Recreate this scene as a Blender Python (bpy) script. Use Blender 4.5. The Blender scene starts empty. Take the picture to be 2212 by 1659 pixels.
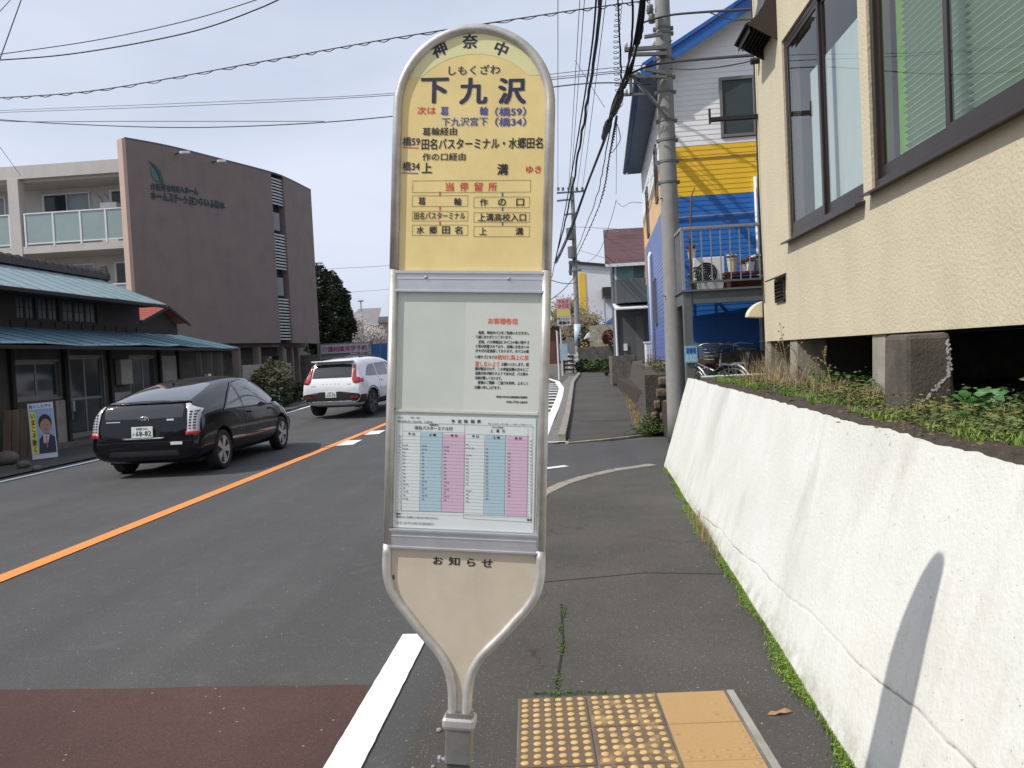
import bpy, bmesh, math, random
from mathutils import Vector, Matrix, noise
from mathutils.bvhtree import BVHTree
random.seed(7)
R_ = math.radians
C = bpy.context.scene.collection
SC = bpy.context.scene

# ------------------------------------------------------------------ camera
F_PX, CX, CY = 1720.0, 1106.0, 829.5          # focal length and centre in survey pixels (2212 wide)
CAM = Vector((0, 0, 1.55))
yaw, pitch, roll = R_(4.3), R_(1.915), R_(2.86)
fw = Vector((-math.sin(yaw) * math.cos(pitch), math.cos(yaw) * math.cos(pitch), -math.sin(pitch)))
rt0 = Vector((math.cos(yaw), math.sin(yaw), 0))
up0 = rt0.cross(fw)
rt = rt0 * math.cos(roll) - up0 * math.sin(roll)
up = up0 * math.cos(roll) + rt0 * math.sin(roll)
cd = bpy.data.cameras.new('camera'); cam = bpy.data.objects.new('camera', cd); C.objects.link(cam)
cd.sensor_width = 36; cd.lens = 36 * F_PX / 2212; cd.clip_end = 3000; cd.clip_start = 0.05
cam.matrix_world = Matrix(((rt.x, up.x, -fw.x, CAM.x), (rt.y, up.y, -fw.y, CAM.y), (rt.z, up.z, -fw.z, CAM.z), (0, 0, 0, 1)))
SC.camera = cam

# ------------------------------------------------------------------ light
SUN = Vector((-1.39, -0.575, 1.72)).normalized()
sl = bpy.data.lights.new('sun', 'SUN'); sl.energy = 3.3; sl.angle = R_(0.55); sl.color = (1.0, 0.95, 0.87)
so = bpy.data.objects.new('sun', sl); C.objects.link(so); so.rotation_euler = SUN.to_track_quat('Z', 'Y').to_euler(); so.location = (-20, -8, 30)
W = bpy.data.worlds.new('World'); SC.world = W; W.use_nodes = True
wn, wl = W.node_tree.nodes, W.node_tree.links
bg = wn['Background']; bg.inputs[1].default_value = 0.115
sky = wn.new('ShaderNodeTexSky'); sky.sky_type = 'NISHITA'; sky.sun_disc = False
sky.sun_elevation = math.asin(SUN.z); sky.sun_rotation = math.atan2(SUN.x, SUN.y)
sky.air_density = 1.0; sky.dust_density = 2.5; sky.ozone_density = 1.5
tc = wn.new('ShaderNodeTexCoord'); mp = wn.new('ShaderNodeMapping'); mp.inputs['Scale'].default_value = (1, 1, 2.6)
nz = wn.new('ShaderNodeTexNoise'); nz.inputs['Scale'].default_value = 1.9; nz.inputs['Detail'].default_value = 5; nz.inputs['Roughness'].default_value = .5
cr = wn.new('ShaderNodeMapRange'); cr.inputs[1].default_value = .3; cr.inputs[2].default_value = .7; cr.inputs[3].default_value = .60; cr.inputs[4].default_value = .97
mx = wn.new('ShaderNodeMix'); mx.data_type = 'RGBA'; mx.inputs[7].default_value = (6.3, 6.8, 8.0, 1)
wl.new(tc.outputs['Generated'], mp.inputs[0]); wl.new(mp.outputs[0], nz.inputs['Vector']); wl.new(nz.outputs[0], cr.inputs[0])
wl.new(cr.outputs[0], mx.inputs[0]); wl.new(sky.outputs[0], mx.inputs[6]); wl.new(mx.outputs[2], bg.inputs[0])
vs = SC.view_settings; vs.view_transform = 'Standard'; vs.look = 'None'; vs.gamma = 1; vs.exposure = 0.10; vs.use_curve_mapping = False
SC.render.engine = 'CYCLES'; SC.cycles.max_bounces = 8; SC.cycles.transparent_max_bounces = 16; SC.cycles.use_denoising = True

# ------------------------------------------------------------------ helpers: survey rays
def ray(px, py):
    return (rt * ((px - CX) / F_PX) + up * ((CY - py) / F_PX) + fw)
def hit(px, py, M, ax, val):
    """where the sight line through a survey pixel meets the plane local[ax]=val of frame M; local coordinates"""
    Mi = M.inverted(); o = Mi @ CAM; d = Mi.to_3x3() @ ray(px, py)
    return o + d * ((val - o[ax]) / d[ax])
I4 = Matrix.Identity(4)
def PX(px, py, x): return hit(px, py, I4, 0, x)
def PY(px, py, y): return hit(px, py, I4, 1, y)
def PZ(px, py, z): return hit(px, py, I4, 2, z)
def gz(y): return 0.0 if y < 20 else (0.03 * (y - 20) if y < 50 else 0.9)
def G(px, py):
    p = PZ(px, py, 0)
    for _ in range(30):
        q = PZ(px, py, gz(p.y)); p = p * .5 + q * .5
    return p

# ------------------------------------------------------------------ helpers: materials
def nt(name):
    m = bpy.data.materials.new(name); m.use_nodes = True
    return m, m.node_tree.nodes, m.node_tree.links, m.node_tree.nodes['Principled BSDF']
def mat(name, c, r=.7, metal=0, var=.12, vs=5., bump=.15, bs=60., dist=.004, c2=None, coat=0, spec=.5, grime=0, stretch=None):
    m, n, l, b = nt(name)
    b.inputs['Roughness'].default_value = r; b.inputs['Metallic'].default_value = metal
    b.inputs['Coat Weight'].default_value = coat; b.inputs['Coat Roughness'].default_value = .03
    b.inputs['Specular IOR Level'].default_value = spec
    t = n.new('ShaderNodeTexCoord'); vec = t.outputs['Object']
    if stretch:
        mm = n.new('ShaderNodeMapping'); mm.inputs['Scale'].default_value = stretch; l.new(vec, mm.inputs[0]); vec = mm.outputs[0]
    if var or c2:
        z = n.new('ShaderNodeTexNoise'); z.inputs['Scale'].default_value = vs; z.inputs['Detail'].default_value = 8; z.inputs['Roughness'].default_value = .65
        k = n.new('ShaderNodeMapRange'); k.inputs[1].default_value = .3; k.inputs[2].default_value = .7
        x = n.new('ShaderNodeMix'); x.data_type = 'RGBA'
        x.inputs[6].default_value = (*[v * (1 - var) for v in c], 1)
        x.inputs[7].default_value = (*(c2 or [min(1, v * (1 + var)) for v in c]), 1)
        l.new(vec, z.inputs['Vector']); l.new(z.outputs[0], k.inputs[0]); l.new(k.outputs[0], x.inputs[0]); out = x.outputs[2]
        if grime:
            z2 = n.new('ShaderNodeTexNoise'); z2.inputs['Scale'].default_value = 1.1; z2.inputs['Detail'].default_value = 9; z2.inputs['Roughness'].default_value = .7
            mm2 = n.new('ShaderNodeMapping'); mm2.inputs['Scale'].default_value = (2.2, 2.2, .35); l.new(t.outputs['Object'], mm2.inputs[0]); l.new(mm2.outputs[0], z2.inputs['Vector'])
            k2 = n.new('ShaderNodeMapRange'); k2.inputs[1].default_value = .5; k2.inputs[2].default_value = .75; k2.inputs[4].default_value = grime; l.new(z2.outputs[0], k2.inputs[0])
            x2 = n.new('ShaderNodeMix'); x2.data_type = 'RGBA'; x2.inputs[7].default_value = (c[0] * .3, c[1] * .3, c[2] * .28, 1)
            l.new(k2.outputs[0], x2.inputs[0]); l.new(out, x2.inputs[6]); out = x2.outputs[2]
        l.new(out, b.inputs['Base Color'])
    else: b.inputs['Base Color'].default_value = (*c, 1)
    if bump:
        z3 = n.new('ShaderNodeTexNoise'); z3.inputs['Scale'].default_value = bs; z3.inputs['Detail'].default_value = 4
        bp = n.new('ShaderNodeBump'); bp.inputs['Strength'].default_value = bump; bp.inputs['Distance'].default_value = dist
        l.new(vec, z3.inputs['Vector']); l.new(z3.outputs[0], bp.inputs['Height']); l.new(bp.outputs[0], b.inputs['Normal'])
    return m
def asphalt(name, c, speck=.5, patch=.18, crack=0.0, tint2=None, track=0):
    m, n, l, b = nt(name); b.inputs['Roughness'].default_value = .85; b.inputs['Specular IOR Level'].default_value = .35
    t = n.new('ShaderNodeTexCoord').outputs['Object']
    def noi(s, d=6, ro=.6):
        z = n.new('ShaderNodeTexNoise'); z.inputs['Scale'].default_value = s; z.inputs['Detail'].default_value = d; z.inputs['Roughness'].default_value = ro; l.new(t, z.inputs['Vector']); return z.outputs[0]
    def rng(i, a, bb, c0, c1):
        k = n.new('ShaderNodeMapRange'); k.inputs[1].default_value = a; k.inputs[2].default_value = bb; k.inputs[3].default_value = c0; k.inputs[4].default_value = c1; l.new(i, k.inputs[0]); return k.outputs[0]
    def mix(f, a, bb, mode='MIX'):
        x = n.new('ShaderNodeMix'); x.data_type = 'RGBA'; x.blend_type = mode
        for s, v in ((0, f), (6, a), (7, bb)):
            if isinstance(v, (tuple, list)): x.inputs[s].default_value = (*v, 1)
            elif isinstance(v, float): x.inputs[s].default_value = v
            else: l.new(v, x.inputs[s])
        return x.outputs[2]
    lo = tuple(v * (1 - patch) for v in c); hi = tuple(v * (1 + patch) for v in (tint2 or c))
    col = mix(rng(noi(.7, 7, .6), .35, .65, 0, 1), lo, hi)
    if track:
        mm = n.new('ShaderNodeMapping'); mm.inputs['Scale'].default_value = (1.1, .05, 1); l.new(t, mm.inputs[0]); zt = n.new('ShaderNodeTexNoise'); zt.inputs['Scale'].default_value = 1.3; zt.inputs['Detail'].default_value = 4; l.new(mm.outputs[0], zt.inputs['Vector'])
        col = mix(rng(zt.outputs[0], .4, .62, 0, .65), col, tuple(v * .72 for v in c)); col = mix(rng(noi(4.5, 9, .75), .54, .68, 0, .6), col, tuple(v * 1.4 for v in c))
    col = mix(rng(noi(160, 2, .5), .35, .7, 0, .75), col, tuple(v * .45 for v in c))
    v = n.new('ShaderNodeTexVoronoi'); v.inputs['Scale'].default_value = 95; l.new(t, v.inputs['Vector'])
    sep = n.new('ShaderNodeSeparateColor'); l.new(v.outputs['Color'], sep.inputs[0])
    gate = n.new('ShaderNodeMath'); gate.operation = 'MULTIPLY'
    l.new(rng(sep.outputs[0], .80, .9, 0, 1), gate.inputs[0]); l.new(rng(v.outputs['Distance'], .35, .25, 0, speck), gate.inputs[1])
    col = mix(gate.outputs[0], col, tuple(min(.5, v2 * 3.2 + .03) for v2 in c))
    # a few large pale chips
    v2 = n.new('ShaderNodeTexVoronoi'); v2.inputs['Scale'].default_value = 22; l.new(t, v2.inputs['Vector'])
    s2 = n.new('ShaderNodeSeparateColor'); l.new(v2.outputs['Color'], s2.inputs[0]); g2 = n.new('ShaderNodeMath'); g2.operation = 'MULTIPLY'
    l.new(rng(s2.outputs[1], .86, .88, 0, 1), g2.inputs[0]); l.new(rng(v2.outputs['Distance'], .13, .09, 0, .8), g2.inputs[1])
    col = mix(g2.outputs[0], col, (.34, .33, .30))
    if crack:
        v3 = n.new('ShaderNodeTexVoronoi'); v3.feature = 'DISTANCE_TO_EDGE'; v3.inputs['Scale'].default_value = .42
        wv = n.new('ShaderNodeTexNoise'); wv.inputs['Scale'].default_value = 3; wv.inputs['Detail'].default_value = 6; l.new(t, wv.inputs['Vector'])
        ad = n.new('ShaderNodeVectorMath'); ad.operation = 'MULTIPLY_ADD'; ad.inputs[1].default_value = (.5, .5, .5); l.new(wv.outputs['Color'], ad.inputs[0]); l.new(t, ad.inputs[2]); l.new(ad.outputs[0], v3.inputs['Vector'])
        g3 = n.new('ShaderNodeMath'); g3.operation = 'MULTIPLY'; l.new(rng(v3.outputs['Distance'], .004, .0015, 0, 1), g3.inputs[0]); l.new(rng(noi(.9, 3), .5, .6, 0, crack), g3.inputs[1])
        col = mix(g3.outputs[0], col, (.012, .012, .012))
    l.new(col, b.inputs['Base Color'])
    bp = n.new('ShaderNodeBump'); bp.inputs['Strength'].default_value = .55; bp.inputs['Distance'].default_value = .004
    l.new(noi(120, 3, .6), bp.inputs['Height']); l.new(bp.outputs[0], b.inputs['Normal'])
    return m
def glass(name, tint=(.85, .9, .9), ior=1.5, rough=.01):
    m, n, l, b = nt(name); n.remove(b); o = n['Material Output']
    tr = n.new('ShaderNodeBsdfTransparent'); tr.inputs[0].default_value = (*tint, 1)
    gl = n.new('ShaderNodeBsdfGlossy'); gl.inputs['Roughness'].default_value = rough
    ge = n.new('ShaderNodeNewGeometry'); dt = n.new('ShaderNodeVectorMath'); dt.operation = 'DOT_PRODUCT'; l.new(ge.outputs['Incoming'], dt.inputs[0]); l.new(ge.outputs['Normal'], dt.inputs[1])
    def MT(op, a, c):
        x = n.new('ShaderNodeMath'); x.operation = op
        for s, v in ((0, a), (1, c)):
            if isinstance(v, (int, float)): x.inputs[s].default_value = v
            else: l.new(v, x.inputs[s])
        return x
    f0 = ((ior - 1) / (ior + 1)) ** 2 * 2; sc_ = MT('POWER', MT('SUBTRACT', 1., MT('ABSOLUTE', dt.outputs['Value'], 0).outputs[0]).outputs[0], 5.)
    fr = MT('ADD', MT('MULTIPLY', sc_.outputs[0], 1 - f0).outputs[0], f0)
    ms = n.new('ShaderNodeMixShader'); l.new(fr.outputs[0], ms.inputs[0]); l.new(tr.outputs[0], ms.inputs[1]); l.new(gl.outputs[0], ms.inputs[2]); l.new(ms.outputs[0], o.inputs[0])
    return m
def flat(name, c, r=.6, **k): return mat(name, c, r, var=k.pop('var', .03), bump=0, **k)

# ------------------------------------------------------------------ helpers: objects
WM = {}
def thing(name, label, cat, loc=(0, 0, 0), rz=0., group=None, M=None):
    o = bpy.data.objects.new(name, None); C.objects.link(o); o.empty_display_size = .1
    if M is None: M = Matrix.Translation(Vector(loc)) @ Matrix.Rotation(rz, 4, 'Z')
    o.matrix_world = M; WM[o] = M; o['label'] = label; o['category'] = cat
    if group: o['group'] = group
    return o
def tag(o, label=None, cat=None, group=None, kind=None):
    if label: o['label'] = label
    if cat: o['category'] = cat
    if group: o['group'] = group
    if kind: o['kind'] = kind
    return o
class MB:
    def __init__(s): s.v, s.f, s.m = [], [], []
    def add(s, vs_, fs, mi=0):
        k = len(s.v); s.v += [tuple(v) for v in vs_]; s.f += [tuple(i + k for i in f) for f in fs]; s.m += [mi] * len(fs); return s
    def box(s, x0, x1, y0, y1, z0, z1, mi=0):
        return s.add([(x0, y0, z0), (x1, y0, z0), (x1, y1, z0), (x0, y1, z0), (x0, y0, z1), (x1, y0, z1), (x1, y1, z1), (x0, y1, z1)],
                     [(0, 3, 2, 1), (4, 5, 6, 7), (0, 1, 5, 4), (1, 2, 6, 5), (2, 3, 7, 6), (3, 0, 4, 7)], mi)
    def obox(s, M, sx, sy, sz, mi=0):
        v = [M @ Vector((a * sx / 2, b * sy / 2, c * sz / 2)) for c in (-1, 1) for a, b in ((-1, -1), (1, -1), (1, 1), (-1, 1))]
        return s.add(v, [(0, 3, 2, 1), (4, 5, 6, 7), (0, 1, 5, 4), (1, 2, 6, 5), (2, 3, 7, 6), (3, 0, 4, 7)], mi)
    def poly(s, pts, mi=0): return s.add(pts, [tuple(range(len(pts)))], mi)
    def prism(s, pts, ext, mi=0):
        n = len(pts); e = Vector(ext); q = [Vector(p) + e for p in pts]
        s.add(list(pts) + q, [tuple(range(n - 1, -1, -1)), tuple(range(n, 2 * n))] + [(i, (i + 1) % n, n + (i + 1) % n, n + i) for i in range(n)], mi); return s
    def loft(s, rings, cap=True, closed=True, mi=0):
        n = len(rings[0]); vs_ = [p for r in rings for p in r]; fs = []
        for j in range(len(rings) - 1):
            for i in range(n if closed else n - 1):
                a, b = j * n + i, j * n + (i + 1) % n; fs.append((a, b, b + n, a + n))
        if cap and closed: fs += [tuple(range(n - 1, -1, -1)), tuple(range((len(rings) - 1) * n, len(rings) * n))]
        return s.add(vs_, fs, mi)
    def tube(s, pts, r, n=8, mi=0, cap=True):
        pts = [Vector(p) for p in pts]; rs = r if isinstance(r, (list, tuple)) else [r] * len(pts); rings = []; prev = None
        for i, p in enumerate(pts):
            t = (pts[min(i + 1, len(pts) - 1)] - pts[max(i - 1, 0)]).normalized()
            a = prev if prev else (Vector((0, 0, 1)) if abs(t.z) < .9 else Vector((1, 0, 0)))
            u = (a - t * a.dot(t)).normalized(); w = t.cross(u); prev = u
            rings.append([p + (u * math.cos(k * 2 * math.pi / n) + w * math.sin(k * 2 * math.pi / n)) * rs[i] for k in range(n)])
        return s.loft(rings, cap, True, mi)
    def lathe(s, prof, n=24, M=I4, mi=0, cap=True):
        return s.loft([[M @ Vector((r * math.cos(k * 2 * math.pi / n), r * math.sin(k * 2 * math.pi / n), z)) for k in range(n)] for r, z in prof], cap, True, mi)
    def build(s, name, mats, parent=None, world=True, smooth=False, bevel=0, seg=2, label=None, kind=None, fix=True):
        me = bpy.data.meshes.new(name); me.from_pydata(s.v, [], s.f)
        for m in (mats if isinstance(mats, (list, tuple)) else [mats]): me.materials.append(m)
        if any(s.m): me.polygons.foreach_set('material_index', s.m)
        if parent and world: me.transform(WM[parent].inverted())
        if fix and len(s.f) < 40000:
            bm = bmesh.new(); bm.from_mesh(me); bmesh.ops.recalc_face_normals(bm, faces=bm.faces); bm.to_mesh(me); bm.free()
        if smooth: me.polygons.foreach_set('use_smooth', [True] * len(me.polygons))
        me.update()
        o = bpy.data.objects.new(name, me); C.objects.link(o)
        if parent: o.parent = parent; WM[o] = WM[parent]
        else: WM[o] = I4
        if bevel:
            b = o.modifiers.new('b', 'BEVEL'); b.width = bevel; b.segments = seg; b.limit_method = 'ANGLE'; b.angle_limit = R_(40)
        if label: o['label'] = label
        if kind: o['kind'] = kind
        return o
def struct(name, mb, m, **k): return mb.build(name, m, kind='structure', **k)
def copy_tree(root, M=None, label=None):
    c = root.copy(); C.objects.link(c)
    if M is not None: c.matrix_world = M; WM[c] = M
    if label: c['label'] = label
    def rec(a, b):
        for ch in list(a.children):
            d = ch.copy(); C.objects.link(d); d.parent = b; rec(ch, d)
    rec(root, c); return c
def dup(o, loc=None, rot=None, scale=None):
    c = o.copy(); C.objects.link(c)
    if loc is not None: c.location = loc
    if rot is not None: c.rotation_euler = rot
    if scale is not None: c.scale = scale
    return c
def wallmb(f, a0, a1, b0, b1, holes, t, mb=None):
    """a wall sheet with rectangular openings; f(a,b,d) maps wall coordinates and depth to space"""
    mb = mb or MB(); A = sorted({a0, a1, *[v for h in holes for v in h[:2]]}); B = sorted({b0, b1, *[v for h in holes for v in h[2:]]})
    inh = lambda a, b: any(h[0] < a < h[1] and h[2] < b < h[3] for h in holes)
    for i in range(len(A) - 1):
        for j in range(len(B) - 1):
            if inh((A[i] + A[i + 1]) / 2, (B[j] + B[j + 1]) / 2): continue
            for d in (0, t): mb.poly([f(A[i], B[j], d), f(A[i + 1], B[j], d), f(A[i + 1], B[j + 1], d), f(A[i], B[j + 1], d)])
    for h in list(holes) + [(a0, a1, b0, b1)]:
        c = [(h[0], h[2]), (h[1], h[2]), (h[1], h[3]), (h[0], h[3])]
        for k in range(4):
            p, q = c[k], c[(k + 1) % 4]; mb.poly([f(*p, 0), f(*q, 0), f(*q, t), f(*p, t)])
    return mb
def text_mesh(body, off=0., res=3, space=1.):
    cu = bpy.data.curves.new('t', 'FONT'); cu.body = body; cu.size = 1; cu.offset = off; cu.resolution_u = res; cu.space_character = space
    o = bpy.data.objects.new('t', cu); C.objects.link(o); dg = bpy.context.evaluated_depsgraph_get(); dg.update()
    me = bpy.data.meshes.new_from_object(o.evaluated_get(dg)); bpy.data.objects.remove(o); bpy.data.curves.remove(cu)
    return me
def text(name, body, rect, M, m, parent, off=.012, thick=0., rot=0., res=3, keep=False, world=False):
    """flat lettering that fills rect=(x0,z0,x1,z1) in the local xz plane of M (y points away from the reader)"""
    me = text_mesh(body, 0, res); xs = [v.co.x for v in me.vertices]; ys = [v.co.y for v in me.vertices]
    if not xs: return None
    x0, x1, y0, y1 = min(xs) - off, max(xs) + off, min(ys) - off, max(ys) + off; X0, Z0, X1, Z1 = rect
    sx = (X1 - X0) / max(1e-6, x1 - x0); sy = (Z1 - Z0) / max(1e-6, y1 - y0)
    if keep: sx = sy = min(sx, sy)
    cx, cz = (X0 + X1) / 2, (Z0 + Z1) / 2; cr_, sr = math.cos(rot), math.sin(rot)
    co = [v.co.copy() for v in me.vertices]; fs = [tuple(p.vertices) for p in me.polygons]; V, Fc = [], []
    sh = [(0, 0)] if off == 0 else [(0, 0), (off, off * .6), (-off, off * .6), (off, -off * .6), (-off, -off * .6)]
    for k, (dx, dy) in enumerate(sh):
        n0 = len(V)
        for c in co:
            a, b = (c.x + dx - (x0 + x1) / 2) * sx, (c.y + dy - (y0 + y1) / 2) * sy
            V.append(M @ Vector((cx + a * cr_ - b * sr, -k * .00004, cz + a * sr + b * cr_)))
        Fc += [tuple(i + n0 for i in f) for f in fs]
    bpy.data.meshes.remove(me); me = bpy.data.meshes.new(name); me.from_pydata(V, [], Fc)
    if world and parent: me.transform(WM[parent].inverted())
    me.materials.clear(); me.materials.append(m)
    for p in me.polygons: p.material_index = 0
    me.name = name; o = bpy.data.objects.new(name, me); C.objects.link(o)
    if parent: o.parent = parent; WM[o] = WM[parent]
    if thick:
        s = o.modifiers.new('s', 'SOLIDIFY'); s.thickness = thick; s.offset = 0
    return o
def TR(x, y, z): return Matrix.Translation((x, y, z))
def align(p, q):
    """matrix at p whose z axis points to q"""
    d = (Vector(q) - Vector(p)); return Matrix.Translation(p) @ d.to_track_quat('Z', 'Y').to_matrix().to_4x4()

# ------------------------------------------------------------------ materials
A_ROAD = asphalt('road_asphalt', (.098, .098, .099), .3, .12, .0, track=1)
A_WALK = asphalt('walk_asphalt', (.086, .081, .072), .5, .24, .6)
A_RED = asphalt('red_surfacing', (.088, .047, .040), .25, .25, .0)
M_CONC = mat('concrete', (.30, .29, .26), .85, var=.25, vs=4, bump=.4, bs=80, grime=.5)
M_KERB = mat('kerb_concrete', (.27, .25, .21), .9, var=.3, vs=7, bump=.5, bs=70)
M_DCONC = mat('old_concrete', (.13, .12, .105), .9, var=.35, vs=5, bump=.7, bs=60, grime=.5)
M_SOIL = mat('soil', (.055, .042, .032), .95, var=.5, vs=14, bump=1., bs=50, dist=.02)
M_LINE = mat('white_line_paint', (.78, .79, .80), .6, var=.06, vs=20, bump=.3, bs=120)
M_OLINE = mat('orange_line_paint', (.78, .27, .055), .6, var=.12, vs=12, bump=.3, bs=120)
M_ALU = mat('aluminium', (.60, .61, .63), .38, .75, var=.08, vs=12, bump=.05)
M_ALUF = mat('frame_metal', (.50, .49, .47), .45, .5, var=.22, vs=14, bump=.3, bs=200, dist=.001, grime=.25)
M_STEEL = mat('galvanised_steel', (.36, .37, .38), .5, .5, var=.15, vs=12)
M_GREYP = mat('grey_paint', (.16, .16, .155), .55, .2, var=.12, vs=12)
M_BLACK = flat('black_rubber', (.015, .015, .016), .7)
M_CABLE = flat('cable_black', (.012, .012, .014), .6)
M_POLE = mat('pole_concrete', (.27, .268, .255), .85, var=.12, vs=6, bump=.25, bs=90, grime=.35)
M_INK = flat('ink_black', (.012, .013, .02), .55); M_NAVY = flat('ink_navy', (.018, .02, .06), .55); M_BLUEI = flat('ink_blue', (.05, .07, .30), .55)
M_REDI = flat('ink_red', (.60, .045, .035), .55); M_ORI = flat('ink_orange', (.72, .14, .06), .6); M_GREYI = flat('ink_grey', (.16, .17, .19), .6)
M_WHITEP = mat('white_paint', (.74, .75, .76), .55, var=.05, vs=6, bump=.05)
M_GLASSD = mat('dark_glass', (.035, .042, .048), .08, var=.2, vs=1.2, bump=0, spec=.35)
M_BROWNF = mat('brown_aluminium', (.045, .034, .03), .35, .3, var=.1)
M_GREEN = [mat('leaf_green', (.07, .12, .025), .6, var=.35, vs=3, bump=0), mat('leaf_fresh', (.16, .25, .04), .6, var=.3, vs=3, bump=0), mat('dry_straw', (.33, .25, .13), .8, var=.25, vs=3, bump=0), mat('leaf_dark', (.028, .05, .016), .65, var=.4, vs=2, bump=0), mat('moss', (.17, .27, .03), .9, var=.35, vs=9, bump=0)]
M_BARK = mat('bark', (.10, .08, .06), .95, var=.3, bump=.6, bs=30)
M_WOODD = mat('dark_wood', (.022, .017, .014), .8, var=.35, vs=7, bump=.4, bs=30, stretch=(1, 1, 6))

# ================================================================== GROUND
# white retaining wall foot line (plan) measured on the ground
def wbx(y): return 0.865 + 0.0285 * y
XL, XR = -9.15, -0.72
def strip(mb, xs_fn, y0, y1, n, dz=0.):
    for i in range(n):
        a, b = y0 + (y1 - y0) * i / n, y0 + (y1 - y0) * (i + 1) / n
        l0, r0 = xs_fn(a); l1, r1 = xs_fn(b)
        mb.poly([(l0, a, gz(a) + dz), (r0, a, gz(a) + dz), (r1, b, gz(b) + dz), (l1, b, gz(b) + dz)])
    return mb
g = MB()
ys = [-40, -10, 0, 10, 20, 24, 28, 32, 36, 40, 45, 50, 80, 150, 400]
for i in range(len(ys) - 1):
    a, b = ys[i], ys[i + 1]; xs = [-300, -60, -30, -12, 0, 12, 30, 60, 300]
    for j in range(len(xs) - 1):
        g.poly([(xs[j], a, gz(a) - .02), (xs[j + 1], a, gz(a) - .02), (xs[j + 1], b, gz(b) - .02), (xs[j], b, gz(b) - .02)])
struct('ground', g, mat('bare_ground', (.10, .092, .08), .95, var=.25, vs=2, bump=.5, bs=20))
# road: straight run, then bending left beyond the stop
rd = strip(MB(), lambda y: (XL - .1, XR), -12, 36, 24, 0)
arcc = Vector((-26, 36))
prev = None
for k in range(15):
    a = R_(k * 6); l = (arcc.x + (XL - .1 - arcc.x) * math.cos(a), 36 + (XL - .1 - arcc.x) * math.sin(a)); r = (arcc.x + (XR - arcc.x) * math.cos(a), 36 + (XR - arcc.x) * math.sin(a))
    q = [(l[0], l[1], gz(l[1])), (r[0], r[1], gz(r[1]))]
    if prev: rd.poly([prev[0], prev[1], q[1], q[0]])
    prev = q
struct('road', rd, A_ROAD)
rp0, rp1 = G(780, 1482), G(60, 1486)
struct('road_surfacing', MB().poly([(XL + 1.2, -8, .004), (-.985, -8, .004)] + [(-.985 - 7 * k / 70, rp0.y + (rp1.y - rp0.y) * k / 35 + .012 * noise.noise(Vector((k * .37, 0, 0))) + .02 * noise.noise(Vector((k * .09, 5, 0))), .004) for k in range(71)]), A_RED)
# side drive between the two pavements
dv = MB(); dv.poly([(XR, 8.6, .001), (1.9, 9.5, .001), (3.2, 10.2, .001), (3.2, 14.2, .001), (-.3, 13.9, .001), (XR, 14.2, .001)])
struct('driveway', dv, A_ROAD)
# near pavement with a rounded corner
corner = [G(x, y) for x, y in ((1420, 1006), (1360, 1013), (1300, 1025), (1250, 1040), (1205, 1056), (1180, 1072))]
corner += [Vector((-.36, 8.2, 0)), Vector((-.52, 7.6, 0)), Vector((-.63, 6.8, 0)), Vector((-.70, 5.8, 0))]
out = [(p.x, p.y, .004) for p in corner]
pv = MB().poly([(-.72, -8, .004), (1.0, -8, .004), (wbx(10.6) + .1, 10.55, .004)] + out[0:] + [(-.72, 4.5, .004)])
struct('pavement', pv, A_WALK)
# flush kerb stones round the corner
kerb = thing('kerb_edging', 'pale flush kerb curving round the near pavement corner', 'kerb', (0, 9, 0))
def kerb_run(path, w, h, parent, m, seglen=.6, z0=0.):
    path = [Vector(p) for p in path]; L = [0]
    for a, b in zip(path, path[1:]): L.append(L[-1] + (b - a).length)
    def at(s):
        s = max(0, min(L[-1], s))
        for i in range(len(L) - 1):
            if s <= L[i + 1] or i == len(L) - 2: return path[i].lerp(path[i + 1], (s - L[i]) / max(1e-6, L[i + 1] - L[i]))
    n = max(1, int(L[-1] / seglen))
    for i in range(n):
        a, b = at(L[-1] * i / n + .006), at(L[-1] * (i + 1) / n - .006); d = (b - a).normalized(); nn = Vector((-d.y, d.x, 0)) * w
        zz = random.uniform(-.003, .003)
        MB().prism([a + Vector((0, 0, z0 - .1)), b + Vector((0, 0, z0 - .1)), b + nn + Vector((0, 0, z0 - .1)), a + nn + Vector((0, 0, z0 - .1))], (0, 0, .1 + h + zz)).build('kerb_stone', m, parent, bevel=.008)
kerb_run([(p.x, p.y, 0) for p in corner], -.16, .016, kerb, M_KERB)
kerb_run([(-.12 - .0, 13.75, 0), (.35, 13.95, 0), (.8, 14.25, 0), (1.45, 14.75, 0)], .13, .03, tag(thing('kerb_edging', 'pale kerb closing the far pavement at the driveway', 'kerb', (0, 14, 0))), M_KERB)
# far pavement
def fx(y):
    t = max(0, (y - 14) / 22.)
    return (-.16 + .32 * t + (.9 * (t - .8) if t > .8 else 0), 1.32 + .045 * (y - 14.8))
fp = strip(MB(), lambda y: fx(y), 14.75, 44, 22, .05)
fp.poly([(-.1, 13.85, .034), (.8, 14.36, .034), (1.33, 14.75, .05), (-.16, 14.75, .05)])
struct('far_pavement', fp, A_WALK)
kk = thing('kerb_edging', 'worn grey kerb between gutter and far pavement', 'kerb', (-.2, 20, 0))
for i in range(26):
    y0 = 14.2 + i * .9; y1 = y0 + .885
    MB().prism([(fx(y0)[0] - .13, y0, gz(y0) - .1), (fx(y1)[0] - .13, y1, gz(y1) - .1), (fx(y1)[0] + .005, y1, gz(y1) - .1), (fx(y0)[0] + .005, y0, gz(y0) - .1)], (0, 0, .24)).build('kerb_stone', M_KERB, kk, bevel=.01)
gt = thing('gutter', 'concrete gutter strip beside the far pavement kerb', 'gutter', (-.4, 20, 0))
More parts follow.
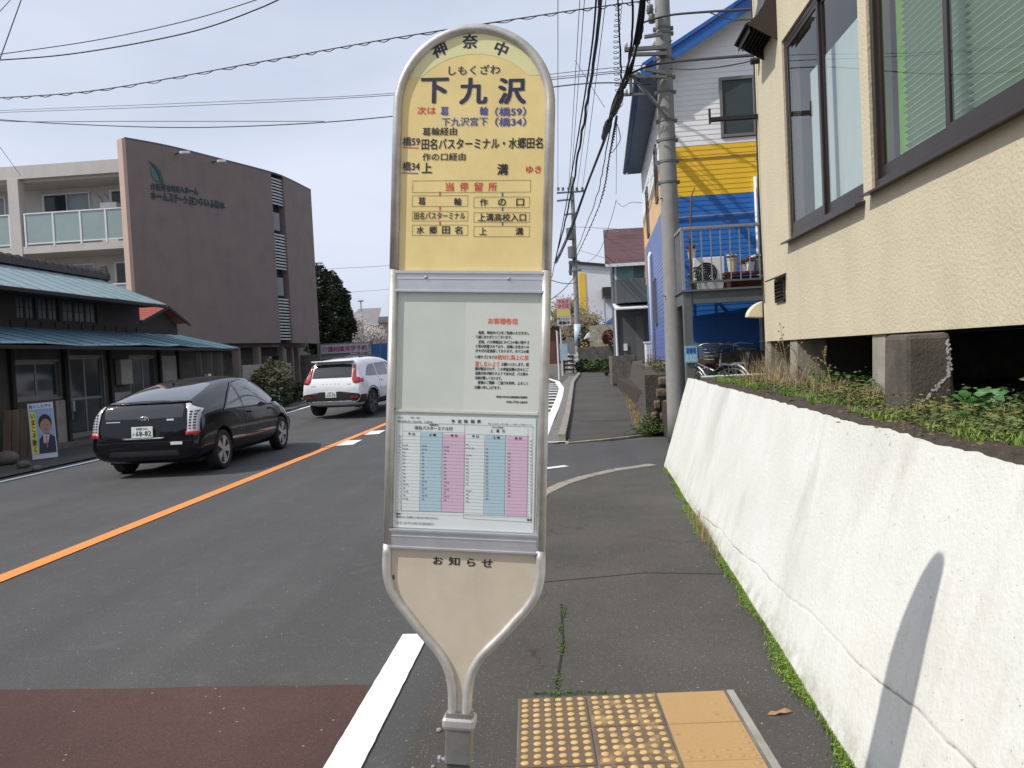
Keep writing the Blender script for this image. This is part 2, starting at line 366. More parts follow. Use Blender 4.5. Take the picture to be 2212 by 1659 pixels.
for i in range(17):
    y0 = 14.0 + i * 1.4; y1 = y0 + 1.385
    MB().poly([(fx(y0)[0] - .55, y0, gz(y0) + .006), (fx(y0)[0] - .135, y0, gz(y0) + .006), (fx(y1)[0] - .135, y1, gz(y1) + .006), (fx(y1)[0] - .55, y1, gz(y1) + .006)]).build('gutter_slab', mat('gutter_concrete', (.17, .165, .15), .9, var=.25) if i == 0 else bpy.data.materials['gutter_concrete'], gt)
# left roadside
lp = strip(MB(), lambda y: (-13.0, -9.35), -5, 40, 24, .012); struct('left_pavement', lp, A_WALK)
# ------------------------------------------------------------------ painted lines
def line(name, pts, w, m, label, group=None, dz=.008):
    mb = MB(); pts = [Vector(p) for p in pts]; ls, rs = [], []; rag = 0
    if w > .1 and min(p.y for p in pts) < 0:
        rag = .0018; q = []
        for a, b in zip(pts, pts[1:]):
            n = max(1, int((b - a).length / .05)) if a.y < 12 else 1; q += [a.lerp(b, k / n) for k in range(n)]
        pts = q + [pts[-1]]
    for i, p in enumerate(pts):
        t = (pts[min(i + 1, len(pts) - 1)] - pts[max(0, i - 1)]).normalized(); nn = Vector((t.y, -t.x)) * (w / 2 + rag * noise.noise(Vector((p.y * 11, w, 0))) + rag * noise.noise(Vector((p.y * 40, w, 3))))
        ls.append((p.x - nn.x, p.y - nn.y, gz(p.y) + dz)); rs.append((p.x + nn.x, p.y + nn.y, gz(p.y) + dz))
    for i in range(len(pts) - 1): mb.poly([ls[i], rs[i], rs[i + 1], ls[i + 1]])
    o = mb.build(name, m); tag(o, label, 'road marking', group); return o
def sub(a, b, n): return [(a[0] + (b[0] - a[0]) * i / n, a[1] + (b[1] - a[1]) * i / n) for i in range(n + 1)]
line('orange_centre_line', [(-4.44, -6), (-4.58, 6.4), (-4.66, 12), (-4.75, 17)] + sub((-4.78, 19), (-4.95, 34), 12) + [(-5.4, 38), (-6.4, 42), (-9, 46)], .17, M_OLINE, 'long orange centre line running down the grey road')
el0, el1 = G(741, 1659), G(898, 1372)
line('white_edge_line', [(el0.x + (el1.x - el0.x) * (-6 - el0.y) / (el1.y - el0.y) * .3, -6), (el0.x, el0.y), (el1.x, el1.y)], .15, M_LINE, 'thick white edge line beside the bus stop pavement')
line('white_edge_line', [(-.62, 14.2), (-.58, 18), (-.50, 22), (-.42, 26), (-.40, 30), (-.62, 34), (-1.3, 37.5), (-2.6, 40.5)], .20, M_LINE, 'curved white edge line beyond the driveway bending left')
hz_ = thing('hatch_marking', 'short white hatch bars painted inside the curved edge line', 'road marking', (-.9, 25, 0))
for i in range(12):
    y = 19.5 + i * 1.15
    MB().poly([(-.53, y + .1, gz(y) + .009), (-.53, y + .45, gz(y + .35) + .009), (-1.25, y + .85, gz(y + .8) + .009), (-1.25, y + .5, gz(y + .45) + .009)]).build('stripe', M_LINE, hz_)
line('white_edge_line', [(-8.98, -6), (-8.98, 12.5), (-9.0, 14.9)], .12, M_LINE, 'thin white edge line on the left, near the leaning poster')
line('white_edge_line', [(-9.02, 16.0), (-9.05, 19.0)] , .12, M_LINE, 'thin white edge line on the left just behind the black hatchback')
line('white_edge_line', sub((-9.05, 21.5), (-9.1, 35), 8), .12, M_LINE, 'white edge line beyond the black hatchback by the hedge')
for i, n_ in enumerate(('nearest', 'second', 'third', 'fourth', 'fifth', 'sixth')):
    y = 15.1 + i * 2.1
    MB().poly([(-4.62, y, gz(y) + .009), (-4.30, y + .05, gz(y) + .009), (-4.36, y + 1.0, gz(y + 1) + .009), (-4.68, y + .95, gz(y + 1) + .009)]).build('white_dash', M_LINE)
    tag(C.objects[-1], f'{n_} short white dash to the right of the orange line', 'road marking', 'white dashes along the orange line')
line('white_stop_bar', [(-.95, 14.25), (-.05, 14.15)], .09, M_LINE, 'thin white bar across the mouth of the driveway')
line('white_stop_bar', [(-.62, 10.75), (-.13, 11.05)], .14, M_LINE, 'small white mark at the near side of the driveway mouth')
# pavement seam with dark tar beside the white line
flat('tar', (.012, .012, .012), .8)
sj = line('pavement_joint', [(-.75, 5.28), (.45, 5.55), (1.05, 5.45)], .012, bpy.data.materials['tar'], 'thin dark joint crossing the near pavement', dz=.006)
line('pavement_joint', [(-.09, 3.2), (-.14, 3.7), (-.11, 4.2), (-.13, 4.9)], .012, bpy.data.materials['tar'], 'weedy crack between the sign post and tactile tiles', dz=.006)
line('pavement_joint', [(.12, 17.6), (.7, 17.75), (1.35, 17.6)], .03, bpy.data.materials['tar'], 'dark joint crossing the far pavement', dz=.054)
# old patch of lighter asphalt and manhole
def disc(cx, cy, r, z, n=28): return [(cx + r * math.cos(k * 2 * math.pi / n), cy + r * math.sin(k * 2 * math.pi / n), z) for k in range(n)]
mh = MB().poly(disc(-2.35, 13.2, .33, .006)).build('manhole_cover', mat('iron_cover', (.05, .05, .052), .6, .3, var=.2, bs=40, bump=.6)); tag(mh, 'round iron cover in the lane left of the sign', 'manhole cover')

# ------------------------------------------------------------------ tactile tiles
def m_tile(name, wear):
    m, n, l, b = nt(name); b.inputs['Roughness'].default_value = .75
    t = n.new('ShaderNodeTexCoord').outputs['Object']; z = n.new('ShaderNodeTexNoise'); z.inputs['Scale'].default_value = 9; z.inputs['Detail'].default_value = 8; z.inputs['Roughness'].default_value = .7; l.new(t, z.inputs['Vector'])
    k = n.new('ShaderNodeMapRange'); k.inputs[1].default_value = .62 - wear * .45; k.inputs[2].default_value = .72 - wear * .35; l.new(z.outputs[0], k.inputs[0])
    x = n.new('ShaderNodeMix'); x.data_type = 'RGBA'; x.inputs[6].default_value = (.46, .29, .125, 1); x.inputs[7].default_value = (.16, .11, .072, 1); l.new(k.outputs[0], x.inputs[0])
    z2 = n.new('ShaderNodeTexNoise'); z2.inputs['Scale'].default_value = 70; l.new(t, z2.inputs['Vector'])
    x2 = n.new('ShaderNodeMix'); x2.data_type = 'RGBA'; x2.blend_type = 'MULTIPLY'; x2.inputs[0].default_value = .5; l.new(x.outputs[2], x2.inputs[6]); l.new(z2.outputs['Color'], x2.inputs[7])
    x3 = n.new('ShaderNodeMix'); x3.data_type = 'RGBA'; x3.inputs[0].default_value = .5; l.new(x.outputs[2], x3.inputs[6]); l.new(x2.outputs[2], x3.inputs[7])
    l.new(x3.outputs[2], b.inputs['Base Color'])
    bp = n.new('ShaderNodeBump'); bp.inputs['Strength'].default_value = .3; bp.inputs['Distance'].default_value = .003; l.new(z2.outputs[0], bp.inputs['Height']); l.new(bp.outputs[0], b.inputs['Normal'])
    return m
T_M = [m_tile('tile_worn', .95), m_tile('tile_half_worn', .62), m_tile('tile_yellow', .02)]
M_DOME = mat('dome_yellow', (.52, .36, .15), .75, var=.25, vs=25)
tp = thing('tactile_paving', 'yellow ochre block of raised-dot tactile tiles beside the white wall', 'tactile paving', (.197, 2.822, 0), R_(3.0))
MBs = MB()
MBs.box(-.468, .504, -1.0, .745, -.01, .006).build('mortar_bed', mat('mortar', (.16, .15, .13), .95, var=.3), tp, world=False)
dome = MB().lathe([(.0165, 0), (.0155, .0022), (.0115, .0042), (.005, .0052), (.0005, .0054)], 10)
for c in range(3):
    for r in range(5):
        x0 = -.462 + c * .309; y0 = .735 - (r + 1) * .3035; dz = random.uniform(-.0015, .0015)
        t_ = MB().box(x0, x0 + .298, y0, y0 + .300, -.01, .012 + dz).build('tile', T_M[c], tp, world=False, bevel=.003)
        dm = MB()
        for i in range(6):
            for j in range(6):
                s_ = 1.0 if c == 0 else (1.0 if (c == 1 and i < 4) else (.8 if c == 1 else (.55 if (j < 2 or i > 4) else .0)))
                if c == 2 and r == 0: s_ = 0 if random.random() < .8 else .3
                if s_ == 0: continue
                px_, py_ = x0 + .027 + i * .0492, y0 + .027 + j * .0492
                dm.add([(px_ + v[0] * (.7 + .3 * s_), py_ + v[1] * (.7 + .3 * s_), .0118 + dz + v[2] * s_) for v in dome.v], dome.f)
        if dm.v: dm.build('raised_dots', M_DOME if c < 2 else T_M[2], t_, world=False, smooth=True, kind='stuff')
MB().box(.470, .502, -1.0, .745, -.01, .010).build('edge_strip', M_CONC, tp, world=False, bevel=.003)
lf = MB(); lf.loft([[(-.05, 0, .004), (-.03, .012, .012), (.0, .016, .006), (.035, .010, .02), (.06, .0, .008)], [(-.05, 0, .004), (-.02, -.006, .002), (.0, -.012, .012), (.03, -.008, .006), (.06, 0, .008)]], False, False)
o = lf.build('fallen_leaf', mat('dead_leaf', (.36, .20, .09), .8, var=.2, bump=0)); p = G(1682, 1546); o.location = (p.x, p.y, .006); o.rotation_euler = (0, 0, .2); tag(o, 'curled brown dead leaf lying between tactile tiles and white wall', 'leaf')
for i, (a, b) in enumerate(((948, 1577), (955, 1640), (935, 1655))):
    p = PZ(a, b, 0.01); s = .012 if i == 0 else .008
    rs = MB(); rs.lathe([(s * .4, 0), (s, s * .4), (s * .8, s), (s * .2, s * 1.2)], 7).build('pebble', M_CONC); C.objects[-1].location = (p.x, p.y, .004)
    tag(C.objects[-1], ('dark round pebble on the pavement left of the sign collar', 'pale small pebble left of the sign post', 'tiny stone chip at the bottom edge left of the post')[i], 'pebble')

# ------------------------------------------------------------------ white retaining wall
def m_whitewall():
    m, n, l, b = nt('whitewashed_concrete'); b.inputs['Roughness'].default_value = .8
    t = n.new('ShaderNodeTexCoord').outputs['Object']
    def N(s, d=6, ro=.6, sc=None):
        z = n.new('ShaderNodeTexNoise'); z.inputs['Scale'].default_value = s; z.inputs['Detail'].default_value = d; z.inputs['Roughness'].default_value = ro
        if sc:
            k = n.new('ShaderNodeMapping'); k.inputs['Scale'].default_value = sc; l.new(t, k.inputs[0]); l.new(k.outputs[0], z.inputs['Vector'])
        else: l.new(t, z.inputs['Vector'])
        return z.outputs[0]
    def K(i, a, bb, c, d):
        k = n.new('ShaderNodeMapRange'); k.inputs[1].default_value = a; k.inputs[2].default_value = bb; k.inputs[3].default_value = c; k.inputs[4].default_value = d; l.new(i, k.inputs[0]); return k.outputs[0]
    def MX(f, a, c):
        x = n.new('ShaderNodeMix'); x.data_type = 'RGBA'
        for s, v in ((0, f), (6, a), (7, c)):
            if isinstance(v, tuple): x.inputs[s].default_value = (*v, 1)
            else: l.new(v, x.inputs[s])
        return x.outputs[2]
    def MM(op, a, c):
        x = n.new('ShaderNodeMath'); x.operation = op
        for s, v in ((0, a), (1, c)):
            if isinstance(v, (int, float)): x.inputs[s].default_value = v
            else: l.new(v, x.inputs[s])
        return x.outputs[0]
    col = MX(K(N(1.6, 6), .35, .7, 0, 1), (.70, .71, .665), (.62, .625, .575))
    col = MX(K(N(1.0, 8, .7, (3, 3, .5)), .52, .72, 0, .5), col, (.44, .42, .36))       # run-off streaks
    col = MX(K(N(14, 8, .8), .60, .70, 0, .45), col, (.46, .44, .38))
    col = MX(K(N(48, 4, .7), .655, .70, 0, .75), col, (.12, .11, .09))                      # chips
    sp = n.new('ShaderNodeSeparateXYZ'); l.new(t, sp.inputs[0])
    # cold joint: a wandering crack that climbs slowly towards the near end
    h = MM('ADD', MM('MULTIPLY', sp.outputs[1], -.062), MM('MULTIPLY', N(.9, 5), .12)); h = MM('ADD', h, .45)
    d = MM('ABSOLUTE', MM('SUBTRACT', sp.outputs[2], h), 0)
    col = MX(MM('MULTIPLY', K(d, .006, .002, 0, 1), K(N(2.2, 5), .45, .62, 0, .8)), col, (.16, .15, .13))
    low = MM('MULTIPLY', K(sp.outputs[2], .16, .0, 0, 1), K(N(9, 6, .75), .42, .62, 0, .8)); col = MX(low, col, (.30, .28, .20))
    # one broad rust-grey streak below the top edge
    s2 = MM('MULTIPLY', K(MM('ABSOLUTE', MM('SUBTRACT', MM('ADD', sp.outputs[1], MM('MULTIPLY', sp.outputs[2], .35)), 8.0), 0), .28, .05, 0, 1), K(sp.outputs[2], .15, 1.15, 0, .5)); col = MX(s2, col, (.44, .43, .38))
    l.new(col, b.inputs['Base Color'])
    hh = MM('ADD', N(45, 5, .6), MM('MULTIPLY', N(7, 4), .9)); hh = MM('SUBTRACT', hh, MM('MULTIPLY', K(d, .012, .0, 0, 1), .5))
    bp = n.new('ShaderNodeBump'); bp.inputs['Strength'].default_value = .55; bp.inputs['Distance'].default_value = .008; l.new(hh, bp.inputs['Height']); l.new(bp.outputs[0], b.inputs['Normal'])
    return m
M_WW = m_whitewall()
ww = MB(); NY, NZ = 420, 14; rows = []
def wtop(y):
    t = max(0., (y - 9.0) / 1.75)
    return 1.155 - .001 * (9 - min(y, 9)) + .012 * noise.noise(Vector((y * 1.3, 3, 0))) - .0 * t
YE = 10.72
for j in range(NZ + 1):
    row = []
    for i in range(NY + 1):
        y = -3.0 + (YE + 3.0) * i / NY; f = j / NZ; z = -.02 + (wtop(y) + .008 * noise.noise(Vector((y * 6, 0, 0))) + .008 * noise.noise(Vector((y * 15, 0, 0))) + .02) * f
        ye = y
        x = wbx(y) + .315 * z + .012 * noise.noise(Vector((y * .8, z * 1.5, 1))) + .003 * noise.noise(Vector((y * 7, z * 7, 5)))
        row.append((x, ye, z))
    rows.append(row)
ww.loft(rows, False, False)
back = [(x + .035, y, z - .002) for x, y, z in rows[-1]]; ww.loft([rows[-1], back], False, False)
ww.loft([back, [(wbx(p[1]) + .9, p[1], -.02) for p in back]], False, False)
ww.poly([r[-1] for r in rows] + [back[-1], (wbx(YE) + .9, YE, -.02)])
wt = ww.build('retaining_wall', M_WW, smooth=True); wt.data.shade_auto_smooth if 0 else None
tag(wt, 'whitewashed sloping concrete retaining wall on the right of the pavement', 'retaining wall')
em = wt.modifiers.new('e', 'EDGE_SPLIT'); em.split_angle = R_(35)

# raised soil bank
bank = MB(); rows = []
for j in range(9):
    row = []
    for i in range(240):
        y = -3 + (11.6 + 3) * i / 239; f = j / 8; x0 = wbx(y) + .315 * 1.14 + .030 + .004 * noise.noise(Vector((y * 6, 9, 0)))
        x = x0 + (3.6 - x0) * f ** 1.5; z = wtop(min(y, YE)) + .012 + (0.03 * noise.noise(Vector((x * 5, y * 5, 0))) + .05 * min(1, f * 3)) * (1 if j else .4) - .11 * min(1, f * 1.5) - (0 if j else .030)
        row.append((x, y, z - max(0, (y - 10.2)) * .35))
    rows.append(row)
bank.loft(rows, False, False)
struct('soil_bank', bank, M_SOIL, smooth=True)
struct('raised_terrain', MB().box(2.0, 40, 10.6, 14.0, -.2, .55).box(1.62, 40, 14.0, 44, -.2, .6).box(3.5, 40, -12, 10.6, -.2, 1.08), M_SOIL)

# ================================================================== BUS STOP SIGN
D0 = 2.2
th, ph = math.atan(.0228), math.asin(.113)
u_ = rt * math.cos(th) - up * math.sin(th); v_ = up * math.cos(th) + rt * math.sin(th)
u2 = u_ * math.cos(ph) - fw * math.sin(ph); n2 = fw * math.cos(ph) + u_ * math.sin(ph)
org = CAM + ray(1010.1, 772) * D0
MS = Matrix(((u2.x, n2.x, v_.x, org.x), (u2.y, n2.y, v_.y, org.y), (u2.z, n2.z, v_.z, org.z), (0, 0, 0, 1)))
K = D0 / F_PX
LOW = -(1.55 / v_.z) - .001                         # local z of the ground under the sign
MSb = MS @ TR(0, 0, LOW)
sign = thing('bus_stop_sign', 'tall round-topped bus stop sign with yellow stop name plate and timetable', 'bus stop sign', M=MSb)
def S(px, py, yy=0.): return hit(px, py, MS, 1, yy)
def c3(x, y): return S(829.5 + x / 2.95, 27.65 + y / 2.95)
def ct(x, y): return S(829.5 + x / 5.143, 875.6 + y / 5.143)
def cn(x, y): return S(977 + x / 5.623, 626.8 + y / 5.623)
LS = TR(0, 0, -LOW)                                 # sign frame -> thing frame
def sb(mb, name, m, parent=None, **k):
    mb.v = [tuple(LS @ Vector(v)) for v in mb.v]; return mb.build(name, m, parent or sign, world=False, **k)
W2 = 176.5 * K; TOPC = (772 - 229) * K
M_YEL = mat('yellow_sign_face', (.80, .635, .27), .33, var=.10, vs=7, bump=.15, bs=9, dist=.002, spec=.4, c2=(.84, .68, .32))
M_YELG = mat('pale_green_yellow', (.72, .70, .38), .33, var=.05, vs=4, bump=0, spec=.4)
M_BEI = mat('beige_sign_face', (.58, .50, .395), .30, var=.12, vs=7, bump=.15, bs=9, dist=.002, spec=.4, c2=(.61, .535, .43))
M_BOARD = mat('pale_green_board', (.55, .60, .555), .25, var=.05, vs=6, bump=0, spec=.5)
M_PAPER = mat('paper', (.60, .63, .60), .45, var=.03, vs=6, bump=0); M_PAPERW = mat('timetable_paper', (.66, .71, .72), .3, var=.02, vs=6, bump=0)
# outline: centre line of the frame
hw = [(430, 177.5), (464, 177.5), (492, 173), (518, 163), (545, 145), (567, 126), (590, 107), (612, 87), (636, 64), (656, 48), (680, 35.5), (706, 28.5), (735, 25.5), (785, 25)]
fwid = .026
outl = []
for k in range(33):
    a = math.pi * (1 - k / 32); outl.append((W2 * math.cos(a), TOPC + W2 * math.sin(a)))
right = [(w * K, -v * K) for v, w in hw]
def smooth_pts(p, n=4):
    o = []
    for i in range(len(p) - 1):
        p0, p1, p2, p3 = p[max(0, i - 1)], p[i], p[i + 1], p[min(len(p) - 1, i + 2)]
        for j in range(n):
            t = j / n; o.append(tuple(.5 * (2 * p1[d] + (p2[d] - p0[d]) * t + (2 * p0[d] - 5 * p1[d] + 4 * p2[d] - p3[d]) * t * t + (3 * p1[d] - p0[d] - 3 * p2[d] + p3[d]) * t ** 3) for d in range(2)))
    return o + [p[-1]]
right = smooth_pts(right)
def frame_part(path, name):
    rings = []
    for i, p in enumerate(path):
        a, b = Vector(path[max(0, i - 1)]), Vector(path[min(len(path) - 1, i + 1)]); t = (b - a).normalized(); nn = Vector((t.y, -t.x))
        ring = []
        prof = [(0, -.011), (.003, -.0155), (.009, -.019), (.016, -.019), (.022, -.0155), (.0255, -.009), (.0255, .009), (.022, .0155), (.016, .019), (.009, .019), (.003, .0155), (0, .011)]
        for d, y in prof: ring.append((p[0] + nn.x * d, y + .006, p[1] + nn.y * d))
        rings.append(ring)
    return sb(MB().loft(rings), name, M_ALUF, smooth=True)
ZJ1, ZJ2 = (772 - 583) * K, (772 - 1181) * K
topf = [(-W2, ZJ1 + .0012)] + [(x, z) for x, z in outl] + [(W2, ZJ1 + .0012)]
frame_part(topf, 'arch_frame')
frame_part([(-W2, ZJ2 + .0012), (-W2 * 1.0, (ZJ1 + ZJ2) / 2), (-W2, ZJ1 - .0012)], 'side_rail'); frame_part([(W2, ZJ1 - .0012), (W2, 0), (W2, ZJ2 + .0012)], 'side_rail')
frame_part([(W2 * 1.0, ZJ2 - .0012)] + right, 'lower_frame'); frame_part([(-x, z) for x, z in reversed(right)] + [(-W2, ZJ2 - .0012)], 'lower_frame')
fi = .013
# plates
def plate(name, pts, m, y0=0., t=.010, parent=None): return sb(MB().prism([(x, y0, z) for x, z in pts], (0, t, 0)), name, m, parent)
ztop = ZJ1 - .002
arc = [((W2 - fi) * math.cos(math.pi * k / 40), TOPC + (W2 - fi) * math.sin(math.pi * k / 40)) for k in range(41)]
yp = plate('name_plate', [(-(W2 - fi), ztop), (W2 - fi, ztop)] + arc, M_YEL)
# paler greenish band at the top of the plate
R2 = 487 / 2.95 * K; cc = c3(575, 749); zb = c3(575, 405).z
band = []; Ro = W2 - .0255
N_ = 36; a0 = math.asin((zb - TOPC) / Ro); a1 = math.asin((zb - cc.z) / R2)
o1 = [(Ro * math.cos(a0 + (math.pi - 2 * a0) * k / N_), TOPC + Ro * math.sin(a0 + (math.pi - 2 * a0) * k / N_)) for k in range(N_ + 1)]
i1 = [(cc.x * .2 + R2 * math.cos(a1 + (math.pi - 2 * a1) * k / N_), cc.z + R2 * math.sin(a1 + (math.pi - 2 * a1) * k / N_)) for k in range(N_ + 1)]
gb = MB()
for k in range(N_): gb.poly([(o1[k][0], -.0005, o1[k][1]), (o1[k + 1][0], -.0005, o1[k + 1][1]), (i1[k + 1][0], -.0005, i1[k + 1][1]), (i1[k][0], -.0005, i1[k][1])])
sb(gb, 'pale_band', M_YELG, yp)
Wi = W2 - .015
zb1, zb2 = (772 - 632) * K, (772 - 887) * K
# aluminium cross rails with ribs
def rail(z1, z0, name):
    h = z1 - z0; mb = MB().box(-Wi - .006, Wi + .006, -.008, .018, z0, z1)
    o = sb(mb, name, M_ALU, bevel=.001)
    r_ = MB().box(-Wi - .005, Wi + .005, -.012, -.0075, z0 + h * .86, z1 - .0005).box(-Wi - .005, Wi + .005, -.012, -.0075, z0 + .0005, z0 + h * .12).box(-Wi - .005, Wi + .005, -.0095, -.0075, z0 + h * .60, z0 + h * .66)
    sb(r_, 'rib', M_ALU, o, bevel=.0008); return o
r1 = rail((772 - 586) * K, (772 - 633) * K, 'cross_rail'); r2 = rail((772 - 1147) * K, (772 - 1190) * K, 'cross_rail')
for q in ((922, 600), (1100, 603)):
    p = S(*q); sb(MB().lathe([(.0052, 0), (.0052, .002), (.004, .0042), (.001, .005)], 12, TR(p.x, -.0078, p.z) @ Matrix.Rotation(R_(90), 4, 'X')), 'bolt', M_STEEL, r1, smooth=True)
nb = plate('notice_board', [(-Wi, zb1 - .001), (Wi, zb1 - .001), (Wi, zb2), (-Wi, zb2)], M_BOARD, 0, .010)
sb(MB().box(-Wi, Wi, -.0035, .010, zb2 - .0085, zb2 - .0005), 'divider_strip', mat('ivory_strip', (.56, .57, .53), .5, var=.1), bevel=.001)
for sx in (-1, 1): sb(MB().lathe([(.004, 0), (.004, .001), (.002, .0025), (.0005, .003)], 10, TR(sx * (Wi - .008), -.0035, zb2 - .001) @ Matrix.Rotation(R_(90), 4, 'X')), 'screw', M_BROWNF)
tb = plate('timetable_board', [(-Wi, zb2 - .009), (Wi, zb2 - .009), (Wi, (772 - 1148) * K), (-Wi, (772 - 1148) * K)], M_BOARD, .001, .009)
lowp = [(x * (1 if 1 else 1), z) for x, z in right]
lo = [(max(.004, x - fi), z) for x, z in lowp]
bp_ = plate('notice_plate', [(-(W2 - fi), ZJ2 - .006)] + [(W2 - fi, ZJ2 - .006)] + lo + [(-x, z) for x, z in reversed(lo)], M_BEI)
# ---- lettering on the yellow plate
E0 = -.0011
LT = LS @ TR(0, E0, 0)
def st(body, box, m, off=.014, cf=c3, parent=yp, name='lettering', rot=0., **k):
    x0, y0, x1, y1 = box; a, b, c_, d = cf(x0, (y0 + y1) / 2), cf(x1, (y0 + y1) / 2), cf((x0 + x1) / 2, y1), cf((x0 + x1) / 2, y0)
    zc = (a.z + b.z) / 2; h = (d.z - c_.z) / 2
    return text(name, body, (a.x, zc - h, b.x, zc + h), LT, m, parent, off, rot=rot, **k)
st('神', (303, 188, 402, 282), M_NAVY, .03, rot=R_(24)); st('奈', (500, 135, 598, 230), M_NAVY, .03); st('中', (705, 185, 790, 275), M_NAVY, .03, rot=R_(-24))
st('しもくざわ', (412, 333, 740, 395), M_NAVY, .012)
for ch, bx in (('下', (235, 412, 412, 580)), ('九', (480, 412, 660, 585)), ('沢', (727, 412, 906, 585))): st(ch, bx, M_NAVY, .032)
st('次は', (212, 597, 330, 648), M_REDI, .01)
st('葛', (360, 597, 412, 655), M_BLUEI, .02); st('輪', (610, 597, 664, 655), M_BLUEI, .02); st('（橋59）', (708, 600, 905, 660), M_BLUEI, .02)
st('下九沢宮下', (368, 666, 662, 722), M_BLUEI, .012); st('（橋34）', (708, 666, 905, 725), M_BLUEI, .02)
st('葛輪経由', (245, 730, 465, 782), M_INK, .016)
st('橋59', (120, 790, 230, 850), M_NAVY, .016); st('田名バスターミナル・水郷田名', (240, 797, 1012, 870), M_INK, .02)
st('作の口経由', (245, 893, 520, 943), M_INK, .014)
st('橋34', (118, 948, 228, 1008), M_NAVY, .016); st('上', (240, 955, 306, 1022), M_INK, .022); st('満'.replace('満', '溝'), (722, 962, 792, 1035), M_INK, .03); st('ゆき', (905, 975, 1002, 1022), M_REDI, .02)
def sline(name, x0, y0, x1, y1, w, m, parent=yp, cf=c3, e=-.0009):
    a, b = cf(x0, y0), cf(x1, y1); d = Vector((b.x - a.x, b.z - a.z)); n_ = Vector((-d.y, d.x)).normalized() * w / 2
    mb = MB().poly([(a.x + n_.x, e, a.z + n_.y), (b.x + n_.x, e, b.z + n_.y), (b.x - n_.x, e, b.z - n_.y), (a.x - n_.x, e, a.z - n_.y)]); return sb(mb, name, m, parent)
sline('red_underline', 118, 858, 222, 862, .0022, M_REDI); sline('blue_underline', 113, 1020, 218, 1024, .0022, M_BLUEI)
def sbox(x0, y0, x1, y1, w=.0009):
    mb = MB(); a, b = c3(x0, (y0 + y1) / 2), c3(x1, (y0 + y1) / 2); c_, d = c3((x0 + x1) / 2, y1).z, c3((x0 + x1) / 2, y0).z; e = -.0009
    for (p, q, r, s) in ((a.x, b.x, d - w, d), (a.x, b.x, c_, c_ + w), (a.x, a.x + w, c_, d), (b.x - w, b.x, c_, d)): mb.poly([(p, e, r), (q, e, r), (q, e, s), (p, e, s)])
    return sb(mb, 'route_box_outline', M_INK, yp)
sbox(182, 1068, 935, 1145)
for y0, y1 in ((1165, 1235), (1265, 1328), (1352, 1420)): sbox(180, y0, 535, y1); sbox(572, y0 + 8, 928, y1 + 8)
for y0 in (1140, 1233, 1326):
    sline('route_tick', 357, y0, 357, y0 + 26, .0036, M_REDI); sline('route_tick', 755, y0 + 6, 755, y0 + 30, .0036, M_BLUEI)
for ch, x in zip('当停留所', (418, 510, 602, 692)): st(ch, (x - 27, 1080, x + 27, 1136), M_REDI, .016)
st('葛', (218, 1175, 265, 1225), M_INK, .02); st('輪', (446, 1178, 495, 1228), M_INK, .02)
for ch, x in zip('作の口', (636, 752, 868)): st(ch, (x - 25, 1184, x + 25, 1232), M_INK, .018)
st('田名バスターミナル', (192, 1270, 518, 1318), M_INK, .02); st('上溝高校入口', (598, 1278, 905, 1330), M_INK, .02)
for ch, x in zip('水郷田名', (232, 313, 395, 475)): st(ch, (x - 25, 1360, x + 25, 1410), M_INK, .02)
st('上', (608, 1368, 655, 1416), M_INK, .02); st('溝', (838, 1368, 888, 1418), M_INK, .025)
def cb(x, y): return S((860 + x / 2.963) * .9217, (1240 + y / 2.963) * .9217)
for ch, bx in zip('お知らせ', ((460, 190, 528, 246), (568, 193, 645, 252), (695, 203, 752, 258), (795, 208, 874, 265))): st(ch, bx, M_INK, .02, cb, bp_)
sb(MB().lathe([(.006, 0), (.003, .0006)], 7, TR(cb(185, 335).x, -.0004, cb(185, 335).z) @ Matrix.Rotation(R_(90), 4, 'X') @ Matrix.Diagonal((.6, 1.4, 1, 1))), 'rust_spot', M_BARK, bp_)
# ---- notice sheet
pa, pb, pc, pd = cn(165, 150), cn(1085, 170), cn(1060, 1490), cn(145, 1455)
ns = sb(MB().prism([(pa.x, -.0012, pa.z), (pb.x + .001, -.0012, pa.z - .001), (pb.x - .001, -.0012, pc.z), (pa.x, -.0012, pc.z)], (0, .0008, 0)), 'notice_sheet', M_PAPER, nb)
LT = LS @ TR(0, -.0017, 0)
st('お客様各位', (436, 338, 800, 415), M_ORI, .035, cn, ns)
rows_ = [(498, 318, 938, '毎度、神奈中バスをご利用いただきまし', 0), (548, 285, 725, 'て誠にありがとうございます。', 0), (610, 318, 935, '近頃、バス停周辺にタバコの吸い殻やゴ', 0), (664, 285, 935, 'ミ等が放置されており、近隣にお住まいの', 0), (718, 283, 933, '方々が大変迷惑しております。タバコの吸', 0),
         (790, 280, 545, 'い殻やゴミなどは', 0), (786, 550, 930, '絶対に路上に放', 1), (868, 280, 575, '置しないよう', 1), (882, 598, 928, 'お願いいたします。問', 0), (938, 278, 925, '題が解決されず、この停留近隣の方々にご', 0), (992, 278, 922, '迷惑が及び続けるようであれば、バス停の', 0), (1046, 278, 605, '存続が難しくなります。', 0), (1105, 312, 920, '皆様のご理解・ご協力を何卒、よろしく', 0), (1160, 272, 590, 'お願い申し上げます。', 0), (1284, 535, 915, '神奈川中央交通東橋本営業所', 2), (1345, 655, 915, '042-770-2850', 2)]
for y, x0, x1, s_, k in rows_: st(s_, (x0, y, x1, y + (44 if k == 0 else 62 if k == 1 else 30)), (M_INK, M_ORI, M_INK)[k], .028 if k != 1 else .02, cn, ns, res=1)
